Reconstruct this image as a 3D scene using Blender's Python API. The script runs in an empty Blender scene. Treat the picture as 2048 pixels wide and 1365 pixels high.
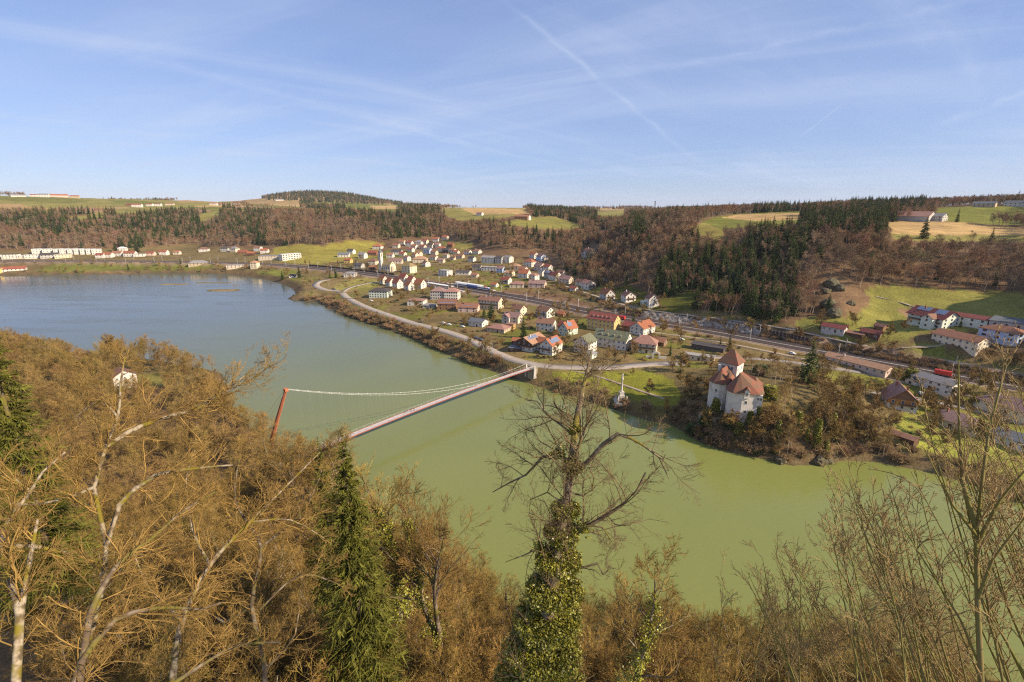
import bpy, math, random
import numpy as np
from math import sin, cos, tan, radians, pi, sqrt, atan2, exp, log
random.seed(7)
rng = np.random.default_rng(7)
scn = bpy.context.scene
COL = scn.collection

# ------------------------------------------------------------------ camera, sky, sun, exposure
EYE = 105.0
PITCH = radians(15.4)
FPX = 2048 * 17.0 / 36.0
cam_d = bpy.data.cameras.new('camera')
cam_d.lens = 17.0
cam_d.sensor_width = 36.0
cam_d.clip_start = 0.3
cam_d.clip_end = 40000
cam = bpy.data.objects.new('camera', cam_d)
COL.objects.link(cam)
cam.location = (0, 0, EYE)
cam.rotation_euler = (pi / 2 - PITCH, 0, 0)
scn.camera = cam

SUN_AZ = radians(115)      # clockwise from the view direction (+Y): to the right and a little behind
SUN_EL = radians(31)
SUN = np.array([sin(SUN_AZ) * cos(SUN_EL), cos(SUN_AZ) * cos(SUN_EL), sin(SUN_EL)])
sun_d = bpy.data.lights.new('sun', 'SUN')
sun_d.energy = 5.0
sun_d.angle = radians(0.53)
sun_d.color = (1.0, 0.86, 0.66)
sun = bpy.data.objects.new('sun', sun_d)
COL.objects.link(sun)
sun.location = (300, -120, 400)
from mathutils import Vector, Matrix
sun.rotation_euler = Vector(SUN).to_track_quat('Z', 'Y').to_euler()

scn.view_settings.view_transform = 'Standard'
scn.view_settings.look = 'None'
scn.view_settings.gamma = 1.0
scn.view_settings.use_curve_mapping = False
scn.view_settings.exposure = 0.66
scn.cycles.max_bounces = 5
scn.cycles.diffuse_bounces = 2
scn.cycles.glossy_bounces = 2
scn.cycles.transparent_max_bounces = 4
scn.cycles.volume_bounces = 0
scn.cycles.use_denoising = False
scn.cycles.filter_width = 1.2
scn.cycles.sample_clamp_indirect = 4.0

world = bpy.data.worlds.new('World')
scn.world = world
world.use_nodes = True
wt = world.node_tree
wt.nodes.clear()
def wn(t, **k):
    n = wt.nodes.new(t)
    for a, b in k.items():
        setattr(n, a, b)
    return n
def wl(a, b):
    wt.links.new(a, b)
def wmath(op, a, b=None, clamp=False):
    n = wn('ShaderNodeMath', operation=op, use_clamp=clamp)
    for i, s in enumerate((a, b)):
        if s is None:
            continue
        if isinstance(s, (int, float)):
            n.inputs[i].default_value = s
        else:
            wl(s, n.inputs[i])
    return n.outputs[0]
def wdot(vec, v):
    n = wn('ShaderNodeVectorMath', operation='DOT_PRODUCT')
    wl(vec, n.inputs[0])
    n.inputs[1].default_value = v
    return n.outputs['Value']
sky = wn('ShaderNodeTexSky', sky_type='NISHITA', sun_disc=False)
sky.sun_elevation = SUN_EL
sky.sun_rotation = SUN_AZ
sky.altitude = 400
sky.air_density = 1.0
sky.dust_density = 0.05
sky.ozone_density = 2.2
geo = wn('ShaderNodeTexCoord')
dirv = geo.outputs['Generated']
sep = wn('ShaderNodeSeparateXYZ'); wl(dirv, sep.inputs[0])
zc = wmath('ADD', wmath('MAXIMUM', sep.outputs['Z'], 0.0), 0.14)
px = wmath('DIVIDE', sep.outputs['X'], zc)
py = wmath('DIVIDE', sep.outputs['Y'], zc)
def cirrus(ang, sx, sy, scale, lo, hi, detail=6, dist=0.6, seed=0.0):
    # long thin streaks of ice cloud on a flat layer far above the valley
    c, s = cos(radians(ang)), sin(radians(ang))
    a = wmath('ADD', wmath('MULTIPLY', px, c * sx), wmath('MULTIPLY', py, s * sx))
    b = wmath('ADD', wmath('MULTIPLY', px, -s * sy), wmath('MULTIPLY', py, c * sy))
    cb = wn('ShaderNodeCombineXYZ'); wl(a, cb.inputs[0]); wl(b, cb.inputs[1]); cb.inputs[2].default_value = seed
    n = wn('ShaderNodeTexNoise'); wl(cb.outputs[0], n.inputs['Vector'])
    n.inputs['Scale'].default_value = scale
    n.inputs['Detail'].default_value = detail
    n.inputs['Roughness'].default_value = 0.58
    n.inputs['Distortion'].default_value = dist
    r = wn('ShaderNodeMapRange', interpolation_type='SMOOTHSTEP'); wl(n.outputs[0], r.inputs[0])
    r.inputs[1].default_value = lo; r.inputs[2].default_value = hi
    return r.outputs[0]
def sky_dir(u, v):
    x, y = (u - 1024) / FPX, (682.5 - v) / FPX
    d = np.array([x, cos(PITCH) + y * sin(PITCH), y * cos(PITCH) - sin(PITCH)])
    return d / np.linalg.norm(d)
def trail(p0, p1, width, strength, seed):
    # a condensation trail: a great-circle band between two sky directions, fraying along its length
    a, b = sky_dir(*p0), sky_dir(*p1)
    n = np.cross(a, b); n /= np.linalg.norm(n)
    m = a + b; m /= np.linalg.norm(m)
    half = math.acos(float(a @ b)) / 2
    no = wn('ShaderNodeTexNoise'); wl(dirv, no.inputs['Vector']); no.inputs['Scale'].default_value = 22 + seed
    no.inputs['Detail'].default_value = 5
    wob = wmath('MULTIPLY', wmath('SUBTRACT', no.outputs[0], 0.5), width * 1.5)
    d = wmath('ABSOLUTE', wmath('ADD', wdot(dirv, tuple(n)), wob))
    band = wmath('SUBTRACT', 1.0, wmath('DIVIDE', d, width), clamp=True)
    along = wdot(dirv, tuple(m))
    r = wn('ShaderNodeMapRange', interpolation_type='SMOOTHSTEP'); wl(along, r.inputs[0])
    r.inputs[1].default_value = cos(half); r.inputs[2].default_value = cos(half * 0.6)
    nn = wn('ShaderNodeMapRange'); wl(no.outputs[0], nn.inputs[0])
    nn.inputs[1].default_value = 0.3; nn.inputs[2].default_value = 0.7; nn.inputs[3].default_value = 0.25
    return wmath('MULTIPLY', wmath('MULTIPLY', wmath('MULTIPLY', band, band), r.outputs[0]), wmath('MULTIPLY', nn.outputs[0], strength))
c1 = wmath('MULTIPLY', cirrus(-24, 0.16, 1.0, 1.5, 0.44, 0.78), 0.44)
c2 = wmath('MULTIPLY', cirrus(38, 0.2, 1.1, 2.1, 0.47, 0.80, seed=4.0), 0.32)
c3 = wmath('MULTIPLY', cirrus(10, 0.6, 0.9, 0.5, 0.35, 0.75, detail=8, dist=0.2, seed=9.0), 0.30)
cl = wmath('ADD', wmath('ADD', c1, c2), c3)
for t in (trail((985, -20), (1420, 345), 0.010, 0.30, 0), trail((1600, 275), (1690, 205), 0.0022, 0.40, 5),
          trail((120, 70), (1080, 330), 0.014, 0.22, 2), trail((1840, 260), (2300, 100), 0.012, 0.30, 9),
          trail((1300, 150), (2080, -30), 0.012, 0.20, 12), trail((-200, 205), (360, 275), 0.009, 0.26, 7)):
    cl = wmath('ADD', cl, t)
cl = wmath('MINIMUM', cl, 0.85)
mixc = wn('ShaderNodeMix', data_type='RGBA')
wl(cl, mixc.inputs['Factor'])
# the thin high veil: pale lavender-white
mixc.inputs['B'].default_value = (5.2, 6.0, 7.7, 1)
hue = wn('ShaderNodeMix', data_type='RGBA', blend_type='MULTIPLY')
hue.inputs['Factor'].default_value = 1.0
wl(sky.outputs[0], hue.inputs['A'])
hue.inputs['B'].default_value = (0.96, 0.97, 1.17, 1)
veil = wn('ShaderNodeMix', data_type='RGBA')
veil.inputs['Factor'].default_value = 0.5      # thin even ice-cloud veil over the whole sky
wl(hue.outputs['Result'], veil.inputs['A'])
veil.inputs['B'].default_value = (2.65, 3.75, 6.7, 1)
wl(veil.outputs['Result'], mixc.inputs['A'])
bg = wn('ShaderNodeBackground')
wl(mixc.outputs['Result'], bg.inputs['Color'])
world.cycles.sampling_method = 'MANUAL'
world.cycles.sample_map_resolution = 512
bg.inputs['Strength'].default_value = 0.076
wo = wn('ShaderNodeOutputWorld')
wl(bg.outputs[0], wo.inputs['Surface'])

# ------------------------------------------------------------------ helpers
def ray(u, v):
    x, y = (u - 1024) / FPX, (682.5 - v) / FPX
    return np.array([x, cos(PITCH) + y * sin(PITCH), y * cos(PITCH) - sin(PITCH)])
def P(u, v, z=0.0):
    d = ray(u, v)
    t = (z - EYE) / d[2]
    return np.array([d[0] * t, d[1] * t, z])
def at_depth(u, v, t):
    d = ray(u, v)
    return np.array([0, 0, EYE]) + d * t
def project(X, Y, Z):
    zz = Z - EYE
    f = Y * cos(PITCH) - zz * sin(PITCH)
    w = Y * sin(PITCH) + zz * cos(PITCH)
    f = np.where(f < 0.1, 0.1, f)
    return 1024 + X / f * FPX, 682.5 - w / f * FPX
def inpoly(x, y, poly):
    x = np.asarray(x, float); y = np.asarray(y, float)
    inside = np.zeros(x.shape, bool)
    n = len(poly)
    for i in range(n):
        x1, y1 = poly[i][0], poly[i][1]; x2, y2 = poly[(i + 1) % n][0], poly[(i + 1) % n][1]
        if y1 == y2:
            continue
        c = ((y1 > y) != (y2 > y)) & (x < (x2 - x1) * (y - y1) / (y2 - y1) + x1)
        inside ^= c
    return inside
def seg_dist(x, y, pts, closed=False):
    """distance to a polyline, and the fraction index of the nearest point"""
    best = np.full(x.shape, 1e9); idx = np.zeros(x.shape)
    n = len(pts)
    for i in range(n if closed else n - 1):
        a = pts[i]; b = pts[(i + 1) % n]
        dx, dy = b[0] - a[0], b[1] - a[1]
        q = dx * dx + dy * dy
        if q < 1e-9:
            continue
        t = np.clip(((x - a[0]) * dx + (y - a[1]) * dy) / q, 0, 1)
        d = np.hypot(x - a[0] - t * dx, y - a[1] - t * dy)
        m = d < best
        best = np.where(m, d, best); idx = np.where(m, i + t, idx)
    return best, idx
def smooth(a, b, x):
    t = np.clip((x - a) / (b - a), 0, 1)
    return t * t * (3 - 2 * t)
def catmull(pts, step):
    pts = [np.asarray(p, float) for p in pts]
    out = []
    for i in range(len(pts) - 1):
        p0 = pts[max(i - 1, 0)]; p1 = pts[i]; p2 = pts[i + 1]; p3 = pts[min(i + 2, len(pts) - 1)]
        n = max(1, int(np.linalg.norm(p2[:2] - p1[:2]) / step))
        for k in range(n):
            t = k / n
            out.append(0.5 * (2 * p1 + (p2 - p0) * t + (2 * p0 - 5 * p1 + 4 * p2 - p3) * t * t + (3 * p1 - p0 - 3 * p2 + p3) * t ** 3))
    out.append(pts[-1])
    return np.array(out)
_perm = rng.random((256, 256))
def vnoise(x, y):
    xi = np.floor(x).astype(int); yi = np.floor(y).astype(int)
    fx = x - xi; fy = y - yi
    fx = fx * fx * (3 - 2 * fx); fy = fy * fy * (3 - 2 * fy)
    a = _perm[xi % 256, yi % 256]; b = _perm[(xi + 1) % 256, yi % 256]
    c = _perm[xi % 256, (yi + 1) % 256]; d = _perm[(xi + 1) % 256, (yi + 1) % 256]
    return (a * (1 - fx) + b * fx) * (1 - fy) + (c * (1 - fx) + d * fx) * fy
def fbm(x, y, o=4):
    s = 0; a = 0.5
    for i in range(o):
        s = s + a * vnoise(x * 2 ** i + 17.3 * i, y * 2 ** i - 9.1 * i); a *= 0.5
    return s

def mesh(name, verts, faces=None, quads=None, tris=None, mats=(), smooth_=False, midx=None):
    """one mesh from numpy arrays (quads (n,4) and tris (n,3)) or from python face lists"""
    me = bpy.data.meshes.new(name)
    verts = np.asarray(verts, np.float32).reshape(-1, 3)
    if faces is not None:
        me.from_pydata([tuple(map(float, v)) for v in verts], [], [tuple(map(int, f)) for f in faces])
    else:
        nq = 0 if quads is None else len(quads); nt = 0 if tris is None else len(tris)
        me.vertices.add(len(verts)); me.vertices.foreach_set('co', verts.ravel())
        loops = []; starts = []
        if nq:
            loops.append(np.asarray(quads, np.int32).ravel()); starts.append(np.arange(nq) * 4)
        if nt:
            loops.append(np.asarray(tris, np.int32).ravel()); starts.append(nq * 4 + np.arange(nt) * 3)
        lo = np.concatenate(loops)
        me.loops.add(len(lo)); me.loops.foreach_set('vertex_index', lo)
        me.polygons.add(nq + nt); me.polygons.foreach_set('loop_start', np.concatenate(starts).astype(np.int32))
        me.update(calc_edges=True)
    for m in mats:
        me.materials.append(m)
    if midx is not None:
        me.polygons.foreach_set('material_index', np.asarray(midx, np.int32))
    if smooth_:
        me.polygons.foreach_set('use_smooth', np.ones(len(me.polygons), bool))
    me.validate()
    return me
def obj(name, me, parent=None, loc=None, rz=0.0, scale=None):
    o = bpy.data.objects.new(name, me)
    COL.objects.link(o)
    if parent is not None:
        o.parent = parent
    if loc is not None:
        o.location = tuple(map(float, loc))
    if rz:
        o.rotation_euler = (0, 0, rz)
    if scale is not None:
        o.scale = scale if hasattr(scale, '__len__') else (scale,) * 3
    return o
def tag(o, label=None, cat=None, group=None, kind=None):
    if label: o['label'] = label
    if cat: o['category'] = cat
    if group: o['group'] = group
    if kind: o['kind'] = kind
    return o
def empty(name, loc=(0, 0, 0), rz=0.0, label=None, cat=None, group=None):
    o = obj(name, None, None, loc, rz)
    o.empty_display_size = 0.5
    return tag(o, label, cat, group)
class MB:
    """collects boxes, prisms, tubes into one mesh"""
    def __init__(s):
        s.v = []; s.f = []
    def add(s, v, f):
        n = len(s.v)
        s.v += [tuple(map(float, p)) for p in v]; s.f += [tuple(i + n for i in q) for q in f]
        return s
    def box(s, x0, x1, y0, y1, z0, z1):
        return s.add([(x0, y0, z0), (x1, y0, z0), (x1, y1, z0), (x0, y1, z0), (x0, y0, z1), (x1, y0, z1), (x1, y1, z1), (x0, y1, z1)],
                     [(0, 3, 2, 1), (4, 5, 6, 7), (0, 1, 5, 4), (1, 2, 6, 5), (2, 3, 7, 6), (3, 0, 4, 7)])
    def slab(s, quad, th):
        """a plate: quad (4 points, counter-clockwise from above), thickness downward"""
        q = [np.asarray(p, float) for p in quad]
        n = np.cross(q[1] - q[0], q[-1] - q[0]); n /= np.linalg.norm(n)
        b = [p - n * th for p in q]
        k = len(q)
        f = [tuple(range(k)), tuple(range(2 * k - 1, k - 1, -1))] + [(i, i + k, (i + 1) % k + k, (i + 1) % k) for i in range(k)]
        return s.add(list(q) + b, f)
    def prism(s, prof, z0, z1, cap=True):
        k = len(prof)
        v = [(p[0], p[1], z0) for p in prof] + [(p[0], p[1], z1) for p in prof]
        f = [(i, (i + 1) % k, (i + 1) % k + k, i + k) for i in range(k)]
        if cap:
            f += [tuple(range(k - 1, -1, -1)), tuple(range(k, 2 * k))]
        return s.add(v, f)
    def lathe(s, prof, n=12, cx=0, cy=0):
        """prof: (radius, z) from the bottom up"""
        v = []; f = []
        for r, z in prof:
            for i in range(n):
                a = 2 * pi * i / n
                v.append((cx + r * cos(a), cy + r * sin(a), z))
        for j in range(len(prof) - 1):
            for i in range(n):
                k = (i + 1) % n
                f.append((j * n + i, j * n + k, j * n + n + k, j * n + n + i))
        f.append(tuple(range(n - 1, -1, -1))); f.append(tuple((len(prof) - 1) * n + i for i in range(n)))
        return s.add(v, f)
    def tube(s, pts, r, n=6):
        pts = np.asarray(pts, float)
        r = np.broadcast_to(np.asarray(r, float), (len(pts),))
        v, q = tubes(pts[None], r[None], n)
        return s.add(v, q)
    def build(s, name, mats, parent=None, smooth_=False, loc=None, rz=0):
        if not isinstance(mats, (list, tuple)):
            mats = [mats]
        return obj(name, mesh(name, s.v, faces=s.f, mats=mats, smooth_=smooth_), parent, loc, rz)
def tubes(pts, rad, n=3):
    """pts (N,k,3), rad (N,k) -> verts, quads of N tubes"""
    N, k, _ = pts.shape
    tan_ = np.gradient(pts, axis=1)
    tan_ /= np.linalg.norm(tan_, axis=2, keepdims=True) + 1e-9
    ref = np.tile(np.array([0.31, 0.17, 0.93]), (N, k, 1))
    par = np.abs((tan_ * ref).sum(2)) > 0.93
    ref[par] = np.array([0.95, 0.2, 0.1])
    a = np.cross(tan_, ref); a /= np.linalg.norm(a, axis=2, keepdims=True) + 1e-9
    b = np.cross(tan_, a)
    th = np.arange(n) * 2 * pi / n
    ring = a[:, :, None, :] * np.cos(th)[None, None, :, None] + b[:, :, None, :] * np.sin(th)[None, None, :, None]
    v = pts[:, :, None, :] + ring * rad[:, :, None, None]
    base = (np.arange(N) * k * n)[:, None, None] + (np.arange(k - 1) * n)[None, :, None] + np.arange(n)[None, None, :]
    nxt = (np.arange(N) * k * n)[:, None, None] + (np.arange(k - 1) * n)[None, :, None] + ((np.arange(n) + 1) % n)[None, None, :]
    q = np.stack([base, nxt, nxt + n, base + n], -1).reshape(-1, 4)
    return v.reshape(-1, 3), q

# ------------------------------------------------------------------ materials
MATS = {}
def M(name, col, rough=0.85, var=0.22, scale=1.5, col2=None, lo=0.35, hi=0.65, rand=0.0, bump=0.0, bscale=None, spec=0.25, metal=0.0, detail=5, space='Object', stretch=None):
    if name in MATS:
        return MATS[name]
    m = bpy.data.materials.new(name)
    m.use_nodes = True
    nt = m.node_tree
    b = nt.nodes['Principled BSDF']
    tc = nt.nodes.new('ShaderNodeTexCoord')
    src = tc.outputs[space]
    if stretch:
        mp = nt.nodes.new('ShaderNodeMapping'); mp.inputs['Scale'].default_value = stretch
        nt.links.new(src, mp.inputs[0]); src = mp.outputs[0]
    no = nt.nodes.new('ShaderNodeTexNoise')
    no.inputs['Scale'].default_value = scale; no.inputs['Detail'].default_value = detail; no.inputs['Roughness'].default_value = 0.6
    nt.links.new(src, no.inputs['Vector'])
    mr = nt.nodes.new('ShaderNodeMapRange')
    nt.links.new(no.outputs[0], mr.inputs[0]); mr.inputs[1].default_value = lo; mr.inputs[2].default_value = hi
    mx = nt.nodes.new('ShaderNodeMix'); mx.data_type = 'RGBA'
    nt.links.new(mr.outputs[0], mx.inputs['Factor'])
    c = np.array(col, float)
    a_ = c * (1 - var) if col2 is None else c
    b_ = c * (1 + var) if col2 is None else np.array(col2, float)
    mx.inputs['A'].default_value = (*a_, 1); mx.inputs['B'].default_value = (*np.clip(b_, 0, 0.95), 1)
    out = mx.outputs['Result']
    if rand:
        oi = nt.nodes.new('ShaderNodeObjectInfo')
        hs = nt.nodes.new('ShaderNodeHueSaturation')
        r1 = nt.nodes.new('ShaderNodeMapRange'); r1.inputs[3].default_value = 1 - rand; r1.inputs[4].default_value = 1 + rand
        nt.links.new(oi.outputs['Random'], r1.inputs[0]); nt.links.new(r1.outputs[0], hs.inputs['Value'])
        ml = nt.nodes.new('ShaderNodeMath'); ml.operation = 'MULTIPLY'; ml.inputs[1].default_value = 7.31
        fr = nt.nodes.new('ShaderNodeMath'); fr.operation = 'FRACT'
        nt.links.new(oi.outputs['Random'], ml.inputs[0]); nt.links.new(ml.outputs[0], fr.inputs[0])
        r2 = nt.nodes.new('ShaderNodeMapRange'); r2.inputs[3].default_value = 0.5 - rand * 0.05; r2.inputs[4].default_value = 0.5 + rand * 0.05
        nt.links.new(fr.outputs[0], r2.inputs[0]); nt.links.new(r2.outputs[0], hs.inputs['Hue'])
        nt.links.new(out, hs.inputs['Color']); out = hs.outputs[0]
    nt.links.new(out, b.inputs['Base Color'])
    b.inputs['Roughness'].default_value = rough
    b.inputs['Specular IOR Level'].default_value = spec
    b.inputs['Metallic'].default_value = metal
    if bump:
        n2 = nt.nodes.new('ShaderNodeTexNoise'); n2.inputs['Scale'].default_value = bscale or scale * 6; n2.inputs['Detail'].default_value = 4
        nt.links.new(src, n2.inputs['Vector'])
        bp = nt.nodes.new('ShaderNodeBump'); bp.inputs['Strength'].default_value = bump; bp.inputs['Distance'].default_value = 0.1
        nt.links.new(n2.outputs[0], bp.inputs['Height']); nt.links.new(bp.outputs[0], b.inputs['Normal'])
    MATS[name] = m
    return m
# ------------------------------------------------------------------ terrain
FAR_BANK = [(-420, 552), (-150, 552), (0, 551), (150, 549), (262, 549), (330, 546), (400, 547), (470, 550), (520, 556), (560, 567), (586, 578), (592, 590),
            (574, 599), (600, 602), (640, 606), (668, 622), (712, 640), (760, 655), (810, 672), (850, 690), (900, 712), (960, 735), (1010, 752),
            (1060, 768), (1120, 788), (1180, 803), (1240, 824), (1300, 842), (1345, 850), (1400, 884), (1450, 902), (1520, 918), (1585, 930), (1640, 929),
            (1690, 920), (1750, 924), (1830, 938), (1930, 965), (2048, 1005)]
far_bank = [P(u, v, 0)[:2] for u, v in FAR_BANK] + [np.array((330., 150.)), np.array((700., 90.)), np.array((1600., -200.))]
near_bank = [(1600., -420.), (600., -60.), (260., 60.), (130., 84.), (60., 92.), (4., 103.), (-38., 136.), (-66., 160.), (-96., 186.), (-128., 218.),
             (-158., 252.), (-190., 300.), (-240., 322.), (-300., 338.), (-402., 368.), (-560., 420.), (-900., 560.), (-1500., 800.)]
river_poly = [tuple(p) for p in far_bank] + near_bank

ctrl = []
def c(u, v, z):
    p = P(u, v, z); ctrl.append((atan2(p[0], p[1]), log(np.hypot(p[0], p[1])), z))
def prof(u, *rz):
    a = atan2((u - 1024) / FPX, 1.0)
    for r, z in rz:
        ctrl.append((a, log(r), z))
def xy(x, y, z):
    ctrl.append((atan2(x, y), log(np.hypot(x, y)), z))
prof(-500, (1400, 12), (1600, 40), (2000, 98), (3000, 150), (5000, 150), (9000, 150))
prof(-200, (1300, 12), (1500, 40), (1750, 78), (2100, 103), (2700, 140), (4000, 150), (9000, 150))
prof(0, (1180, 6), (1330, 12), (1420, 20), (1560, 48), (1750, 76), (2000, 97), (2300, 117), (2600, 138), (3000, 156), (4500, 150), (9000, 140))
prof(200, (1130, 7), (1270, 14), (1400, 42), (1600, 74), (1800, 91), (2100, 103), (2500, 124), (2900, 146), (4500, 145), (9000, 130))
prof(400, (1180, 11), (1330, 15), (1380, 20), (1500, 48), (1700, 78), (1900, 91), (2200, 104), (2600, 122), (3000, 143), (4500, 130), (9000, 120))
prof(520, (1200, 26), (1320, 56), (1500, 80), (1700, 93), (2000, 101), (2600, 112), (3300, 112), (3700, 132), (4500, 125), (9000, 120))
prof(600, (1110, 30), (1250, 56), (1450, 82), (1700, 95), (2000, 101), (2400, 107), (3300, 145), (3700, 198), (4200, 200), (9000, 120))
prof(700, (1085, 36), (1180, 56), (1400, 84), (1700, 96), (2200, 104), (2700, 106), (3300, 150), (3700, 196), (4200, 200), (9000, 120))
prof(790, (1060, 36), (1200, 62), (1400, 86), (1700, 98), (2200, 104), (3300, 112), (3700, 130), (4500, 120), (9000, 110))
prof(880, (1150, 45), (1300, 74), (1500, 92), (1800, 101), (2500, 104), (4000, 104), (9000, 105))
prof(1000, (850, 30), (950, 60), (1050, 78), (1200, 88), (1300, 91), (1600, 103), (2500, 104), (4000, 104), (9000, 105))
prof(1080, (870, 34), (950, 54), (1030, 72), (1150, 78), (1400, 91), (1700, 96), (2500, 100), (4000, 102), (9000, 105))
prof(1130, (800, 32), (1000, 58), (1100, 70), (1300, 76), (1800, 84), (2600, 92), (3500, 100), (9000, 105))
prof(1175, (850, 38), (1000, 46), (1300, 60), (1800, 74), (2600, 88), (3500, 104), (9000, 105))
prof(1210, (600, 36), (700, 48), (800, 58), (1000, 62), (1400, 70), (2600, 90), (3500, 103), (9000, 105))
prof(1250, (440, 19), (520, 29), (620, 50), (720, 72), (850, 80), (1100, 82), (1800, 84), (3500, 101), (9000, 105))
prof(1310, (440, 20), (490, 31), (540, 50), (600, 68), (720, 85), (900, 88), (1500, 90), (3500, 98), (9000, 105))
prof(1400, (405, 20), (450, 29), (510, 50), (570, 70), (660, 83), (800, 87), (1000, 91), (1500, 94), (3500, 95), (9000, 100))
prof(1500, (410, 21), (460, 33), (520, 54), (590, 72), (690, 84), (800, 88), (1000, 97), (1300, 99), (3500, 95), (9000, 100))
prof(1650, (430, 26), (460, 41), (490, 55), (530, 66), (600, 76), (700, 85), (850, 92), (1100, 100), (1500, 102), (3500, 98), (9000, 100))
prof(1800, (426, 26), (464, 38), (500, 48), (540, 61), (590, 71), (680, 79), (850, 88), (1000, 97), (1300, 106), (3500, 104), (9000, 100))
prof(1950, (417, 31), (490, 40), (530, 50), (570, 61), (640, 71), (760, 80), (900, 91), (1050, 106), (1500, 111), (3500, 106), (9000, 100))
prof(2100, (420, 33), (500, 42), (545, 54), (590, 65), (680, 73), (800, 83), (950, 99), (1100, 110), (1500, 114), (3500, 108), (9000, 100))
prof(2400, (330, 18), (400, 52), (450, 88), (500, 114), (600, 120), (700, 118), (900, 112), (1100, 112), (1500, 116), (9000, 100))
prof(2900, (430, 36), (520, 60), (600, 86), (900, 106), (1500, 116), (9000, 100))
for a in [(0, 560, 1.0), (250, 548, 1.0), (0, 540, 6), (150, 541, 5), (300, 540, 5), (450, 540, 6), (0, 520, 12), (200, 520, 12), (400, 520, 12), (560, 545, 7),
          (500, 530, 11), (575, 521, 13), (650, 560, 9), (700, 552, 12), (600, 525, 14), (680, 527, 14), (650, 590, 5), (720, 612, 6), (760, 595, 9),
          (760, 640, 6), (830, 612, 9), (830, 570, 11), (890, 598, 10), (900, 665, 7.5), (950, 650, 9), (985, 618, 11), (1000, 700, 8.5), (1060, 735, 9), (1090, 662, 11),
          (1060, 705, 10), (1210, 665, 12), (1200, 735, 9), (1290, 690, 12), (1320, 732, 10), (1150, 776, 3.5), (1240, 802, 3.5), (1300, 800, 5), (1240, 762, 6),
          (1340, 775, 8), (1400, 740, 11), (1400, 800, 9), (1440, 838, 11), (1480, 836, 15), (1560, 815, 18), (1500, 770, 19), (1430, 760, 16), (1640, 800, 18), (1640, 740, 15), (1700, 830, 14),
          (1560, 880, 7), (1680, 880, 8), (1500, 700, 14), (1600, 700, 14), (1750, 760, 13), (1868, 788, 11), (1793, 822, 9), (1910, 862, 7), (2010, 835, 8), (1850, 900, 5),
          (1980, 900, 6), (2040, 920, 5), (760, 541, 13), (830, 545, 13), (900, 552, 14), (980, 542, 16), (1050, 560, 17), (1000, 527, 19), (1015, 570, 14.5), (850, 500, 24), (880, 483, 32), (950, 508, 22),
          (800, 520, 17), (700, 510, 19), (760, 497, 23), (1082, 520, 26), (1060, 535, 20), (1110, 562, 18), (1132, 567, 18), (1176, 579, 19), (1215, 600, 19), (1255, 604, 20),
          (1303, 613, 21), (1179, 513, 40), (1140, 535, 26), (1215, 560, 24), (500, 506, 16), (420, 505, 16), (300, 512, 13), (100, 514, 13),
          (600, 532, 13), (760, 552, 13), (900, 573, 13), (1050, 598, 13), (1200, 628, 13.5), (1400, 658, 14), (1600, 694, 14), (1800, 730, 14), (2048, 775, 14),
          (1300, 624, 20), (1400, 634, 21.5), (1500, 646, 22), (1600, 662, 22.5), (1700, 686, 22.5), (1800, 706, 22), (2048, 752, 22),
          (1700, 655, 24), (1760, 658, 26), (1870, 655, 30), (1937, 655, 32), (1915, 705, 24), (2000, 692, 26), (1750, 620, 32), (1800, 650, 27), (2040, 668, 33), (1680, 600, 40)]:
    c(*a)
for a in [(0, 3, 90), (0, 8, 80), (0, 15, 73), (0, 27, 62), (0, 45, 48), (0, 70, 29), (0, 92, 10), (-14, 3, 88), (-20, 14, 74), (-40, 36, 58), (-65, 60, 42), (-95, 90, 24), (-130, 120, 12), (-25, 70, 34), (-40, 110, 12),
          (-8, -12, 92), (12, -12, 92), (-40, 5, 76), (-90, 20, 52), (-150, 60, 28), (-150, 160, 8), (-225, 265, 8), (-300, 300, 6), (-220, 160, 12), (-330, 200, 12), (-400, 340, 5), (-600, 300, 12),
          (14, 4, 86), (22, 12, 74), (40, 30, 55), (60, 44, 36), (80, 58, 14), (40, 62, 22), (110, 55, 10), (150, 20, 12), (100, -10, 40), (60, -5, 62)]:
    xy(*a)
ctrl = np.array(ctrl)
A_ = np.hypot(ctrl[:, None, 0] - ctrl[None, :, 0], ctrl[:, None, 1] - ctrl[None, :, 1])
nC = len(ctrl)
K = np.zeros((nC + 3, nC + 3))
K[:nC, :nC] = -A_ + 0.004 * np.eye(nC)
K[:nC, nC] = 1; K[:nC, nC + 1:] = ctrl[:, :2]
K[nC:, :nC] = K[:nC, nC:].T
W_ = np.linalg.solve(K, np.concatenate([ctrl[:, 2], np.zeros(3)]))
def rbf(az, lr):
    out = np.zeros(az.shape)
    for i in range(nC):
        out -= W_[i] * np.hypot(az - ctrl[i, 0], lr - ctrl[i, 1])
    return out + W_[nC] + W_[nC + 1] * az + W_[nC + 2] * lr

NA, NR = 520, 560
AZ0, AZ1 = radians(-66), radians(66)
R0, R1 = 3.0, 9500.0
az_g = np.linspace(AZ0, AZ1, NA)
lr_g = np.linspace(log(R0), log(R1), NR)
AZ, LR = np.meshgrid(az_g, lr_g, indexing='ij')
RR = np.exp(LR)
TX, TY = RR * np.sin(AZ), RR * np.cos(AZ)
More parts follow.
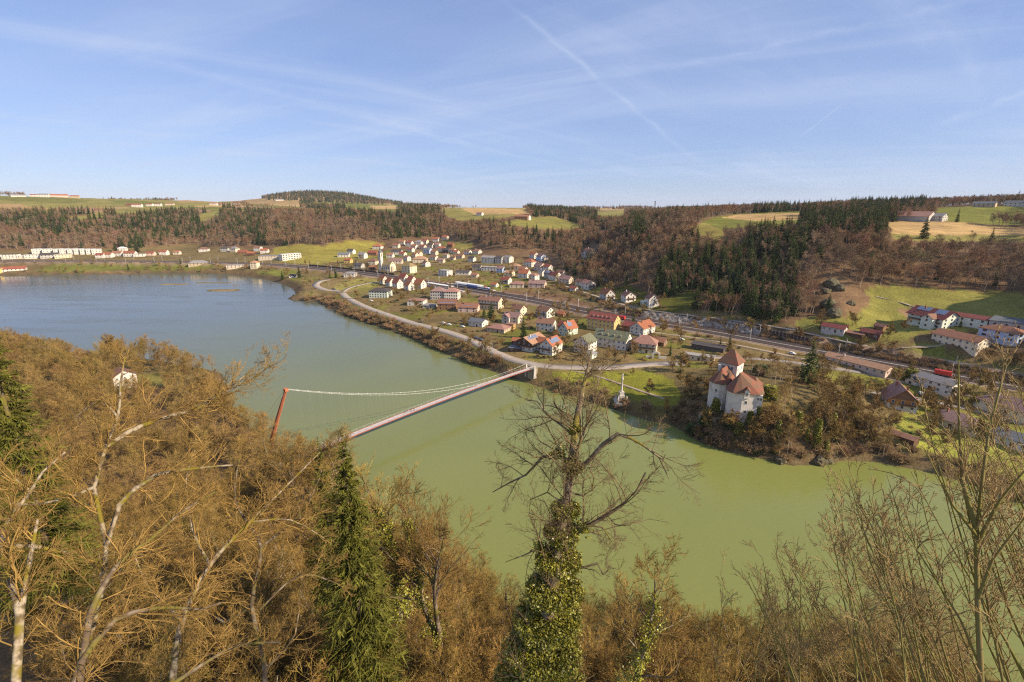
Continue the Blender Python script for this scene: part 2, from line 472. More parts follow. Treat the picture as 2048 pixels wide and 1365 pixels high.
# the control surface is smooth: evaluate on a coarser grid and interpolate
sa, sr = np.linspace(AZ0, AZ1, 200), np.linspace(log(R0), log(R1), 240)
SA, SR = np.meshgrid(sa, sr, indexing='ij')
SZ = rbf(SA, SR)
def bil(G, a0, a1, b0, b1, a, b):
    na, nb = G.shape
    fa = np.clip((np.asarray(a, float) - a0) / (a1 - a0) * (na - 1), 0, na - 1.001); fb = np.clip((np.asarray(b, float) - b0) / (b1 - b0) * (nb - 1), 0, nb - 1.001)
    ia = fa.astype(int); ib = fb.astype(int); fa = fa - ia; fb = fb - ib
    return (G[ia, ib] * (1 - fa) + G[ia + 1, ib] * fa) * (1 - fb) + (G[ia, ib + 1] * (1 - fa) + G[ia + 1, ib + 1] * fa) * fb
TZ = bil(SZ, AZ0, AZ1, log(R0), log(R1), AZ, LR)
hilly = smooth(18, 45, TZ)
TZ += hilly * (fbm(TX / 70, TY / 70, 4) - 0.47) * 9 * smooth(300, 600, RR) + (fbm(TX / 9, TY / 9, 3) - 0.44) * 0.7
TZ = np.maximum(TZ, 0.6)
RIV, _ = seg_dist(TX, TY, river_poly, closed=True)
inside = inpoly(TX, TY, river_poly)
RIV = np.where(inside, -RIV, RIV)
wob = (fbm(TX / 14, TY / 14, 3) - 0.45) * 5
kn = P(1490, 838, 10)
sl = 0.62 + 0.75 * (1 - smooth(22, 60, np.hypot(TX - kn[0], TY - kn[1])))
TZ = np.where(RIV + wob * 0.4 < 0, np.maximum(-3.5, (RIV + wob * 0.4) * 0.5), np.minimum(TZ, 0.05 + np.maximum(RIV + wob * 0.4, 0) * sl))
# low mud islands in the shallows
MUD = [((325, 372), 569, 1.6), ((392, 460), 566, 1.4), ((428, 466), 581, 3.0), ((463, 473), 572, 1.2)]
for (u0, u1), v, hv in MUD:
    p0, p1 = P(u0, v, 0), P(u1, v, 0)
    d, _ = seg_dist(TX, TY, [p0[:2], p1[:2]])
    wd = np.linalg.norm(P((u0 + u1) / 2, v - hv, 0) - P((u0 + u1) / 2, v + hv, 0)) / 2
    TZ = np.maximum(TZ, 0.35 - d / wd * 0.5)
def hgt(x, y):
    x = np.asarray(x, float); y = np.asarray(y, float)
    return bil(TZ, AZ0, AZ1, log(R0), log(R1), np.arctan2(x, y), np.log(np.maximum(np.hypot(x, y), R0)))
def hit(u, v, rmin=150.0, z_off=0.0):
    """first point of the terrain met by the line of sight through a picture point"""
    d = ray(u, v)
    hyp = np.hypot(d[0], d[1]); az = atan2(d[0], d[1])
    rr = np.exp(np.linspace(log(rmin), log(R1 * 0.98), 1600))
    zz = EYE + d[2] / hyp * rr
    hh = bil(TZ, AZ0, AZ1, log(R0), log(R1), np.full(rr.shape, az), np.log(rr)) + z_off
    k = int(np.argmax(hh >= zz))
    if hh[k] < zz[k]:
        return hit(u, v + 1.0, rmin, z_off)
    r = rr[k]
    if k:
        a, b = hh[k - 1] - zz[k - 1], hh[k] - zz[k]
        r = rr[k - 1] + (rr[k] - rr[k - 1]) * (-a) / (b - a + 1e-9) if b != a else r
    x, y = r * sin(az), r * cos(az)
    return np.array([x, y, float(hgt(x, y))])
# level beds for the roads and the railway
def corridor(pts3, half, blend):
    global TZ
    pts = np.asarray(pts3)
    x0, x1 = pts[:, 0].min() - half - blend, pts[:, 0].max() + half + blend
    y0, y1 = pts[:, 1].min() - half - blend, pts[:, 1].max() + half + blend
    m = (TX > x0) & (TX < x1) & (TY > y0) & (TY < y1)
    d, idx = seg_dist(TX[m], TY[m], pts[:, :2])
    i = np.clip(idx.astype(int), 0, len(pts) - 2); f = idx - i
    z = pts[i, 2] * (1 - f) + pts[i + 1, 2] * f
    w = 1 - smooth(half, half + blend, d)
    TZ[m] = TZ[m] * (1 - w) + (z - 0.02) * w
def lay(px, z=None, step=4.0, win=5):
    """picture points -> a smooth level line on the ground"""
    pts = [P(u, v, z) if z is not None else hit(u, v) for u, v in px]
    q = catmull(pts, step)
    zz = np.convolve(np.pad(q[:, 2], win, 'edge'), np.ones(2 * win + 1) / (2 * win + 1), 'valid')
    q[:, 2] = zz
    return q
RAIL_PX = [(-300, 524), (0, 523), (250, 523), (480, 527), (620, 536), (760, 552), (900, 574), (1050, 599), (1200, 629), (1400, 659), (1600, 695), (1800, 731), (2048, 776), (2400, 838)]
rail = lay(RAIL_PX, 13.2, 6.0)
corridor(rail, 14.0, 8)
RAILROAD_PX = [(1245, 658), (1300, 664), (1400, 678), (1500, 696), (1600, 717), (1700, 740), (1800, 763), (1900, 785), (2048, 815)]
UPROAD_PX = [(1130, 573), (1180, 589), (1240, 608), (1300, 621), (1400, 633), (1500, 646), (1600, 662), (1700, 686), (1800, 705), (1900, 722), (2048, 750), (2250, 790)]
uproad = lay(UPROAD_PX)
corridor(uproad, 2.4, 4)
SHORE_PX = [(660, 559), (640, 563), (632, 572), (650, 580), (678, 583), (694, 596), (730, 614), (780, 632), (830, 648), (880, 660), (930, 677), (980, 700), (1030, 722), (1090, 731), (1150, 736), (1220, 735), (1300, 729), (1370, 726)]
shore = lay(SHORE_PX)
corridor(shore, 5.0, 5)
BRANCH_PX = [(686, 585), (700, 576), (735, 567), (760, 563)]
branch = lay(BRANCH_PX); corridor(branch, 3, 4)
LANE_PX = [(1700, 779), (1760, 788), (1830, 797), (1900, 812), (1960, 824), (2048, 850)]
lane = lay(LANE_PX); corridor(lane, 2.2, 4)
YARD_PX = [(1390, 716), (1480, 716), (1560, 722), (1640, 733), (1720, 745)]
yard = lay(YARD_PX); corridor(yard, 3, 3)
railroad = lay(RAILROAD_PX); corridor(railroad, 2.2, 3)
FARM_PX = [(1800, 703), (1850, 692), (1900, 684), (1950, 672)]
farm = lay(FARM_PX); corridor(farm, 2, 4)
PARK_PX = [(1120, 736), (1180, 748), (1230, 766), (1280, 783), (1330, 797)]
park = lay(PARK_PX); corridor(park, 1.2, 2)
TRACK_PX = [(1752, 590), (1790, 602), (1825, 614), (1835, 622)]
track = lay(TRACK_PX); corridor(track, 1.2, 3)

# ---- ground cover colours (what grows or lies there), by field outlines
LEAF = np.array((0.160, 0.095, 0.048)); SCRUB = np.array((0.165, 0.118, 0.046)); GRASS = np.array((0.165, 0.150, 0.030)); LUSH = np.array((0.150, 0.146, 0.026))
STRAW = np.array((0.42, 0.27, 0.11)); MEAD = np.array((0.225, 0.190, 0.050)); EARTH = np.array((0.28, 0.16, 0.085)); MUDC = np.array((0.15, 0.11, 0.055)); GRAV = np.array((0.30, 0.23, 0.17))
CVR = np.empty(TZ.shape + (3,))
CVR[:] = SCRUB
U, V = project(TX, TY, TZ)
def paint(poly, colr, r0=150, r1=9000, amt=1.0, soft=0):
    m = inpoly(U, V, poly) & (RR > r0) & (RR < r1)
    CVR[m] = CVR[m] * (1 - amt) + np.asarray(colr) * amt
far_hill = (TZ > 22) & (RR > 380)
CVR[far_hill] = LEAF
plateau = (RR > 1750) & (TZ > 90)
fx = np.floor(AZ * 16 + 0.35 * np.sin(LR * 23)) + 7 * np.floor(LR * 9 + 0.3 * np.sin(AZ * 31))
rnd = np.modf(np.abs(np.sin(fx * 12.9898) * 43758.5453))[0]
FIELDC = np.array([GRASS, MEAD, STRAW * 0.8, LUSH, MEAD, STRAW, EARTH])
CVR[plateau] = FIELDC[(rnd[plateau] * 6.99).astype(int)]
nearslope = (RR < 330) & (RIV > 0) & (TY < 330) & (TX < 200) & (U < 1010 + 0 * U) | (RR < 130)
CVR[nearslope] = LEAF * 0.9 + SCRUB * 0.15
# village gardens: a patchwork of grass and worn ground
vil = (TZ < 24) & (RR > 300) & (RR < 1150) & (RIV > 8) & (U > 560)
pn = fbm(TX / 22, TY / 22, 3)
CVR[vil & (pn > 0.38)] = SCRUB * 0.55 + EARTH * 0.30 + GRASS * 0.15
CVR[vil & (pn > 0.49)] = GRASS * 0.6 + SCRUB * 0.4
CVR[vil & (pn > 0.58)] = GRASS
CVR[vil & (pn > 0.66)] = LUSH
FIELDS = [
    ([(545, 522), (545, 497), (600, 488), (645, 492), (690, 482), (725, 480), (770, 488), (752, 512), (690, 520), (640, 530), (590, 527)], (0.250, 0.205, 0.040)),
    ([(60, 545), (110, 528), (250, 528), (480, 525), (420, 538), (250, 541)], LUSH), ([(120, 551), (140, 543), (270, 544), (265, 551)], STRAW * 0.75),
    ([(505, 545), (560, 538), (600, 541), (590, 551), (540, 553)], LUSH * 1.2), ([(570, 600), (600, 594), (650, 598), (660, 606)], GRAV),
    ([(0, 396), (90, 392), (190, 402), (140, 408), (0, 402)], GRASS), ([(200, 425), (260, 415), (350, 405), (490, 402), (400, 412), (300, 420), (240, 430)], MEAD),
    ([(130, 436), (210, 426), (210, 436), (150, 442)], MEAD), ([(350, 398), (520, 396), (540, 402), (360, 406)], STRAW * 0.8), ([(400, 428), (440, 422), (440, 432), (400, 445)], MEAD),
    ([(490, 402), (600, 401), (600, 410), (500, 408)], STRAW * 0.8), ([(690, 408), (800, 411), (790, 424), (690, 415)], LUSH), ([(740, 412), (795, 412), (790, 419), (740, 418)], STRAW),
    ([(880, 418), (960, 416), (1040, 414), (1062, 425), (1000, 438), (920, 442), (895, 434)], MEAD), ([(920, 416), (1040, 418), (1060, 428), (950, 430)], STRAW),
    ([(990, 448), (1030, 440), (1062, 434), (1110, 434), (1162, 450), (1150, 459), (1085, 458)], (0.20, 0.175, 0.04)),
    ([(1180, 424), (1250, 424), (1250, 434), (1200, 436)], MEAD),
    ([(1400, 445), (1430, 434), (1480, 428), (1600, 423), (1605, 446), (1560, 452), (1480, 456), (1430, 462)], LUSH), ([(1440, 436), (1480, 429), (1602, 426), (1602, 440), (1520, 443)], STRAW),
    ([(1370, 452), (1410, 446), (1450, 462), (1440, 480), (1400, 470)], GRASS * 0.9 + STRAW * 0.2), ([(1602, 424), (1700, 424), (1690, 434), (1602, 430)], MEAD),
    ([(1760, 446), (1870, 440), (1960, 450), (2060, 458), (2060, 473), (1950, 470), (1870, 472), (1780, 468)], STRAW), ([(1780, 468), (1870, 471), (1960, 470), (2060, 473), (2060, 484), (1860, 484), (1790, 480)], MEAD),
    ([(1868, 440), (1868, 416), (1960, 412), (2060, 412), (2060, 452), (1950, 448)], LUSH * 1.1),
    ([(1560, 652), (1600, 640), (1660, 622), (1700, 610), (1740, 575), (1765, 570), (1900, 580), (2060, 590), (2060, 650), (1990, 665), (1950, 668), (1900, 660), (1840, 668), (1790, 690), (1740, 690), (1640, 668)], LUSH * 0.75 + MEAD * 0.4 + LEAF * 0.1),
    ([(1630, 632), (1640, 560), (1700, 560), (1745, 600), (1720, 625), (1680, 638)], LEAF * 1.3), ([(1795, 620), (1835, 614), (1850, 628), (1810, 634)], EARTH * 1.2),
    ([(1380, 580), (1430, 600), (1360, 628), (1300, 620), (1310, 605)], LUSH * 0.6), ([(1225, 575), (1260, 570), (1300, 590), (1280, 612), (1235, 600)], LUSH * 0.6),
    ([(1130, 742), (1200, 744), (1300, 742), (1345, 760), (1370, 800), (1330, 840), (1240, 815), (1150, 795), (1085, 768), (1060, 752), (1080, 745)], (0.20, 0.190, 0.025)),
    ([(1010, 712), (1060, 735), (1060, 750), (1030, 748), (990, 725)], (0.19, 0.17, 0.03)),
    ([(1520, 800), (1600, 812), (1660, 824), (1640, 830), (1540, 815)], (0.20, 0.15, 0.04)), ([(1640, 728), (1730, 748), (1800, 745), (1830, 765), (1760, 780), (1680, 770), (1620, 745)], (0.20, 0.185, 0.035)),
    ([(1820, 815), (1920, 820), (2060, 860), (2060, 960), (1900, 935), (1830, 910), (1790, 880), (1790, 840)], LUSH * 1.5), ([(1930, 780), (2060, 810), (2060, 840), (1930, 800)], LUSH * 1.3),
    ([(1470, 640), (1700, 690), (1800, 720), (2060, 770), (2060, 756), (1800, 708), (1640, 672), (1480, 648)], LEAF * 0.9),
    ([(960, 560), (1010, 566), (1005, 590), (950, 575)], LUSH * 1.2), ([(1010, 600), (1000, 580), (1130, 590), (1200, 615), (1100, 605)], EARTH * 0.7),
    ([(690, 560), (730, 556), (770, 562), (740, 575), (690, 582), (660, 578)], MEAD), ([(1110, 635), (1200, 640), (1180, 660), (1110, 655)], LUSH),
    ([(880, 480), (960, 488), (930, 500), (890, 498)], MEAD), ([(770, 500), (830, 505), (810, 515), (765, 512)], LUSH),
]
for poly, colr in FIELDS:
    paint(poly, colr)
house_lawn = np.hypot(TX + 212, TY - 268) < 16
CVR[house_lawn] = MEAD
bank = (RIV > -1) & (RIV < 9) & (RR > 140)
CVR[bank] = CVR[bank] * 0.3 + np.array((0.13, 0.08, 0.042)) * 0.7
lowbank = (RIV > -3) & (RIV < 1.6) & (RR > 120)
CVR[lowbank] = MUDC * 0.8
CVR[TZ < -0.3] = MUDC * 0.7
for (u0, u1), v, hv in MUD:
    paint([(u0 - 6, v - 5), (u1 + 6, v - 5), (u1 + 6, v + 5), (u0 - 6, v + 5)], MUDC * 1.5)
drail, _ = seg_dist(TX, TY, rail[:, :2])
CVR[drail < 17.0] = np.array((0.250, 0.170, 0.112))
m_ = (fbm(TX / 60, TY / 60, 4) - 0.47)[..., None]
CVR = np.clip(CVR * (1 + 0.5 * m_), 0.01, 0.8)

ii = np.arange(NA * NR).reshape(NA, NR)
quads = np.stack([ii[:-1, :-1], ii[:-1, 1:], ii[1:, 1:], ii[1:, :-1]], -1).reshape(-1, 4)[:, ::-1]
tm = bpy.data.materials.new('ground_cover'); tm.use_nodes = True
nt = tm.node_tree; bs = nt.nodes['Principled BSDF']
at = nt.nodes.new('ShaderNodeAttribute'); at.attribute_name = 'cover'
gp = nt.nodes.new('ShaderNodeNewGeometry')
def gnoise(scale, a, b, c0, c1, detail=6):
    n = nt.nodes.new('ShaderNodeTexNoise'); n.inputs['Scale'].default_value = scale; n.inputs['Detail'].default_value = detail; n.inputs['Roughness'].default_value = 0.65
    nt.links.new(gp.outputs['Position'], n.inputs['Vector'])
    r = nt.nodes.new('ShaderNodeMapRange'); nt.links.new(n.outputs[0], r.inputs[0])
    for k, vv in zip((1, 2, 3, 4), (a, b, c0, c1)):
        r.inputs[k].default_value = vv
    return r.outputs[0], n.outputs[0]
n1, _ = gnoise(0.055, 0.3, 0.7, 0.72, 1.28)
n2, nf = gnoise(0.9, 0.3, 0.7, 0.6, 1.4)
ml = nt.nodes.new('ShaderNodeMath'); ml.operation = 'MULTIPLY'
nt.links.new(n1, ml.inputs[0]); nt.links.new(n2, ml.inputs[1])
vm = nt.nodes.new('ShaderNodeVectorMath'); vm.operation = 'SCALE'
nt.links.new(at.outputs['Color'], vm.inputs[0]); nt.links.new(ml.outputs[0], vm.inputs['Scale'])
nt.links.new(vm.outputs[0], bs.inputs['Base Color'])
bs.inputs['Roughness'].default_value = 0.95; bs.inputs['Specular IOR Level'].default_value = 0.1
bp = nt.nodes.new('ShaderNodeBump'); bp.inputs['Strength'].default_value = 0.6; bp.inputs['Distance'].default_value = 0.5
nt.links.new(nf, bp.inputs['Height']); nt.links.new(bp.outputs[0], bs.inputs['Normal'])
tme = mesh('terrain', np.stack([TX, TY, TZ], -1).reshape(-1, 3), quads=quads, mats=[tm], smooth_=True)
ca = tme.color_attributes.new('cover', 'FLOAT_COLOR', 'POINT')
ca.data.foreach_set('color', np.concatenate([CVR.reshape(-1, 3), np.ones((NA * NR, 1))], 1).astype(np.float32).ravel())
tag(obj('terrain', tme), 'river valley ground with meadows, gardens, wooded slopes and far fields', 'terrain', kind='structure')

# ---- the river
wm = bpy.data.materials.new('river_water'); wm.use_nodes = True
nt = wm.node_tree; bs = nt.nodes['Principled BSDF']
gp = nt.nodes.new('ShaderNodeNewGeometry')
n1 = nt.nodes.new('ShaderNodeTexNoise'); n1.inputs['Scale'].default_value = 0.012; n1.inputs['Detail'].default_value = 4; n1.inputs['Distortion'].default_value = 0.8
nt.links.new(gp.outputs['Position'], n1.inputs['Vector'])
mx = nt.nodes.new('ShaderNodeMix'); mx.data_type = 'RGBA'
r = nt.nodes.new('ShaderNodeMapRange'); nt.links.new(n1.outputs[0], r.inputs[0]); r.inputs[1].default_value = 0.3; r.inputs[2].default_value = 0.7
nt.links.new(r.outputs[0], mx.inputs['Factor'])
mx.inputs['A'].default_value = (0.180, 0.196, 0.052, 1); mx.inputs['B'].default_value = (0.208, 0.216, 0.058, 1)
spx = nt.nodes.new('ShaderNodeSeparateXYZ'); nt.links.new(gp.outputs['Position'], spx.inputs[0])
lk_ = nt.nodes.new('ShaderNodeMath'); lk_.operation = 'SUBTRACT'; nt.links.new(spx.outputs['Y'], lk_.inputs[0]); nt.links.new(spx.outputs['X'], lk_.inputs[1])
lr_ = nt.nodes.new('ShaderNodeMapRange'); lr_.interpolation_type = 'SMOOTHSTEP'; nt.links.new(lk_.outputs[0], lr_.inputs[0]); lr_.inputs[1].default_value = 60; lr_.inputs[2].default_value = 950
mx2 = nt.nodes.new('ShaderNodeMix'); mx2.data_type = 'RGBA'; nt.links.new(lr_.outputs[0], mx2.inputs['Factor']); nt.links.new(mx.outputs['Result'], mx2.inputs['A'])
mx2.inputs['B'].default_value = (0.088, 0.098, 0.080, 1)   # darker, greyer tone graded into the base colour towards the far-left lake
nt.links.new(mx2.outputs['Result'], bs.inputs['Base Color'])
bs.inputs['IOR'].default_value = 1.333
n2 = nt.nodes.new('ShaderNodeTexNoise'); n2.inputs['Scale'].default_value = 0.02; n2.inputs['Detail'].default_value = 5; n2.inputs['Distortion'].default_value = 1.2
mp0 = nt.nodes.new('ShaderNodeMapping'); mp0.inputs['Rotation'].default_value = (0, 0, 0.75); mp0.inputs['Scale'].default_value = (0.5, 3.0, 1)
nt.links.new(gp.outputs['Position'], mp0.inputs[0]); nt.links.new(mp0.outputs[0], n2.inputs['Vector'])
r2 = nt.nodes.new('ShaderNodeMapRange'); nt.links.new(n2.outputs[0], r2.inputs[0]); r2.inputs[1].default_value = 0.35; r2.inputs[2].default_value = 0.65; r2.inputs[3].default_value = 0.02; r2.inputs[4].default_value = 0.20
nt.links.new(r2.outputs[0], bs.inputs['Roughness'])
mp = nt.nodes.new('ShaderNodeMapping'); mp.inputs['Rotation'].default_value = (0, 0, 0.7); mp.inputs['Scale'].default_value = (0.5, 1.2, 1)
nt.links.new(gp.outputs['Position'], mp.inputs[0])
n3 = nt.nodes.new('ShaderNodeTexNoise'); n3.inputs['Scale'].default_value = 0.6; n3.inputs['Detail'].default_value = 5
nt.links.new(mp.outputs[0], n3.inputs['Vector'])
bp = nt.nodes.new('ShaderNodeBump'); bp.inputs['Strength'].default_value = 0.45; bp.inputs['Distance'].default_value = 0.16
nt.links.new(n3.outputs[0], bp.inputs['Height']); nt.links.new(bp.outputs[0], bs.inputs['Normal'])
tag(obj('river', mesh('river', [(-2500, -600, 0), (1800, -600, 0), (1800, 1100, 0), (-2500, 1100, 0)], faces=[(0, 1, 2, 3)], mats=[wm])),
    'calm jade-green river widening to a grey-blue lake upstream', 'river', kind='structure')

# ---- roads, paths, railway bed
def strip(name, q, half, mat, lift, label, cat, side=0.0, kind='structure', thick=0.0):
    t = np.gradient(q[:, :2], axis=0); t /= np.linalg.norm(t, axis=1, keepdims=True) + 1e-9
    n = np.stack([t[:, 1], -t[:, 0]], 1)
    if side:
        q = q.copy(); q[:, :2] += n * side
    L = np.c_[q[:, :2] - n * half, q[:, 2] + lift]; R = np.c_[q[:, :2] + n * half, q[:, 2] + lift]
    v = [L, R]
    k = len(q); idx = np.arange(k - 1)
    f = [np.stack([idx, idx + k, idx + k + 1, idx + 1], 1)]
    if thick:
        L2, R2 = L.copy(), R.copy(); L2[:, 2] -= thick; R2[:, 2] -= thick
        v += [L2, R2]
        f += [np.stack([idx + 2 * k, idx, idx + 1, idx + 2 * k + 1], 1), np.stack([idx + k, idx + 3 * k, idx + 3 * k + 1, idx + k + 1], 1)]
    return tag(obj(name, mesh(name, np.concatenate(v), quads=np.concatenate(f), mats=[mat])), label, cat, kind=kind)
m_asph = M('old_asphalt', (0.33, 0.275, 0.225), 0.9, 0.14, 0.25, space='Object')
m_path = M('gravel_path', (0.33, 0.25, 0.175), 0.95, 0.15, 0.4)
m_ball = M('track_ballast', (0.165, 0.112, 0.084), 0.95, 0.3, 0.8)
m_ball2 = M('pale_gravel', (0.25, 0.20, 0.165), 0.95, 0.2, 0.5)
m_rail = M('rail_steel', (0.16, 0.115, 0.095), 0.5, 0.2, 1.0, metal=0.4)
m_conc = M('concrete', (0.42, 0.38, 0.33), 0.85, 0.12, 0.6)
m_steel = M('galvanised_steel', (0.50, 0.49, 0.46), 0.5, 0.12, 1.0, metal=0.3)
strip('promenade_road', shore, 4.4, m_asph, 0.10, 'pale asphalt road following the far river bank', 'road', thick=0.4)
strip('side_road', branch, 2.3, m_asph, 0.14, 'short side road climbing to the red-roofed houses', 'road', thick=0.4)
strip('hill_road', uproad, 2.0, m_asph, 0.12, 'narrow road above the railway rock cutting', 'road', thick=0.4)
strip('station_road', railroad, 1.9, m_path, 0.10, 'pale service road beside the railway', 'road', thick=0.4)
strip('farm_road', farm, 1.8, m_path, 0.12, 'farm drive rising to the red-roofed farmhouse', 'road', thick=0.4)
strip('garden_lane', lane, 2.0, m_asph, 0.12, 'lane between the orange gabled house and gardens', 'road', thick=0.4)
strip('castle_lane', yard, 2.6, m_asph, 0.10, 'lane behind the castle towards the long shed', 'road', thick=0.4)
strip('park_path', park, 1.1, m_path, 0.08, 'footpath crossing the lawn by the column', 'path', thick=0.3)
strip('field_track', track, 1.2, m_path, 0.10, 'gravel track climbing the meadow above the farm', 'path', thick=0.3)
for k, s in enumerate((-10.4, -5.9, -1.6, 2.6, 7.0)):
    strip('track_bed', rail, 1.75, m_ball, 0.12 + 0.004 * k, ['railway track bed nearest the hill', 'second railway track bed from the hill', 'middle railway track bed', 'second railway track bed from the river', 'railway track bed nearest the river'][k], 'railway', side=s, thick=0.4)
    for g in (-0.75, 0.75):
        strip('rail', rail, 0.07, m_rail, 0.34, ['steel rail of the track nearest the hill', 'steel rail of the second track from the hill', 'steel rail of the middle track', 'steel rail of the second track from the river', 'steel rail of the track nearest the river'][k], 'rail', side=s + g, thick=0.18)
strip('track_verge', rail, 1.0, m_ball2, 0.10, 'pale gravel strip on the hill side of the tracks', 'railway', side=-13.4, thick=0.3)
strip('cable_duct', rail, 0.5, m_conc, 0.22, 'pale concrete cable duct between the middle tracks', 'railway', side=0.5, thick=0.3)
strip('track_verge', rail, 0.9, m_ball2, 0.10, 'pale gravel strip along the river side of the tracks', 'railway', side=10.4, thick=0.3)
# ------------------------------------------------------------------ tree building
def unit(a):
    return a / (np.linalg.norm(a, axis=-1, keepdims=True) + 1e-9)
def grow(P0, D, L, R, seg, wander, up, R_end=0.25, rg=rng):
    """N branches grown at once: points (N,seg+1,3), radii (N,seg+1)"""
    N = len(P0)
    pts = np.empty((N, seg + 1, 3)); pts[:, 0] = P0
    d = unit(D)
    for i in range(seg):
        d = unit(d + rg.normal(0, wander, (N, 3)) + np.array([0, 0, up]))
        pts[:, i + 1] = pts[:, i] + d * (L / seg)[:, None]
    t = np.linspace(0, 1, seg + 1)[None]
    rad = R[:, None] * (1 - t * (1 - R_end))
    return pts, rad
def fork(pts, rad, L, k, t0, t1, ang, lr, rr, rg=rng, jitter=0.3, uplift=0.0, shorten=0.55):
    """k side branches per parent"""
    N, s, _ = pts.shape
    t = rg.uniform(t0, t1, (N, k)); t.sort(axis=1)
    f = t * (s - 1); i = np.minimum(f.astype(int), s - 2); f = f - i
    n = np.arange(N)[:, None]
    p = pts[n, i] * (1 - f[..., None]) + pts[n, i + 1] * f[..., None]
    r = rad[n, i] * (1 - f) + rad[n, i + 1] * f
    tg = unit(pts[n, i + 1] - pts[n, i])
    ax = unit(np.cross(tg, rg.normal(size=(N, k, 3))))
    a = np.radians(ang) * (1 + rg.normal(0, jitter, (N, k)))[..., None]
    d = tg * np.cos(a) + ax * np.sin(a) + np.array([0, 0, uplift])
    ln = L[:, None] * lr * (1 - shorten * (t - t0) / max(t1 - t0, 1e-6)) * rg.uniform(0.65, 1.25, (N, k))
    return p.reshape(-1, 3), d.reshape(-1, 3), ln.ravel(), (r * rr).ravel()
def blades(p, d, L, w, rg=rng, seg=2, wander=0.2, up=0.0):
    """thin twig ribbons: cheap twigs for trees far off"""
    pts, _ = grow(p, d, L, w, seg, wander, up, rg=rg)
    N = len(p)
    s = unit(np.cross(unit(d), rg.normal(size=(N, 3)))) * w[:, None]
    a = pts - s[:, None] * np.linspace(1, 0.15, seg + 1)[None, :, None]; b = pts + s[:, None] * np.linspace(1, 0.15, seg + 1)[None, :, None]
    v = np.stack([a, b], 2).reshape(-1, 3)
    o = (np.arange(N) * (seg + 1) * 2)[:, None] + (np.arange(seg) * 2)[None]
    q = np.stack([o, o + 1, o + 3, o + 2], -1).reshape(-1, 4)
    return v, q
def join(parts):
    vs = []; qs = []; n = 0
    for v, q in parts:
        vs.append(v); qs.append(q + n); n += len(v)
    return np.concatenate(vs), np.concatenate(qs)
def bark_mat(name, base, pale, moss, palef=0.55, rand=0.15, scale=2.2):
    m = bpy.data.materials.new(name); m.use_nodes = True
    nt = m.node_tree; b = nt.nodes['Principled BSDF']; tc = nt.nodes.new('ShaderNodeTexCoord')
    def ns(sc, lo, hi, off):
        mp = nt.nodes.new('ShaderNodeMapping'); mp.inputs['Location'].default_value = (off, off * 2, 0); nt.links.new(tc.outputs['Object'], mp.inputs[0])
        n = nt.nodes.new('ShaderNodeTexNoise'); n.inputs['Scale'].default_value = sc; n.inputs['Detail'].default_value = 5; nt.links.new(mp.outputs[0], n.inputs['Vector'])
        r = nt.nodes.new('ShaderNodeMapRange'); nt.links.new(n.outputs[0], r.inputs[0]); r.inputs[1].default_value = lo; r.inputs[2].default_value = hi
        return r.outputs[0]
    x1 = nt.nodes.new('ShaderNodeMix'); x1.data_type = 'RGBA'; x1.inputs['A'].default_value = (*base, 1); x1.inputs['B'].default_value = (*pale, 1)
    nt.links.new(ns(scale, palef - 0.10, palef + 0.09, 0), x1.inputs['Factor'])
    x2 = nt.nodes.new('ShaderNodeMix'); x2.data_type = 'RGBA'; x2.inputs['B'].default_value = (*moss, 1)
    nt.links.new(x1.outputs['Result'], x2.inputs['A']); nt.links.new(ns(scale * 0.35, 0.49, 0.62, 7), x2.inputs['Factor'])
    oi = nt.nodes.new('ShaderNodeObjectInfo'); r1 = nt.nodes.new('ShaderNodeMapRange'); r1.inputs[3].default_value = 1 - rand; r1.inputs[4].default_value = 1 + rand
    nt.links.new(oi.outputs['Random'], r1.inputs[0])
    vm = nt.nodes.new('ShaderNodeVectorMath'); vm.operation = 'SCALE'; nt.links.new(x2.outputs['Result'], vm.inputs[0]); nt.links.new(r1.outputs[0], vm.inputs['Scale'])
    nt.links.new(vm.outputs[0], b.inputs['Base Color']); b.inputs['Roughness'].default_value = 0.9; b.inputs['Specular IOR Level'].default_value = 0.15
    MATS[name] = m
    return m
m_bark = bark_mat('bark_lichen', (0.105, 0.072, 0.042), (0.33, 0.265, 0.180), (0.170, 0.130, 0.016), 0.50, scale=3.4)
m_barkd = bark_mat('bark_dark', (0.115, 0.080, 0.050), (0.27, 0.215, 0.15), (0.14, 0.115, 0.025), 0.60)
m_twig = M('bare_twigs', (0.250, 0.160, 0.054), 0.9, 0.30, 0.35, rand=0.22, spec=0.1)
m_twig_near = M('bare_twigs_near', (0.262, 0.164, 0.046), 0.9, 0.65, 0.5, rand=0.20, spec=0.1)
m_twig_far = M('bare_twigs_hillside', (0.240, 0.160, 0.098), 0.95, 0.25, 0.3, rand=0.42, spec=0.05)
m_trunk_far = M('pale_trunks', (0.36, 0.28, 0.20), 0.9, 0.25, 0.5, rand=0.25, spec=0.05)
m_twig_hero = M('bare_twigs_dark', (0.270, 0.165, 0.050), 0.9, 0.35, 0.8, spec=0.1)
m_twig_ivyt = M('bare_twigs_grey', (0.165, 0.115, 0.060), 0.9, 0.35, 0.8, spec=0.1)
m_needle = M('spruce_needles', (0.070, 0.088, 0.022), 0.8, 0.45, 0.5, rand=0.35, spec=0.15)
m_needle_near = M('spruce_needles_near', (0.095, 0.090, 0.012), 0.75, 0.6, 0.9, rand=0.1, spec=0.2)
m_bush = M('shrub_twigs', (0.350, 0.225, 0.115), 0.95, 0.35, 0.5, rand=0.30, spec=0.05)
m_everg = M('evergreen_leaves', (0.060, 0.085, 0.016), 0.6, 0.45, 0.8, rand=0.3, spec=0.3)
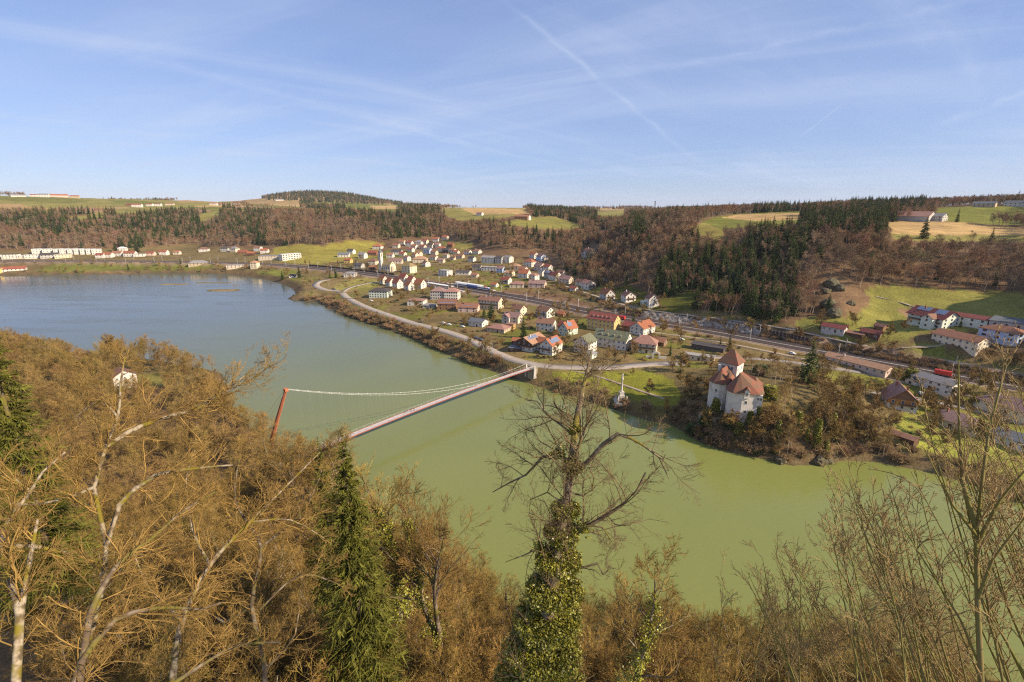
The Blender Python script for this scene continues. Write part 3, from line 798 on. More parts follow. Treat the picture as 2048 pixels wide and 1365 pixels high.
m_ivy = M('ivy_leaves', (0.235, 0.215, 0.026), 0.42, 0.6, 2.6, rand=0.15, spec=0.45)
m_ivyd = M('ivy_leaves_dark', (0.070, 0.100, 0.016), 0.5, 0.4, 1.0, rand=0.2, spec=0.4)
m_willow = M('willow_twigs', (0.34, 0.20, 0.055), 0.9, 0.25, 0.5, rand=0.1, spec=0.1)

def patches(m, cols, scale):
    """stands of different species: slow drift of the colour over the ground"""
    nt = m.node_tree; b = nt.nodes['Principled BSDF']
    src = b.inputs['Base Color'].links[0].from_socket
    g = nt.nodes.new('ShaderNodeObjectInfo'); n = nt.nodes.new('ShaderNodeTexNoise'); n.inputs['Scale'].default_value = scale; n.inputs['Detail'].default_value = 3
    nt.links.new(g.outputs['Location'], n.inputs['Vector'])
    cr = nt.nodes.new('ShaderNodeValToRGB')
    for i, (p_, c_) in enumerate(cols):
        e = cr.color_ramp.elements[i] if i < 2 else cr.color_ramp.elements.new(p_)
        e.position = p_; e.color = (*c_, 1)
    mx = nt.nodes.new('ShaderNodeMix'); mx.data_type = 'RGBA'; mx.blend_type = 'MULTIPLY'; mx.inputs['Factor'].default_value = 1
    nt.links.new(n.outputs[0], cr.inputs[0]); nt.links.new(src, mx.inputs['A']); nt.links.new(cr.outputs[0], mx.inputs['B']); nt.links.new(mx.outputs['Result'], b.inputs['Base Color'])
patches(m_twig_far, [(0.34, (0.72, 0.74, 0.74)), (0.46, (1.0, 1.0, 0.95)), (0.56, (1.0, 0.80, 0.70)), (0.66, (0.9, 0.98, 0.80))], 0.012)
patches(m_needle, [(0.36, (0.7, 0.8, 0.9)), (0.62, (1.0, 1.0, 0.85))], 0.02)

def bare_tree(seed, H, spread=0.42, trunk_r=0.28, lim=13, twig=0.0, lev=4, n2=7, n3=6, n4=5, far=False, lean=(0, 0), clear=0.3, tw=0.012, stems=1):
    """trunk with limbs, and a crown of branchlets and twigs; returns (trunk mesh arrays, crown mesh arrays)"""
    rg = np.random.default_rng(seed)
    p0 = np.zeros((stems, 3)); p0[:, :2] = rg.normal(0, 0.25 * (stems > 1), (stems, 2))
    d0 = np.tile(np.array([lean[0], lean[1], 1.0]), (stems, 1)) + rg.normal(0, 0.22 * (stems > 1) + 0.02, (stems, 3)) * np.array([1, 1, 0])
    L0 = np.full(stems, H * 0.92)
    p0[:, 2] -= 0.8
    t_pts, t_rad = grow(p0, d0, L0, np.full(stems, trunk_r), 10, 0.07, 0.02, 0.12, rg)
    a = fork(t_pts, t_rad, L0, lim, clear, 0.97, 52, spread, 0.55, rg, uplift=0.25)
    l1, r1 = grow(*a, 6, 0.16, 0.07, 0.25, rg)
    b = fork(l1, r1, a[2], n2, 0.2, 1.0, 44, 0.55, 0.6, rg, uplift=0.18)
    l2, r2 = grow(*b, 4, 0.16, 0.06, 0.3, rg)
    cc = fork(l2, r2, b[2], n3, 0.15, 1.0, 40, 0.6, 0.6, rg, uplift=0.12)
    if far:
        trunk = join([tubes(t_pts, t_rad, 5), tubes(l1, r1, 3)])
        w3 = np.full(len(cc[2]), tw)
        crown = join([blades(b[0], b[1], b[2], np.full(len(b[2]), tw * 1.6), rg, 2), blades(cc[0], cc[1], cc[2] * 1.3, w3, rg, 2)])
        return trunk, crown
    trunk = join([tubes(t_pts, t_rad, 7), tubes(l1, np.maximum(r1, 0.012), 5)])
    l3, r3 = grow(*cc, 3, 0.17, 0.05, 0.4, rg)
    parts = [tubes(l2, np.maximum(r2, tw * 0.9), 3), tubes(l3, np.clip(r3, tw * 0.55, tw * 1.5), 3)]
    if n4:
        dd = fork(l3, r3, cc[2], n4, 0.1, 1.0, 42, 0.7, 0.7, rg, uplift=0.08)
        parts.append(blades(dd[0], dd[1], dd[2], np.full(len(dd[2]), tw * 0.52), rg, 2, 0.16))
    return trunk, join(parts)
def bare_shrub(seed, H, n=26, tw=0.02, k=9, k2=4):
    rg = np.random.default_rng(seed)
    p0 = rg.normal(0, H * 0.13, (n, 3)); p0[:, 2] = -0.4
    d0 = np.c_[rg.normal(0, 0.42, (n, 2)), np.ones(n)]
    L = H * rg.uniform(0.6, 1.1, n)
    l0, r0 = grow(p0, d0, L, np.full(n, tw * 1.5), 5, 0.13, 0.0, 0.4, rg)
    a = fork(l0, r0, L, k, 0.2, 1.0, 40, 0.42, 0.7, rg)
    l1, r1 = grow(*a, 3, 0.15, 0.0, 0.5, rg)
    b = fork(l1, r1, a[2], k2, 0.1, 1.0, 40, 0.6, 0.7, rg)
    return tubes(l0, r0, 3), join([blades(a[0], a[1], a[2], np.full(len(a[2]), tw * 0.8), rg, 2), blades(b[0], b[1], b[2], np.full(len(b[2]), tw * 0.6), rg, 2)])
def spruce(seed, H, R, whorls=26, per=9, sub=5, w=0.16, clear=0.06, droop=0.25, top=0.0):
    """conifer: trunk and drooping tiers of needle sprays"""
    rg = np.random.default_rng(seed)
    trunk = tubes(np.array([[(0, 0, -1), (0, 0, H * 0.5), (0, 0, H)]], float), np.array([[H * 0.013, H * 0.008, 0.02]]), 6)
    z = np.linspace(clear, 0.985, whorls) * H
    N = whorls * per
    zz = np.repeat(z, per) + rg.normal(0, H / whorls * 0.3, N)
    fr = np.clip(1 - zz / H, 0.012, 1)
    ln = R * fr ** 0.82 * rg.uniform(0.62, 1.18, N)
    an = rg.uniform(0, 2 * pi, N)
    d = np.stack([np.cos(an), np.sin(an), np.full(N, 0.18) - droop * fr * 0.6], 1)
    pts, rad = grow(np.stack([np.zeros(N), np.zeros(N), zz], 1), d, ln, np.full(N, 0.04), 4, 0.06, -droop * 0.22, 0.3, rg)
    a = fork(pts, rad, ln, sub, 0.12, 1.0, 48, 0.42, 0.7, rg, uplift=-0.22, shorten=0.4)
    b1 = blades(pts[:, 0], d, ln, np.full(N, w * 0.8) * np.clip(ln / R * 2, 0.3, 1), rg, 2, 0.05, -0.06)
    ww = np.clip(a[2] * 0.34, 0.03, w)
    b2 = blades(a[0], a[1], a[2], ww, rg, 2, 0.12, -0.10)
    return trunk, join([b1, b2])
PARR = {}
def proto(name, arrs, m1, m2):
    (v1, q1), (v2, q2) = arrs
    t_ = _proto(name, v1, q1, v2, q2, m1, m2)
    PARR[t_[0].name] = (v1, q1); PARR[t_[1].name] = (v2, q2)
    return t_
def _proto(name, v1, q1, v2, q2, m1, m2):
    return mesh(name + '_trunk', v1, quads=q1, mats=[m1], smooth_=True), mesh(name + '_crown', v2, quads=q2, mats=[m2])
def plant(name, pr, loc, rz, s, label, cat, group=None, tilt=None, parts=('trunk', 'crown')):
    root = empty(name, loc, rz, label, cat, group)
    root.scale = s if hasattr(s, '__len__') else (s, s, s)
    if tilt:
        root.rotation_euler = (tilt[0], tilt[1], rz)
    obj(parts[0], pr[0], root); obj(parts[1], pr[1], root)
    return root
BARE_MID = [proto('bare_mid', bare_tree(100 + i, 17, 0.40 + 0.03 * (i % 3), 0.22, 16, n2=9, n3=7, far=True, tw=0.038, clear=0.30 + 0.05 * (i % 3)), m_trunk_far, m_twig_far) for i in range(5)]
BARE_VIL = [proto('bare_village', bare_tree(140 + i, 10, 0.48, 0.16, 14, n2=9, n3=8, far=True, tw=0.060, clear=0.22), m_barkd, m_twig) for i in range(4)]
SPRUCE_MID = [proto('spruce_mid', spruce(200 + i, 22, 3.4 + 0.6 * i, 24, 9, 6, 0.34), m_barkd, m_needle) for i in range(3)]
SHRUB = [proto('shrub', bare_shrub(300 + i, 3.6, 38, 0.048, 11, 5), m_barkd, m_bush) for i in range(4)]

# ---- woods on the far slopes
CONIF = [[(1300, 540), (1330, 505), (1400, 500), (1470, 490), (1535, 440), (1580, 415), (1700, 415), (1800, 420), (1800, 462), (1720, 470), (1640, 466), (1600, 500), (1588, 600), (1580, 650), (1480, 600), (1380, 600), (1310, 575)],
         [(170, 418), (300, 400), (460, 410), (440, 440), (400, 470), (330, 470), (250, 455), (120, 470), (0, 455), (0, 430)], [(450, 410), (530, 418), (535, 490), (470, 465), (440, 440)],
         [(600, 405), (760, 415), (850, 430), (860, 470), (790, 490), (740, 445), (640, 425)], [(780, 396), (880, 405), (880, 430), (790, 430)],
         [(1050, 410), (1200, 420), (1190, 442), (1070, 430)], [(500, 380), (800, 380), (800, 405), (500, 405)], [(1040, 440), (1130, 450), (1120, 480), (1050, 480)], [(1260, 425), (1290, 430), (1290, 480), (1250, 470)],
         [(1550, 405), (1600, 405), (1600, 425), (1480, 425)], [(1700, 400), (1850, 400), (1850, 418), (1700, 418)], [(230, 475), (245, 475), (245, 505), (225, 505)], [(260, 475), (290, 475), (290, 505), (260, 505)]]
NOWOOD = [f[0] for f in FIELDS[:1]] + [f[0] for f in FIELDS[5:]] + [
    [(-50, 500), (240, 497), (560, 492), (600, 530), (-50, 560)], [(640, 530), (660, 500), (770, 482), (860, 474), (905, 474), (960, 496), (1040, 500), (1100, 500), (1130, 540), (1160, 570), (1330, 595), (1330, 640), (600, 560)],
    [(1790, 640), (2070, 640), (2070, 770), (1780, 720)], [(1160, 495), (1205, 490), (1205, 520), (1160, 525)], [(1195, 462), (1225, 462), (1225, 478), (1195, 480)], [(1150, 525), (1180, 525), (1180, 540), (1150, 540)]]
VIEWF = [f[0] for f in FIELDS[5:23]]
def woods():
    out = []
    bands = [(380, 760, 5.7, 1.0), (760, 1250, 7.0, 1.0), (1250, 2000, 9.5, 1.05), (2000, 3100, 17, 1.15), (3100, 4400, 17, 1.3)]
    for r0, r1, sp, sc in bands:
        a0, a1 = radians(-51), radians(51)
        n = int((a1 - a0) * (r1 * r1 - r0 * r0) / 2 / sp ** 2)
        az = rng.uniform(a0, a1, n); r = np.sqrt(rng.uniform(r0 * r0, r1 * r1, n))
        x, y = r * np.sin(az), r * np.cos(az)
        z = hgt(x, y)
        u, v = project(x, y, z)
        um, vm_ = project(x, y, z + 9)
        ok = (u > -60) & (u < 2110) & (z > 21)
        riv, _ = seg_dist(x, y, [tuple(p) for p in far_bank])
        ok &= riv > 25
        no = np.zeros(n, bool)
        for poly in NOWOOD:
            no |= inpoly(u, v, poly)
        for poly in VIEWF:
            no |= inpoly(um, vm_ - 3, poly)
        if r0 >= 1250:
            # copses on the plateau: only where the noise says wood, elsewhere open fields
            cop = (fbm(x / 260, y / 200, 3) > (0.47 if r0 < 2000 else 0.53))
            openf = z > (91 if r0 < 2000 else 0)
            hill = (np.abs(u - 655) < 150) & (r0 >= 3000)
            no |= openf & ~cop & ~hill
        elif r0 >= 760:
            pass
        ok &= ~no
        cp = np.full(n, 0.10)
        for poly in CONIF:
            cp[inpoly(um, vm_, poly)] = 0.64 if poly is CONIF[0] else 0.55
        cp = np.where(cp < 0.5, 0.03 + 0.20 * smooth(0.5, 0.62, fbm(x / 60 + 9, y / 60, 3)), cp)
        con = rng.random(n) < cp
        # visible from the viewpoint? drop what the slope in front hides
        vis = np.ones(n, bool)
        top = z + 16
        for f in np.linspace(0.55, 0.985, 18):
            zz = EYE + (top - EYE) * f
            vis &= hgt(x * f, y * f) < zz + 1.0
        ok &= vis
        for i in np.nonzero(ok)[0]:
            out.append((r[i], x[i], y[i], z[i], sc * rng.uniform(0.72, 1.15), con[i]))
    return out
WOODS = sorted(woods(), key=lambda w: w[0] / w[4])
print('woods', len(WOODS), sum(w[5] for w in WOODS))
nb = ns_ = 0
rest_b = []; rest_s = []
for r, x, y, z, s, con in WOODS:
    u, _v = project(np.array(x), np.array(y), np.array(z))
    if con:
        if ns_ < 150:
            lab = 'dark green spruce in the shaded wood above the railway cutting' if u < 1600 else 'dark green spruce among bare trees above the farm'
            plant('spruce_tree', SPRUCE_MID[ns_ % 3], (x, y, z - 0.3), rng.uniform(0, 6.3), s, lab, 'tree', 'spruces on the hillside above the railway' if u < 1600 else 'spruces above the farm'); ns_ += 1
        else:
            rest_s.append((x, y, z, s))
    else:
        if nb < 60:
            lab = 'bare brown tree on the slope above the railway cutting' if u < 1600 else 'bare brown tree on the slope above the farm meadow'
            plant('bare_tree', BARE_MID[nb % 5], (x, y, z - 0.3), rng.uniform(0, 6.3), s, lab, 'tree', 'bare trees above the railway' if u < 1600 else 'bare trees above the farm'); nb += 1
        else:
            rest_b.append((x, y, z, s))
def scatter(name, pts, meshes, label, cat):
    """one object that holds a whole wood: a cloud of points carrying tree copies"""
    coll = bpy.data.collections.new(name + '_kinds')
    for i, (a, b) in enumerate(meshes):
        va, fa = PARR[a.name]; vb, fb = PARR[b.name]; fb = fb + len(va)
        me = mesh('wood_tree', np.concatenate([va, vb]), quads=np.concatenate([fa, fb]), mats=[a.materials[0], b.materials[0]], midx=np.r_[np.zeros(len(fa)), np.ones(len(fb))])
        coll.objects.link(bpy.data.objects.new('tree_kind_%02d' % i, me))
    pts = np.array(pts)
    me = bpy.data.meshes.new(name); me.vertices.add(len(pts)); me.vertices.foreach_set('co', (pts[:, :3] - [0, 0, 0.3]).astype(np.float32).ravel())
    for nm, arr in (('size', pts[:, 3]), ('turn', rng.uniform(0, 6.28, len(pts)))):
        at = me.attributes.new(nm, 'FLOAT', 'POINT'); at.data.foreach_set('value', arr.astype(np.float32))
    at = me.attributes.new('pick', 'INT', 'POINT'); at.data.foreach_set('value', rng.integers(0, len(meshes), len(pts)).astype(np.int32))
    o = tag(obj(name, me), label, cat, kind='stuff')
    g = bpy.data.node_groups.new(name, 'GeometryNodeTree')
    g.interface.new_socket('Geometry', in_out='INPUT', socket_type='NodeSocketGeometry'); g.interface.new_socket('Geometry', in_out='OUTPUT', socket_type='NodeSocketGeometry')
    N = g.nodes.new; gi, go = N('NodeGroupInput'), N('NodeGroupOutput')
    ip = N('GeometryNodeInstanceOnPoints'); ci = N('GeometryNodeCollectionInfo'); ci.inputs['Collection'].default_value = coll
    ci.inputs['Separate Children'].default_value = True; ci.inputs['Reset Children'].default_value = True
    def attr(nm, ty):
        a = N('GeometryNodeInputNamedAttribute'); a.data_type = ty; a.inputs['Name'].default_value = nm
        return a.outputs[0]
    cb = N('ShaderNodeCombineXYZ')
    lk = g.links.new
    lk(gi.outputs[0], ip.inputs['Points']); lk(ci.outputs[0], ip.inputs['Instance']); ip.inputs['Pick Instance'].default_value = True
    lk(attr('pick', 'INT'), ip.inputs['Instance Index']); lk(attr('turn', 'FLOAT'), cb.inputs[2]); lk(cb.outputs[0], ip.inputs['Rotation']); lk(attr('size', 'FLOAT'), ip.inputs['Scale'])
    lk(ip.outputs[0], go.inputs[0])
    md = o.modifiers.new('trees', 'NODES'); md.node_group = g
    return o
scatter('bare_woods', rest_b, BARE_MID, 'brown leafless woods covering the far hillsides', 'woods')
scatter('spruce_woods', rest_s, SPRUCE_MID, 'dark spruce stands spread over the far hills', 'woods')
print('individual', nb, ns_, 'rest', len(rest_b), len(rest_s))
# ------------------------------------------------------------------ houses
WALLC = dict(white=(0.64, 0.585, 0.50), cream=(0.68, 0.57, 0.40), yellow=(0.58, 0.41, 0.15), ochre=(0.52, 0.30, 0.09), grey=(0.46, 0.43, 0.38), pink=(0.60, 0.44, 0.35), blue=(0.42, 0.50, 0.62), wood=(0.115, 0.062, 0.035),
             tan=(0.50, 0.38, 0.25), brown=(0.22, 0.12, 0.065), green=(0.52, 0.58, 0.44), mint=(0.60, 0.63, 0.52), beige=(0.58, 0.48, 0.36), dark=(0.10, 0.085, 0.075), orange=(0.52, 0.21, 0.05))
ROOFC = dict(red=(0.26, 0.080, 0.050), orange=(0.32, 0.112, 0.058), brown=(0.205, 0.105, 0.070), dark=(0.075, 0.062, 0.060), slate=(0.13, 0.135, 0.145), pinkb=(0.31, 0.165, 0.125), tan=(0.37, 0.215, 0.125), mauve=(0.25, 0.15, 0.13), grey=(0.24, 0.22, 0.21),
             dkred=(0.20, 0.060, 0.048), flat=(0.34, 0.31, 0.28), green=(0.155, 0.155, 0.095), white=(0.62, 0.60, 0.57), moss=(0.26, 0.19, 0.085), rust=(0.28, 0.13, 0.075))
def wallm(k):
    return M('plaster_' + k, WALLC[k], 0.9, 0.10, 0.35, bump=0.15, bscale=4)
def roofm(k):
    return M('roof_' + k, ROOFC[k], 0.85, 0.20, 0.7, rand=0.10, bump=0.5, bscale=3.0, stretch=(0.6, 3.0, 3.0))
m_glass = M('window_glass', (0.030, 0.034, 0.040), 0.18, 0.3, 0.8, spec=0.6)
m_frame = M('window_frame', (0.68, 0.65, 0.60), 0.6, 0.06, 2.0)
m_wood = M('dark_wood', (0.135, 0.072, 0.040), 0.85, 0.25, 1.2)
m_solar = M('solar_glass', (0.17, 0.20, 0.27), 0.12, 0.1, 0.5, spec=0.7)
_wm = {}
def win_mesh(w, h):
    k = (round(w, 2), round(h, 2))
    if k not in _wm:
        f = MB(); t = 0.12
        f.box(-w / 2 - t, w / 2 + t, -0.06, 0.06, -h / 2 - t, -h / 2); f.box(-w / 2 - t, w / 2 + t, -0.06, 0.06, h / 2, h / 2 + t)
        f.box(-w / 2 - t, -w / 2, -0.06, 0.06, -h / 2, h / 2); f.box(w / 2, w / 2 + t, -0.06, 0.06, -h / 2, h / 2); f.box(-0.03, 0.03, -0.055, 0.05, -h / 2, h / 2)
        g = MB().box(-w / 2, w / 2, -0.03, 0.03, -h / 2, h / 2)
        _wm[k] = (mesh('window', f.v, faces=f.f, mats=[m_frame]), mesh('pane', g.v, faces=g.f, mats=[m_glass]))
    return _wm[k]
_dm = {}
def door_mesh(mat, w=1.1, h=2.1):
    k = (mat.name, w, h)
    if k not in _dm:
        b = MB().box(-w / 2, w / 2, -0.05, 0.05, 0, h).box(-w / 2 - 0.1, -w / 2, -0.08, 0.08, 0, h + 0.1).box(w / 2, w / 2 + 0.1, -0.08, 0.08, 0, h + 0.1).box(-w / 2, w / 2, -0.08, 0.08, h, h + 0.1)
        _dm[k] = mesh('door', b.v, faces=b.f, mats=[mat])
    return _dm[k]
def place_frame(u, v, W):
    p = hit(u, v)
    az = atan2(p[0], p[1])
    return p, az
def gable_parts(root, L, W, H, pitch, wall, roof, rt, over=0.55, base=-2.5, upper=None, split=None, chim=1, x0=0.0, y0=0.0, rs=None, roofname='roof'):
    """walls and roof round (x0,y0) with the ridge along x"""
    hr = tan(radians(pitch)) * W / 2
    l, w = L / 2, W / 2
    b = MB()
    zt = H if split is None else split
    if rt == 'g':
        prof = [(-w, base), (w, base), (w, H), (0, H + hr), (-w, H)] if split is None else [(-w, base), (w, base), (w, split), (-w, split)]
        k = len(prof)
        b.add([(x0 - l, y0 + y, z) for y, z in prof] + [(x0 + l, y0 + y, z) for y, z in prof],
              [tuple(range(k)), tuple(range(2 * k - 1, k - 1, -1))] + [(i, i + k, (i + 1) % k + k, (i + 1) % k) for i in range(k)])
        if split is not None:
            ub = MB(); e = 0.02
            prof = [(-w - e, split), (w + e, split), (w + e, H), (0, H + hr), (-w - e, H)]; k = 5
            ub.add([(x0 - l - e, y0 + y, z) for y, z in prof] + [(x0 + l + e, y0 + y, z) for y, z in prof],
                   [tuple(range(k)), tuple(range(2 * k - 1, k - 1, -1))] + [(i, i + k, (i + 1) % k + k, (i + 1) % k) for i in range(k)])
            ub.build('upper_wall', upper, root)
    else:
        b.box(x0 - l, x0 + l, y0 - w, y0 + w, base, H)
    b.build('wall', wall, root)
    r = MB(); t = 0.22
    o = over; dz = tan(radians(pitch)) * o
    if rt == 'g':
        for s in (-1, 1):
            q = [(x0 - l - o, y0 + s * (w + o), H - dz + t), (x0 + l + o, y0 + s * (w + o), H - dz + t), (x0 + l + o, y0, H + hr + t), (x0 - l - o, y0, H + hr + t)]
            r.slab(q if s < 0 else q[::-1], t)
    elif rt == 'h':
        rl = max(l - w, 0.3)
        E = [(x0 - l - o, y0 - w - o), (x0 + l + o, y0 - w - o), (x0 + l + o, y0 + w + o), (x0 - l - o, y0 + w + o)]
        zz = H - dz + t
        A, B = (x0 - rl, y0, H + hr + t), (x0 + rl, y0, H + hr + t)
        v = [(*e, zz) for e in E] + [A, B] + [(*e, zz - t) for e in E]
        r.add(v, [(0, 1, 5, 4), (1, 2, 5), (2, 3, 4, 5), (3, 0, 4), (9, 8, 7, 6), (0, 6, 7, 1), (1, 7, 8, 2), (2, 8, 9, 3), (3, 9, 6, 0)])
    elif rt == 'f':
        r.box(x0 - l - o * .5, x0 + l + o * .5, y0 - w - o * .5, y0 + w + o * .5, H + 0.004, H + 0.35)
        hr = 0.35
    elif rt == 's':   # single pitch falling to the front
        q = [(x0 - l - o, y0 - w - o, H + t), (x0 + l + o, y0 - w - o, H + t), (x0 + l + o, y0 + w + o, H + W * 0.16 + t), (x0 - l - o, y0 + w + o, H + W * 0.16 + t)]
        r.slab(q, t); hr = 0.5
    ro = r.build(roofname, roof, root)
    for k in range(chim):
        cx = x0 + (-0.22 + 0.5 * k) * L; cy = y0 + 0.12 * W * (1 if k % 2 else -1)
        zt = H + hr * 0.7
        c_ = MB().box(cx - 0.35, cx + 0.35, cy - 0.35, cy + 0.35, zt - 0.5, H + hr + 1.0).box(cx - 0.45, cx + 0.45, cy - 0.45, cy + 0.45, H + hr + 1.0, H + hr + 1.15)
        c_.build('chimney', roofm('rust') if (k + int(abs(L * 7 + W))) % 3 else wallm('grey'), ro)
    return ro, hr
def windows(root, L, W, H, az_cam, rzw, far, n_long=None, n_gab=None, x0=0.0, y0=0.0, hr=0.0, door=True, storeys=None, ww=1.05, wh=1.25, z0=0.0, gable_top=True, skip=()):
    st = storeys or max(1, round(H / 2.8))
    sh = H / st
    cam_dir = np.array([-sin(az_cam), -cos(az_cam)])
    faces = {'front': ((0, -1), L, n_long), 'back': ((0, 1), L, n_long), 'right': ((1, 0), W, n_gab), 'left': ((-1, 0), W, n_gab)}
    wmesh = win_mesh(ww, wh)
    for key, (nrm, ln, n) in faces.items():
        if key in skip:
            continue
        nw = np.array([nrm[0] * cos(rzw) - nrm[1] * sin(rzw), nrm[0] * sin(rzw) + nrm[1] * cos(rzw)])
        if nw @ cam_dir < 0.06:
            continue
        n = n or max(1, int(ln / (3.4 if not far else 4.8)))
        if root_r(root) > 900 and key != 'front':
            continue
        for s in range(st + (1 if (gable_top and hr > 2.2 and nrm[0]) else 0)):
            nn = n if s < st else max(1, n - 2)
            z = z0 + sh * (s + 0.56) if s < st else z0 + H + hr * 0.30
            for k in range(nn):
                t = (k + 0.5) / nn - 0.5
                if s == st:
                    t *= 0.45
                if s == 0 and door and key in ('front', 'right') and k == nn // 2 and ln == (L if key == 'front' else -1):
                    o = obj('door', door_mesh(m_wood), root, (x0 + t * ln, y0 - W / 2 - 0.02, z0))
                    continue
                if nrm[1]:
                    loc = (x0 + t * ln, y0 + nrm[1] * (W / 2 + 0.015), z); rr = 0 if nrm[1] < 0 else pi
                else:
                    loc = (x0 + nrm[0] * (L / 2 + 0.015), y0 + t * ln, z); rr = pi / 2 * nrm[0]
                if far:
                    obj('window', wmesh[1], root, loc, rr, (1.1, 2.0, 1.1))
                else:
                    o = obj('window', wmesh[0], root, loc, rr)
                    obj('pane', wmesh[1], o)
HOUSES = []
def root_r(o):
    while o.parent is not None:
        o = o.parent
    return np.hypot(o.location.x, o.location.y)
def house(u, v, L, W, H, a, wall, roof, label, rt='g', pitch=36, chim=1, cat='house', name='house', far=None, upper=None, split=None, balcony=None, dorm=0, solar=None, wing=None, n_long=None, n_gab=None, group=None, door=True, annex=None, wins=True, shift=0.42, over=0.55, ww=1.05, wh=1.25, storeys=None):
    p, az = place_frame(u, v, W)
    rz = -az - radians(a)
    # v marks the foot of the near wall: move the centre back by half the depth seen
    dpt = abs(cos(radians(a))) * W * 0.5 + abs(sin(radians(a))) * L * 0.5
    cx, cy = p[0] + sin(az) * dpt * shift * 2, p[1] + cos(az) * dpt * shift * 2
    r = np.hypot(cx, cy)
    far = (r > 400) if far is None else far
    ca, sa_ = cos(rz), sin(rz)
    zc = [float(hgt(cx + ca * x - sa_ * y, cy + sa_ * x + ca * y)) for x in (-L / 2, L / 2) for y in (-W / 2, W / 2)]
    z = 0.6 * min(zc) + 0.4 * max(zc)
    root = empty(name, (cx, cy, z), rz, label, cat, group)
    HOUSES.append((cx, cy, max(L, W) / 2))
    ro, hr = gable_parts(root, L, W, H, pitch, wallm(wall), roofm(roof), rt, over=over, chim=chim, upper=wallm(upper) if upper else None, split=split)
    hw = hr if rt == 'g' else 0
    if wins:
        windows(root, L, W, H, az, rz, far, n_long, n_gab, hr=hw, door=door and not far, ww=ww, wh=wh, storeys=storeys)
    if balcony:
        for s in balcony:
            z0 = H * 0.52
            b = MB(); y0 = -W / 2 - 0.05
            if s == 'front':
                b.box(-L * .45, L * .45, y0 - 1.2, y0, z0 - 0.12, z0).box(-L * .45, L * .45, y0 - 1.2, y0 - 1.12, z0, z0 + 0.95)
            else:
                q = 1 if s == 'right' else -1
                xa, xb = sorted((q * (L / 2 + 0.05), q * (L / 2 + 1.25)))
                xr = sorted((q * (L / 2 + 1.17), q * (L / 2 + 1.25)))
                b.box(xa, xb, -W * .42, W * .42, z0 - 0.12, z0).box(xr[0], xr[1], -W * .42, W * .42, z0, z0 + 0.95)
            b.build('balcony', m_wood, root)
    for k in range(dorm):
        x = ((k + 0.5) / dorm - 0.5) * L * 0.78
        y = -W * 0.36; zb = H + hr * 0.18
        d = MB(); w = 0.75
        d.add([(x - w, y, zb - .3), (x + w, y, zb - .3), (x + w, y, zb + 1.3), (x, y, zb + 2.0), (x - w, y, zb + 1.3), (x - w, 0, zb - .3), (x + w, 0, zb - .3), (x + w, -W * .05, zb + 1.3), (x, -W * .05, zb + 2.0), (x - w, -W * .05, zb + 1.3)],
              [(0, 1, 2, 3, 4), (1, 6, 7, 2), (0, 4, 9, 5)])
        dm = d.build('dormer', wallm('white'), ro)
        rr = MB()
        rr.slab([(x - w - .25, y - .3, zb + 1.15), (x, y - .3, zb + 2.05), (x, 0, zb + 2.05), (x - w - .25, -W * .02, zb + 1.15)][::-1], 0.1)
        rr.slab([(x + w + .25, y - .3, zb + 1.15), (x, y - .3, zb + 2.05), (x, 0, zb + 2.05), (x + w + .25, -W * .02, zb + 1.15)], 0.1)
        rr.build('dormer_roof', roofm(roof), ro)
        obj('window', win_mesh(0.8, 0.9)[1], root, (x, y - 0.01, zb + 0.65))
    if solar:
        tp = tan(radians(pitch))
        for x0, x1, f0, f1, sd in solar:
            y0, y1 = sd * W / 2 * (1 - f0), sd * W / 2 * (1 - f1)
            z0, z1 = H + tp * (W / 2 - abs(y0)) + 0.36, H + tp * (W / 2 - abs(y1)) + 0.36
            q = [(x0 * L, y0, z0), (x1 * L, y0, z0), (x1 * L, y1, z1), (x0 * L, y1, z1)]
            MB().slab(q if sd < 0 else q[::-1], 0.08).build('solar_panel', m_solar, ro)
    if wing:
        for (x0, y0, l2, w2, h2, turn, wl_, rf_, rt2, p2) in wing:
            b = empty_part('wing', root, (x0, y0, 0), turn)
            gable_parts(b, l2, w2, h2, p2, wallm(wl_), roofm(rf_), rt2, chim=0)
            n0 = rz + turn
            windows(b, l2, w2, h2, az, n0, True, hr=tan(radians(p2)) * w2 / 2 if rt2 == 'g' else 0, door=False)
    return root
def empty_part(name, parent, loc, rz):
    # a part that is itself made of pieces: its own low plinth is the mesh, its walls and roof are sub-parts
    o = obj(name, MB_mesh('wing_plinth'), parent, loc, rz)
    return o
_pl = {}
def MB_mesh(k):
    if k not in _pl:
        b = MB().box(-0.6, 0.6, -0.6, 0.6, -2.4, 0.4)
        _pl[k] = mesh(k, b.v, faces=b.f, mats=[m_conc])
    return _pl[k]

H_ = house
# --- houses by the promenade and between road and railway
H_(1092, 663, 14, 9, 6.6, 18, 'white', 'brown', 'white two-storey house with plain red-brown roof beside a tall dark spruce', pitch=33)
H_(1090, 637, 13, 10.5, 6.0, 42, 'white', 'brown', 'white house with broad brown gable roof behind the plain white house', pitch=32, balcony=['front'])
H_(1123, 634, 6, 5, 2.6, 30, 'brown', 'orange', 'tiny orange-roofed garden hut below the railway', cat='hut', name='garden_hut', chim=0)
H_(1136, 673, 12, 9, 5.4, -52, 'green', 'orange', 'pale green house with steep orange cross-gabled roof', pitch=48, solar=[(-.3, .1, .3, .8, -1)], wing=[(2, 5, 9, 7, 5.2, pi / 2, 'white', 'red', 'g', 46)])
H_(1206, 664, 23, 12, 8.6, 24, 'yellow', 'dkred', 'long three-storey yellow house with five white roof dormers', pitch=36, dorm=5, chim=0, upper='yellow', split=4.5, n_long=7)
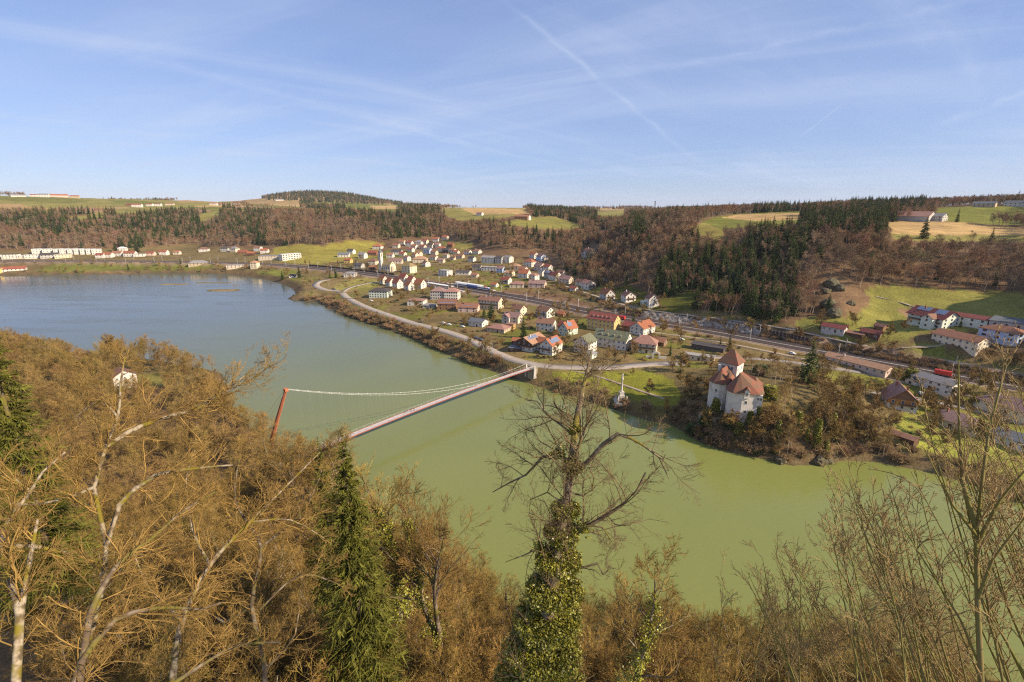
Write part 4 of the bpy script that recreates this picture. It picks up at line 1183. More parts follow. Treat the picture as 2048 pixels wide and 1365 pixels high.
H_(1284, 672, 16, 12, 5.2, -58, 'white', 'orange', 'white house with bright orange-red gable below the railway', pitch=33, wing=[(-3, 7, 13, 9, 4.8, pi / 2, 'brown', 'dkred', 'g', 30)])
H_(1288, 707, 16, 11, 6.6, 6, 'cream', 'pinkb', 'cream house with pinkish hipped roof and long balcony', rt='h', pitch=38, balcony=['front'], chim=1)
H_(1318, 693, 9, 7, 3.2, 20, 'brown', 'rust', 'low rust-roofed outbuilding beside the cream house', chim=0, name='outbuilding')
H_(1170, 708, 12, 11, 7.4, -62, 'white', 'green', 'white gabled villa wing with green-grey roof facing the river', pitch=36, balcony=['left'], chim=0)
H_(1224, 700, 24, 11, 6.8, 22, 'white', 'green', 'long white hotel with dark green roof and pointed dormers', pitch=42, dorm=4, chim=1)
H_(1180, 718, 7, 6, 3.2, 35, 'mint', 'grey', 'small pavilion with grey-green roof in front of the white villa', rt='h', pitch=25, chim=0, cat='pavilion', name='pavilion')
H_(1062, 704, 17, 13, 6.6, -56, 'white', 'tan', 'chalet with dark wooden gable over white ground floor near the footbridge', pitch=27, upper='wood', split=3.4, over=1.3, balcony=['left'], solar=[(-.4, .2, .45, .85, -1)])
H_(1102, 711, 13, 10, 6.4, -58, 'white', 'orange', 'white house with orange roof and solar panels next to the chalet', pitch=40, solar=[(-.38, .38, .25, .8, -1)], wing=[(1, 5.5, 10, 7, 6.0, pi / 2, 'white', 'orange', 'g', 42)], balcony=['left'])
H_(1032, 704, 9, 6, 2.9, 20, 'wood', 'slate', 'low porch building with blue-grey roof beside the chalet', rt='h', pitch=22, chim=0, name='porch')
H_(1038, 692, 9, 7, 3.4, 15, 'wood', 'orange', 'low orange-roofed shed behind the chalet', pitch=24, chim=0, name='shed', cat='shed')
H_(1026, 648, 14, 9, 5.6, 28, 'beige', 'mauve', 'grey gabled house with dark roof among garden trees', pitch=36, wing=[(-3.5, -4, 7, 7, 5.4, pi / 2, 'grey', 'mauve', 'g', 38)])
H_(1038, 632, 11, 9, 6.0, 40, 'cream', 'brown', 'cream house with brown roof and sunlit gable below the tracks', pitch=36)
H_(998, 667, 16, 12, 3.2, 30, 'tan', 'pinkb', 'wide low tan bungalow with shallow hipped roof', rt='h', pitch=22, chim=0)
H_(957, 655, 14, 9.5, 4.0, 36, 'white', 'slate', 'white bungalow with slate-blue gable roof near the promenade', pitch=24, chim=0)
H_(1022, 660, 6, 5, 4.4, 20, 'ochre', 'pinkb', 'small ochre cube annex beside the dark spruce', rt='f', chim=0, name='annex')
H_(982, 620, 22, 11, 8.2, 28, 'cream', 'brown', 'three-storey apartment house with pale yellow gable and brown roof', pitch=28, chim=2, balcony=['front'], n_long=7)
H_(896, 621, 18, 11, 6.0, 14, 'brown', 'brown', 'dark-fronted row house with skylights in its brown roof', pitch=36, chim=0, solar=[(-.4, .4, .2, .3, -1)])
H_(938, 626, 19, 10, 4.6, 18, 'pink', 'rust', 'low row house with rust roof beside the big conifer', pitch=34, chim=1, solar=[(-.35, .35, .3, .38, -1)])
H_(878, 600, 15, 12, 9.2, 16, 'grey', 'mauve', 'grey half of the apartment block with blue balconies', rt='h', pitch=28, chim=1, n_long=6)
H_(905, 601, 15, 12, 9.0, 16, 'white', 'pinkb', 'white half of the apartment block with many small windows', rt='h', pitch=28, chim=1, n_long=6)
H_(835, 612, 17, 12, 5.2, 22, 'white', 'pinkb', 'modern white house with flat pinkish-brown roof', rt='h', pitch=12, chim=0)
H_(860, 618, 12, 9, 3.0, 24, 'beige', 'grey', 'low grey-roofed garage house beside the modern house', rt='h', pitch=14, chim=0)
H_(762, 597, 22, 13, 7.6, 26, 'mint', 'dark', 'large three-storey house with dark hipped roof and white gable end', rt='h', pitch=24, chim=1, n_long=7)
for (u, v, L, W, H, a, col, lab) in [(767, 569, 10, 8, 6.0, 58, 'orange', 'first white orange-roofed terrace house from the side road'), (781, 573, 9, 8, 5.6, 55, 'orange', 'second white orange-roofed terrace house from the side road'),
                                   (796, 578, 10, 9, 7.0, 55, 'red', 'tall white gabled terrace house in the middle of the red-roofed row'), (809, 568, 11, 9, 7.2, 52, 'red', 'white gabled house rising behind the middle of the red-roofed row'),
                                   (819, 582, 9, 8, 6.4, 58, 'orange', 'white gabled terrace house at the front of the red-roofed row'), (824, 570, 9, 8, 6.0, 50, 'red', 'small white house in the second line of the red-roofed row'),
                                   (841, 578, 12, 9, 6.0, 48, 'orange', 'last white orange-roofed terrace house nearest the station')]:
    H_(u, v, L, W, H, a, 'white', col, lab, pitch=48, chim=0, group='red-roofed terrace houses below the church')
# --- around the church and station
H_(702, 555, 16, 11, 4.6, 24, 'white', 'grey', 'white bungalow with pale grey roof left of the tracks', rt='h', pitch=20, chim=0)
H_(587, 556, 10, 7, 3.0, 20, 'white', 'dark', 'small white boathouse with dark roof by the lake bend', pitch=28, chim=0)
H_(819, 547, 17, 14, 10, 46, 'cream', 'moss', 'square cream parish house with mossy hipped roof', rt='h', pitch=34, chim=1)
H_(891, 553, 16, 12, 7.2, 42, 'white', 'flat', 'white cube-like house with flat roof by the station', rt='f', chim=0)
H_(927, 551, 20, 12, 4.0, 20, 'white', 'dark', 'white bungalow with dark shallow roof near the station', pitch=18, chim=0)
H_(978, 528, 22, 12, 8.6, 26, 'white', 'grey', 'long three-storey white apartment block with grey roof', pitch=24, chim=0)
H_(1000, 528, 12, 11, 9, 30, 'grey', 'dark', 'grey three-storey block beside the white apartments', pitch=24, chim=0)
H_(1017, 527, 12, 11, 8.6, 40, 'white', 'grey', 'white three-storey block at the end of the apartments', pitch=26, chim=0)
H_(980, 543, 24, 10, 5.4, 22, 'white', 'flat', 'long low white flat-roofed school wing', rt='f', chim=0)
H_(1002, 546, 10, 9, 6.0, 30, 'blue', 'mauve', 'pale blue house with brown roof below the apartments', pitch=34)
H_(1031, 540, 14, 11, 5.0, 20, 'cream', 'tan', 'cream house with wide orange-brown hipped roof', rt='h', pitch=30)
H_(1060, 535, 15, 11, 7.6, 40, 'white', 'orange', 'tall house with bright red hipped roof below the wood', rt='h', pitch=36)
H_(1068, 518, 13, 10, 6.0, 50, 'white', 'orange', 'upper house with orange roof at the edge of the wood', pitch=36)
H_(1083, 522, 15, 11, 6.4, 60, 'blue', 'mauve', 'pale blue gabled house highest beside the wood', pitch=32, wing=[(5, 3, 10, 8, 4.0, 0, 'white', 'pinkb', 'g', 30)])
H_(1080, 542, 14, 11, 6.4, 50, 'pink', 'mauve', 'pinkish house with grey-brown gable roof', pitch=36)
H_(1049, 557, 14, 11, 6.2, 30, 'white', 'orange', 'white house with large bright orange roof above the station meadow', pitch=42)
H_(1068, 563, 10, 9, 7.0, 40, 'white', 'pinkb', 'white cube house with pale brown roof next to the orange roof', rt='h', pitch=26)
H_(1085, 553, 10, 8, 5.6, 55, 'white', 'grey', 'small white gabled house behind the cube house', pitch=36)
H_(1098, 557, 11, 8, 5.4, 35, 'grey', 'dark', 'grey house with dark solar roof by the hill lane', pitch=36, solar=[(-.4, .4, .2, .85, -1)])
H_(1110, 562, 14, 10, 5.6, 48, 'white', 'dkred', 'white house with dark red roof where the hill lane starts', pitch=40)
H_(1132, 569, 15, 10, 5.2, 35, 'beige', 'mauve', 'beige house with grey-brown roof under the wooded slope', pitch=36)
H_(1176, 580, 13, 10, 6.4, 52, 'white', 'pinkb', 'white chalet-like house with brown roof and balcony at the wood edge', pitch=30, balcony=['right'])
H_(1148, 583, 8, 6, 3.4, 40, 'white', 'red', 'small white garage with red roof by the hill road', chim=0, name='garage', cat='garage')
H_(1214, 602, 12, 10, 6.0, 58, 'grey', 'orange', 'timber-fronted house with orange-red roof above the tracks', pitch=42, balcony=['right'])
H_(1256, 606, 11, 10, 5.8, 64, 'white', 'brown', 'white house with dark balcony and brown gable above the tracks', pitch=34, balcony=['right'])
H_(1303, 616, 11, 9, 7.0, 70, 'white', 'brown', 'lone tall white gabled house at the foot of the spruce wood', pitch=42, wing=[(-3, -6, 5, 5, 3.0, 0, 'green', 'white', 's', 10)])
H_(1012, 569, 12, 9, 5.2, 34, 'white', 'red', 'white house with red roof on the station meadow', pitch=36, balcony=['front'])
H_(989, 575, 8, 6, 3.2, 34, 'white', 'orange', 'small orange-roofed hut on the station meadow', pitch=36, chim=0, name='hut', cat='hut')
H_(1035, 576, 17, 11, 4.2, 12, 'cream', 'pinkb', 'wide yellow-walled bungalow with brown hipped roof', rt='h', pitch=26)
H_(1075, 577, 19, 12, 5.0, 14, 'pink', 'mauve', 'broad mauve-roofed house above the railway bank', pitch=30)
H_(1181, 514, 16, 11, 7.6, 40, 'white', 'brown', 'large white house alone in the shaded hillside wood', pitch=32, wing=[(-8, -3, 8, 7, 4.0, 0, 'white', 'white', 'f', 10)])
H_(1210, 473, 12, 9, 6, 40, 'white', 'red', 'white house with red roof high in the side valley', pitch=36)
H_(1165, 535, 9, 6, 2.8, 15, 'white', 'white', 'small white shed below the lone hillside house', rt='s', chim=0, name='shed', cat='shed')
H_(1216, 561, 9, 6, 2.8, 15, 'white', 'grey', 'small pale shed at the edge of the shaded slope', rt='s', chim=0, name='shed', cat='shed')
# --- upper village
UP = [(819, 494, 14, 10, 8.0, 30, 'white', 'red', 'three-storey white house with red roof in the upper village'), (838, 493, 15, 10, 7.6, 30, 'white', 'grey', 'white house with grey hipped roof in the upper village'),
      (851, 489, 11, 9, 6.6, 35, 'cream', 'red', 'cream house with red roof near the top of the village'), (873, 484, 13, 10, 6, 25, 'white', 'orange', 'white house with long orange roof at the top of the village'),
      (891, 481, 13, 10, 6.4, 35, 'beige', 'orange', 'highest orange-roofed house under the wood'), (793, 497, 13, 9, 5.4, 30, 'cream', 'rust', 'cream house with rust roof above the dark-roofed villa'),
      (794, 510, 20, 12, 5, 20, 'white', 'dark', 'broad white house with dark blue-black roof above the church'), (822, 505, 12, 9, 5.4, 40, 'white', 'red', 'red-roofed house in the heart of the upper village'),
      (838, 514, 11, 9, 6.2, 45, 'pink', 'tan', 'peach-coloured gabled house in the village centre'), (856, 508, 14, 11, 6.4, 35, 'blue', 'slate', 'blue-grey house with slate roof in the upper village'),
      (884, 504, 14, 10, 5.6, 30, 'cream', 'orange', 'bright orange-roofed house in the garden quarter'), (894, 507, 13, 10, 5.4, 35, 'dark', 'dark', 'dark timber house in the garden quarter'),
      (906, 507, 11, 9, 5.0, 40, 'white', 'rust', 'white house with rust roof next to the dark timber house'), (936, 510, 12, 9, 5.0, 40, 'white', 'brown', 'white gabled house with brown roof on the garden slope'),
      (955, 509, 14, 10, 5.2, 45, 'white', 'rust', 'white gabled house furthest along the garden slope'), (920, 518, 14, 10, 5.0, 30, 'beige', 'brown', 'brown-roofed bungalow below the garden slope'),
      (906, 521, 8, 7, 6.2, 40, 'pink', 'tan', 'narrow pink house beside the brown bungalow'), (893, 516, 9, 7, 4.6, 40, 'white', 'tan', 'small white house in the orchard'),
      (815, 523, 11, 8, 6.6, 55, 'white', 'pinkb', 'white gabled house behind the parish house'), (831, 516, 10, 8, 5.8, 50, 'cream', 'rust', 'cream gabled house above the old inn'),
      (841, 527, 23, 13, 6.6, 16, 'cream', 'tan', 'long cream inn with orange-brown hipped roof'), (853, 534, 10, 9, 6.0, 60, 'white', 'brown', 'steep dark-roofed house beside the cream inn'),
      (792, 529, 22, 11, 5.4, 16, 'beige', 'mauve', 'long brown-roofed row behind the church'), (747, 530, 14, 11, 6.0, 30, 'cream', 'brown', 'brown hipped-roof house left of the church tower'),
      (719, 537, 14, 10, 4.6, 36, 'grey', 'dark', 'grey gabled workshop by the railway curve'), (746, 540, 10, 8, 4.0, 30, 'wood', 'rust', 'low rust-roofed barn at the foot of the church'),
      (756, 499, 18, 13, 5.4, 25, 'white', 'orange', 'farmhouse with large orange hipped roof above the meadow'), (747, 512, 18, 11, 5.2, 28, 'brown', 'red', 'dark barn with bright red roof at the meadow edge'),
      (703, 509, 13, 10, 6.0, 36, 'white', 'dark', 'white house with dark gable roof on the meadow'), (688, 515, 20, 11, 4.2, 15, 'white', 'slate', 'long white bungalow with slate roof on the meadow'),
      (726, 518, 13, 11, 7.2, 36, 'white', 'grey', 'white split-level house below the meadow'), (697, 527, 12, 9, 5.2, 30, 'yellow', 'orange', 'yellow-orange house at the foot of the meadow')]
for (u, v, L, W, H, a, wl_, rf_, lab) in UP:
    H_(u, v, L, W, H, a, wl_, rf_, lab, rt='h' if 'hipped' in lab else 'g', pitch=34, far=True, chim=1 if L < 16 else 0)
for (u, v, L, W, H, a, wl_, rf_, lab) in [
      (805, 490, 12, 9, 5.6, 30, 'cream', 'rust', 'rust-roofed house at the upper left end of the top row'), (829, 499, 11, 9, 5.4, 35, 'white', 'rust', 'small rust-roofed house right below the three-storey white one'),
      (846, 500, 12, 9, 5.8, 40, 'beige', 'red', 'beige house with red roof beside the slate-roofed one'), (862, 497, 12, 10, 6, 30, 'white', 'dark', 'white house with dark roof below the top row'),
      (869, 511, 12, 9, 5.4, 40, 'beige', 'rust', 'beige rust-roofed house between blue-grey house and orchard'), (876, 495, 10, 8, 5.0, 35, 'white', 'pinkb', 'little white house above the bright orange roof'),
      (902, 496, 12, 9, 5.4, 30, 'brown', 'red', 'brown house with red roof on the upper slope lawn'), (913, 510, 10, 8, 4.8, 35, 'cream', 'orange', 'cream cottage with orange roof below the slope lawn'),
      (806, 514, 12, 9, 5.4, 40, 'cream', 'red', 'cream house with red roof between parish house and dark-roofed villa'), (781, 516, 12, 9, 5.0, 25, 'white', 'rust', 'white house with rust roof just above the church nave'),
      (868, 521, 12, 9, 5.2, 35, 'white', 'brown', 'white house with brown roof right of the steep dark roof'), (882, 527, 12, 9, 4.8, 25, 'beige', 'mauve', 'low mauve-roofed house at the orchard foot'),
      (944, 524, 11, 9, 5.0, 35, 'white', 'dark', 'white dark-roofed house left of the long apartment block'), (955, 541, 13, 9, 4.6, 25, 'cream', 'dark', 'cream dark-roofed house left of the flat-roofed school'),
      (1046, 547, 11, 9, 5.6, 35, 'white', 'rust', 'white rust-roofed house above the big orange roof'), (1020, 553, 11, 8, 4.8, 30, 'cream', 'tan', 'cream tan-roofed house below the pale blue house'),
      (1096, 543, 11, 9, 5.6, 45, 'white', 'red', 'white red-roofed house under the wooded hill foot'), (1122, 555, 10, 8, 5.0, 40, 'white', 'brown', 'white brown-roofed house right of the dark red roof'),
      (950, 556, 9, 7, 3.6, 30, 'beige', 'rust', 'small rust-roofed station hut beside the canopy'), (1160, 572, 9, 7, 4.6, 40, 'cream', 'brown', 'small cream house between beige house and chalet')]:
    H_(u, v, L, W, H, a, wl_, rf_, lab, pitch=36, far=True, chim=0)
# --- lakeside, far left
for k, u in enumerate((76, 97, 119, 131, 147, 160, 172, 184, 195)):
    H_(u, 509, 15, 11, 9.5, 8, 'white', 'white', 'white flat-roofed apartment cube in the row under the wood, %s from the west end' % ('first', 'second', 'third', 'fourth', 'fifth', 'sixth', 'seventh', 'eighth', 'last')[k], rt='f', chim=0, far=True, group='white apartment cubes by the lake', cat='apartment block', name='apartment_block')
for (u, v, L, W, H, a, wl_, rf_, rt, lab) in [
    (-8, 518, 18, 12, 7, 20, 'white', 'flat', 'f', 'white flat-roofed house cut by the left picture edge'), (24, 519, 24, 13, 8, 22, 'white', 'dark', 'f', 'broad white lakeside house with dark roof edge'),
    (42, 518, 16, 12, 5, 25, 'white', 'white', 'f', 'low white annex beside the broad lakeside house'), (70, 518, 26, 12, 7, 15, 'white', 'flat', 'f', 'long white two-storey block in front of the cubes'),
    (101, 517, 26, 12, 6, 10, 'grey', 'dark', 'g', 'dark-roofed grey hall in front of the cubes'), (128, 517, 24, 12, 7, 12, 'cream', 'flat', 'f', 'cream flat-roofed block in front of the cubes'),
    (202, 517, 13, 10, 6, 30, 'white', 'red', 'g', 'first red-roofed house right of the white cubes'), (217, 516, 17, 11, 6, 35, 'white', 'orange', 'g', 'bright orange-roofed house right of the white cubes'),
    (237, 513, 18, 11, 6, 35, 'white', 'rust', 'g', 'white house with rust roof under two dark trees'), (262, 514, 20, 12, 6.5, 30, 'white', 'red', 'g', 'large white gabled house with red roof by the lake road'),
    (280, 514, 18, 11, 5, 15, 'white', 'grey', 'f', 'white flat-topped hall by the lake road'), (303, 512, 14, 10, 5, 30, 'pink', 'red', 'g', 'pinkish house with red roof by the lake road'),
    (329, 511, 15, 10, 7, 35, 'white', 'red', 'g', 'tall white house with red roof under the clearing'), (246, 503, 15, 10, 5, 25, 'white', 'white', 'h', 'white house set above the lake road'),
    (409, 504, 18, 11, 5.5, 22, 'white', 'brown', 'h', 'wide white house with brown hipped roof at the wood edge'), (452, 504, 16, 11, 6.5, 35, 'grey', 'dark', 'h', 'grey villa with hipped roof below the red bushes'),
    (470, 505, 15, 11, 7, 45, 'cream', 'grey', 'h', 'cream villa with hipped roof below the red bushes'), (487, 509, 18, 11, 4.5, 20, 'brown', 'red', 'g', 'dark red low barn near the factory'),
    (503, 512, 14, 10, 4.5, 25, 'wood', 'orange', 'g', 'orange-roofed barn near the factory'), (517, 503, 14, 10, 6.5, 35, 'white', 'brown', 'g', 'white house with brown roof above the factory'),
    (530, 507, 14, 10, 5.5, 20, 'white', 'orange', 'g', 'white house with orange roof above the factory'),
    (26, 543, 34, 12, 5, 10, 'white', 'red', 'g', 'long red-roofed boat hall on the lake shore'), (2, 547, 10, 10, 5, 60, 'yellow', 'tan', 'g', 'yellow gabled house on the lake shore at the left edge'),
    (398, 533, 28, 12, 4.5, 15, 'tan', 'grey', 'h', 'low tan lakeside hall with grey roof'), (473, 538, 28, 10, 4.5, 12, 'beige', 'flat', 'f', 'long low beige building by the lake'), (511, 538, 11, 10, 8.5, 30, 'cream', 'tan', 'h', 'square cream house by the lake reeds'),
    (355, 510, 12, 9, 5, 30, 'beige', 'rust', 'g', 'small beige house under the clearing')]:
    H_(u, v, L, W, H, a, wl_, rf_, lab, rt=rt, pitch=32, far=True, chim=0)
# factory
H_(548, 521, 46, 22, 6.5, 16, 'beige', 'grey', 'long grey factory hall below the yellow meadow', rt='f', chim=0, far=True, cat='factory', name='factory_hall')
H_(581, 521, 36, 13, 10, -28, 'white', 'white', 'white ribbon-windowed office wing of the factory', rt='f', chim=0, far=True, cat='office', name='office_wing', ww=2.6, wh=1.4, storeys=3)
# --- farms on the plateau
for (u, v, L, W, H, a, wl_, rf_, lab) in [
    (118, 394, 64, 24, 9, 10, 'pink', 'orange', 'large orange-roofed barn on the left skyline'), (38, 391, 44, 16, 6, 10, 'white', 'grey', 'pale hall on the far left skyline'), (88, 392, 36, 18, 10, 20, 'white', 'grey', 'white farmhouse beside the orange skyline barn'),
    (150, 394, 30, 14, 9, 20, 'tan', 'orange', 'tan house on the skyline right of the barn'), (68, 394, 24, 12, 8, 20, 'white', 'red', 'small white house below the left skyline'),
    (275, 415, 30, 14, 9, 25, 'white', 'red', 'white farmhouse with red roof on the upper meadow'), (262, 413, 28, 12, 6, 20, 'brown', 'dkred', 'dark red barn of the upper meadow farm'), (300, 413, 22, 12, 7, 30, 'white', 'red', 'second white house of the upper meadow farm'),
    (315, 413, 28, 14, 8, 25, 'white', 'brown', 'third white house of the upper meadow farm'), (340, 411, 30, 12, 6, 20, 'beige', 'rust', 'low barn at the end of the upper meadow farm'),
    (428, 411, 30, 14, 8, 25, 'white', 'rust', 'white farmhouse on the middle plateau'), (446, 411, 34, 14, 7, 20, 'beige', 'red', 'red-roofed barn on the middle plateau'), (472, 411, 36, 14, 8, 25, 'white', 'brown', 'white farm with brown roof on the middle plateau'),
    (655, 415, 32, 14, 9, 20, 'white', 'red', 'white farm with bright red roof above the wooded slope'), (677, 413, 26, 14, 9, 30, 'white', 'red', 'second red-roofed farm above the wooded slope'), (626, 413, 34, 13, 7, 20, 'beige', 'rust', 'brown barn above the wooded slope'),
    (560, 402, 46, 16, 6, 10, 'white', 'grey', 'long pale greenhouse-like hall under the far wooded hill'), (930, 416, 40, 14, 6, 10, 'white', 'grey', 'long white hall on the central ridge'), (1043, 440, 30, 13, 7, 15, 'brown', 'rust', 'brown farm beside the rounded green meadow'),
    (1054, 440, 14, 11, 7, 40, 'white', 'red', 'white farmhouse beside the rounded green meadow'), (960, 432, 16, 11, 6, 30, 'white', 'rust', 'white house among the straw fields'),
    (1826, 443, 40, 24, 6, 20, 'grey', 'pinkb', 'big wide-roofed barn on the right plateau'), (1862, 443, 28, 16, 6, 20, 'grey', 'grey', 'grey shed next to the wide-roofed barn'), (1712, 428, 18, 12, 9, 20, 'white', 'red', 'white house with red roof behind the dark spruces'),
    (1748, 424, 20, 12, 6, 20, 'white', 'tan', 'low white farmhouse left of the wide-roofed barn'), (1782, 420, 24, 12, 6, 20, 'white', 'grey', 'white farm building on the right skyline'),
    (1968, 415, 26, 12, 5, 10, 'tan', 'slate', 'long slate-roofed hall on the right skyline'), (2036, 414, 30, 14, 5, 10, 'white', 'slate', 'white hall with slate roof at the right skyline edge')]:
    H_(u, v, L, W, H, a, wl_, rf_, lab, pitch=26, far=True, chim=0, cat='farm building', name='farm_building', wins=L < 40)
# --- right-hand valley
H_(1862, 657, 22, 15, 7.2, 34, 'mint', 'dkred', 'large pale farmhouse with red roof, solar panels and balconies', pitch=30, over=1.2, balcony=['front'], solar=[(-.42, -.05, .5, .95, -1), (.12, .4, .4, .95, -1)], wing=[(4, -8, 7, 7, 6.8, pi / 2, 'mint', 'brown', 'g', 34)])
H_(1936, 656, 20, 9, 5.6, 18, 'mint', 'dkred', 'long pale stable with red roof beside the farmhouse', pitch=20, chim=0)
H_(1915, 703, 24, 12, 6, 28, 'cream', 'rust', 'white house with wide rust-red roof below the farm', pitch=24, chim=0)
H_(2000, 692, 19, 11, 5.4, 26, 'blue', 'rust', 'bluish-white bungalow with hipped rust roof', rt='h', pitch=24, chim=0, wh=1.2, ww=2.0)
H_(1666, 672, 14, 6, 3.4, 18, 'grey', 'dkred', 'long red-roofed field barn beside the hill road', pitch=32, chim=0, name='barn', cat='barn')
H_(1703, 678, 14, 5, 2.4, 18, 'wood', 'brown', 'low open lean-to between two red-roofed barns', rt='s', chim=0, name='lean_to', cat='barn', wins=False)
H_(1740, 680, 11, 6, 3.2, 18, 'wood', 'dkred', 'smaller red-roofed field barn at the end of the pair', pitch=32, chim=0, name='barn', cat='barn')
H_(1760, 662, 6, 5, 2.6, 30, 'brown', 'brown', 'little wooden hut on the meadow above the barns', pitch=30, chim=0, name='hut', cat='hut', wins=False)
H_(2036, 672, 26, 10, 4, 10, 'grey', 'slate', 'grey machine shed at the right edge of the meadow', rt='s', chim=0, name='shed', cat='shed')
H_(1712, 744, 33, 9, 3.4, 24, 'pink', 'tan', 'long low railway shed with tan tiled roof', pitch=22, chim=1, name='railway_shed', cat='shed')
oh = H_(1793, 820, 13, 12, 5.2, 74, 'white', 'pinkb', 'orange and white house with big brown wooden gable above the river', pitch=42, upper='orange', split=3.0, over=0.9, chim=2, balcony=['right'])
for s_ in (-1, 1):
    xa, xb = s_ * 6.53, s_ * 6.62
    tri = [(-6.1, 5.3), (6.1, 5.3), (0, 10.6)]
    MB().add([(xa, y_, z_) for y_, z_ in tri] + [(xb, y_, z_) for y_, z_ in tri], [(0, 1, 2), (5, 4, 3), (0, 3, 4, 1), (1, 4, 5, 2), (2, 5, 3, 0)]).build('gable_cladding', wallm('brown'), oh)
H_(1866, 788, 19, 9, 5.2, 26, 'white', 'grey', 'white two-storey house with grey gable roof by the lane', pitch=24, chim=0, wing=[(-8, -4, 6, 5, 3.0, pi / 2, 'white', 'dark', 'g', 24)])
H_(1910, 864, 18, 13, 3.4, 20, 'cream', 'mauve', 'bungalow with broad mauve-brown hipped roof behind the twigs', rt='h', pitch=26)
H_(2014, 840, 22, 14, 3.6, 24, 'cream', 'mauve', 'pale bungalow with wide brown hipped roof at the right edge', rt='h', pitch=24)
H_(1806, 888, 9, 5, 2.3, 20, 'wood', 'brown', 'small brown garden shed above the river bank', pitch=18, chim=0, name='shed', cat='shed', wins=False)
H_(2030, 902, 17, 11, 3.6, 15, 'white', 'slate', 'grey-roofed bungalow half hidden behind right-hand twigs', rt='h', pitch=20)
H_(1416, 704, 21, 6, 3.0, 16, 'dark', 'dark', 'long dark garage row below the railway', rt='s', chim=0, name='garage_row', cat='garage', wins=False)
H_(1398, 722, 18, 6, 3.0, 6, 'cream', 'flat', 'low cream garage row behind garden trees', rt='f', chim=0, name='garage_row', cat='garage')
# --- the white house in the near-bank wood
H_(251, 778, 9, 10.5, 7.6, 80, 'white', 'brown', 'white gabled house alone in the near-bank wood by the lake', pitch=30, chim=0, n_gab=3, n_long=3, ww=0.7, wh=0.9, far=False)
# ------------------------------------------------------------------ church
def local(u, v, z=None, back=0.0):
    p = hit(u, v) if z is None else P(u, v, z)
    az = atan2(p[0], p[1])
    return p[0] + sin(az) * back, p[1] + cos(az) * back, p[2], az
x, y, z, az = local(768, 543)
ch = empty('church', (x, y, z), -az - radians(48), 'cream village church with tall slim white clock tower', 'church')
gable_parts(ch, 22, 11, 10, 44, wallm('cream'), roofm('moss'), 'g', chim=0, x0=2, y0=6, roofname='nave_roof')
apse = MB().prism([(13 + 5 * cos(t), 6 + 4.6 * sin(t)) for t in np.linspace(-pi / 2, pi / 2, 7)] + [(12, 10.6), (12, 1.4)], -2, 8).build('apse', wallm('cream'), ch)
tw = MB().box(-8.8, -4.2, -1.2, 3.4, -2, 27).box(-9.0, -4.0, -1.4, 3.6, 19.5, 20.0).box(-9.0, -4.0, -1.4, 3.6, 27, 27.5).build('tower', wallm('white'), ch)
MB().lathe([(2.9, 27.5), (3.1, 28.6), (2.2, 30.2), (1.0, 31.2), (0.9, 32.6), (1.2, 33.0), (0.5, 34.2), (0.06, 36.2)], 10, -6.5, 1.1).build('onion_dome', roofm('slate'), tw)
for zz in (8, 14, 22.5):
    for (dx, dy, r) in ((-6.5, -1.22, 0), (-4.18, 1.1, pi / 2)):
        obj('window', win_mesh(1.0, 2.2)[1], ch, (dx, dy, zz), r, (1.2, 2, 1))
m_clock = M('clock_face', (0.05, 0.05, 0.06), 0.4, 0.1, 1.0)
for (dx, dy, r) in ((-6.5, -1.24, 0), (-4.16, 1.1, pi / 2)):
    o = obj('clock_face', mesh('clock_face', *(lambda b: (b.v, b.f))(MB().prism([(0.95 * cos(t), 0.95 * sin(t)) for t in np.linspace(0, 2 * pi, 17)[:-1]], 0, 0.06)), mats=[m_clock]), ch, (dx, dy, 25.2), 0)
    o.rotation_euler = (pi / 2, 0, r)
for k in range(4):
    obj('window', win_mesh(1.3, 4.0)[1], ch, (-4 + 4.4 * k, 0.48, 5.4), 0, (1, 2, 1))
obj('window', win_mesh(1.0, 1.6)[1], ch, (13.02, 6, 12), pi / 2, (1, 2, 1))

# ------------------------------------------------------------------ castle on the knoll
cx, cy, cz, az = local(1468, 838, 12.5)
castle = empty('castle', (cx, cy, 12.5), -az, 'whitewashed river castle with steep red tile roofs on the rocky knoll', 'castle')
m_cw = M('castle_plaster', (0.72, 0.63, 0.54), 0.92, 0.2, 0.30, col2=(0.50, 0.41, 0.33), lo=0.5, hi=0.75, bump=0.35, bscale=2.0)
m_cr = M('castle_tiles', (0.235, 0.088, 0.055), 0.9, 0.3, 0.22, col2=(0.165, 0.098, 0.058), lo=0.42, hi=0.6, bump=0.7, bscale=2.2, stretch=(1, 1, 3))
def cwin(parent, x, y, z, nx, ny, w=0.9, h=1.3):
    o = obj('window', win_mesh(w, h)[0], parent, (x + nx * 0.03, y + ny * 0.03, z), atan2(nx, -ny)); obj('pane', win_mesh(w, h)[1], o, None, 0)
# keep with a many-sided front
K_ = [(-4.4, 4.0), (-3.4, 0.6), (-1.4, -0.9), (2.2, -0.9), (8.6, 0.9), (10.2, 3.4), (9.6, 12.5), (-3.0, 12.5)]
keep = MB().prism(K_, -4, 13.4).build('keep', m_cw, castle)
rf = MB(); o_ = 0.8
cxk, cyk = 2.8, 6.0
E = [(cxk + (a - cxk) * 1.09, cyk + (b - cyk) * 1.09, 13.0) for a, b in K_]
apex = [(0.2, 5.6, 20.2), (0.8, 8.6, 20.2)]
rf.add(E + apex + [(a, b, 12.75) for a, b, _ in E], [(0, 1, 8), (1, 2, 8), (2, 3, 8), (3, 4, 8), (4, 5, 8), (5, 6, 9, 8), (6, 7, 9), (7, 0, 8, 9)] + [(i, i + 10, (i + 1) % 8 + 10, (i + 1) % 8) for i in range(8)] + [tuple(range(17, 9, -1))])
kroof = rf.build('keep_roof', m_cr, castle)
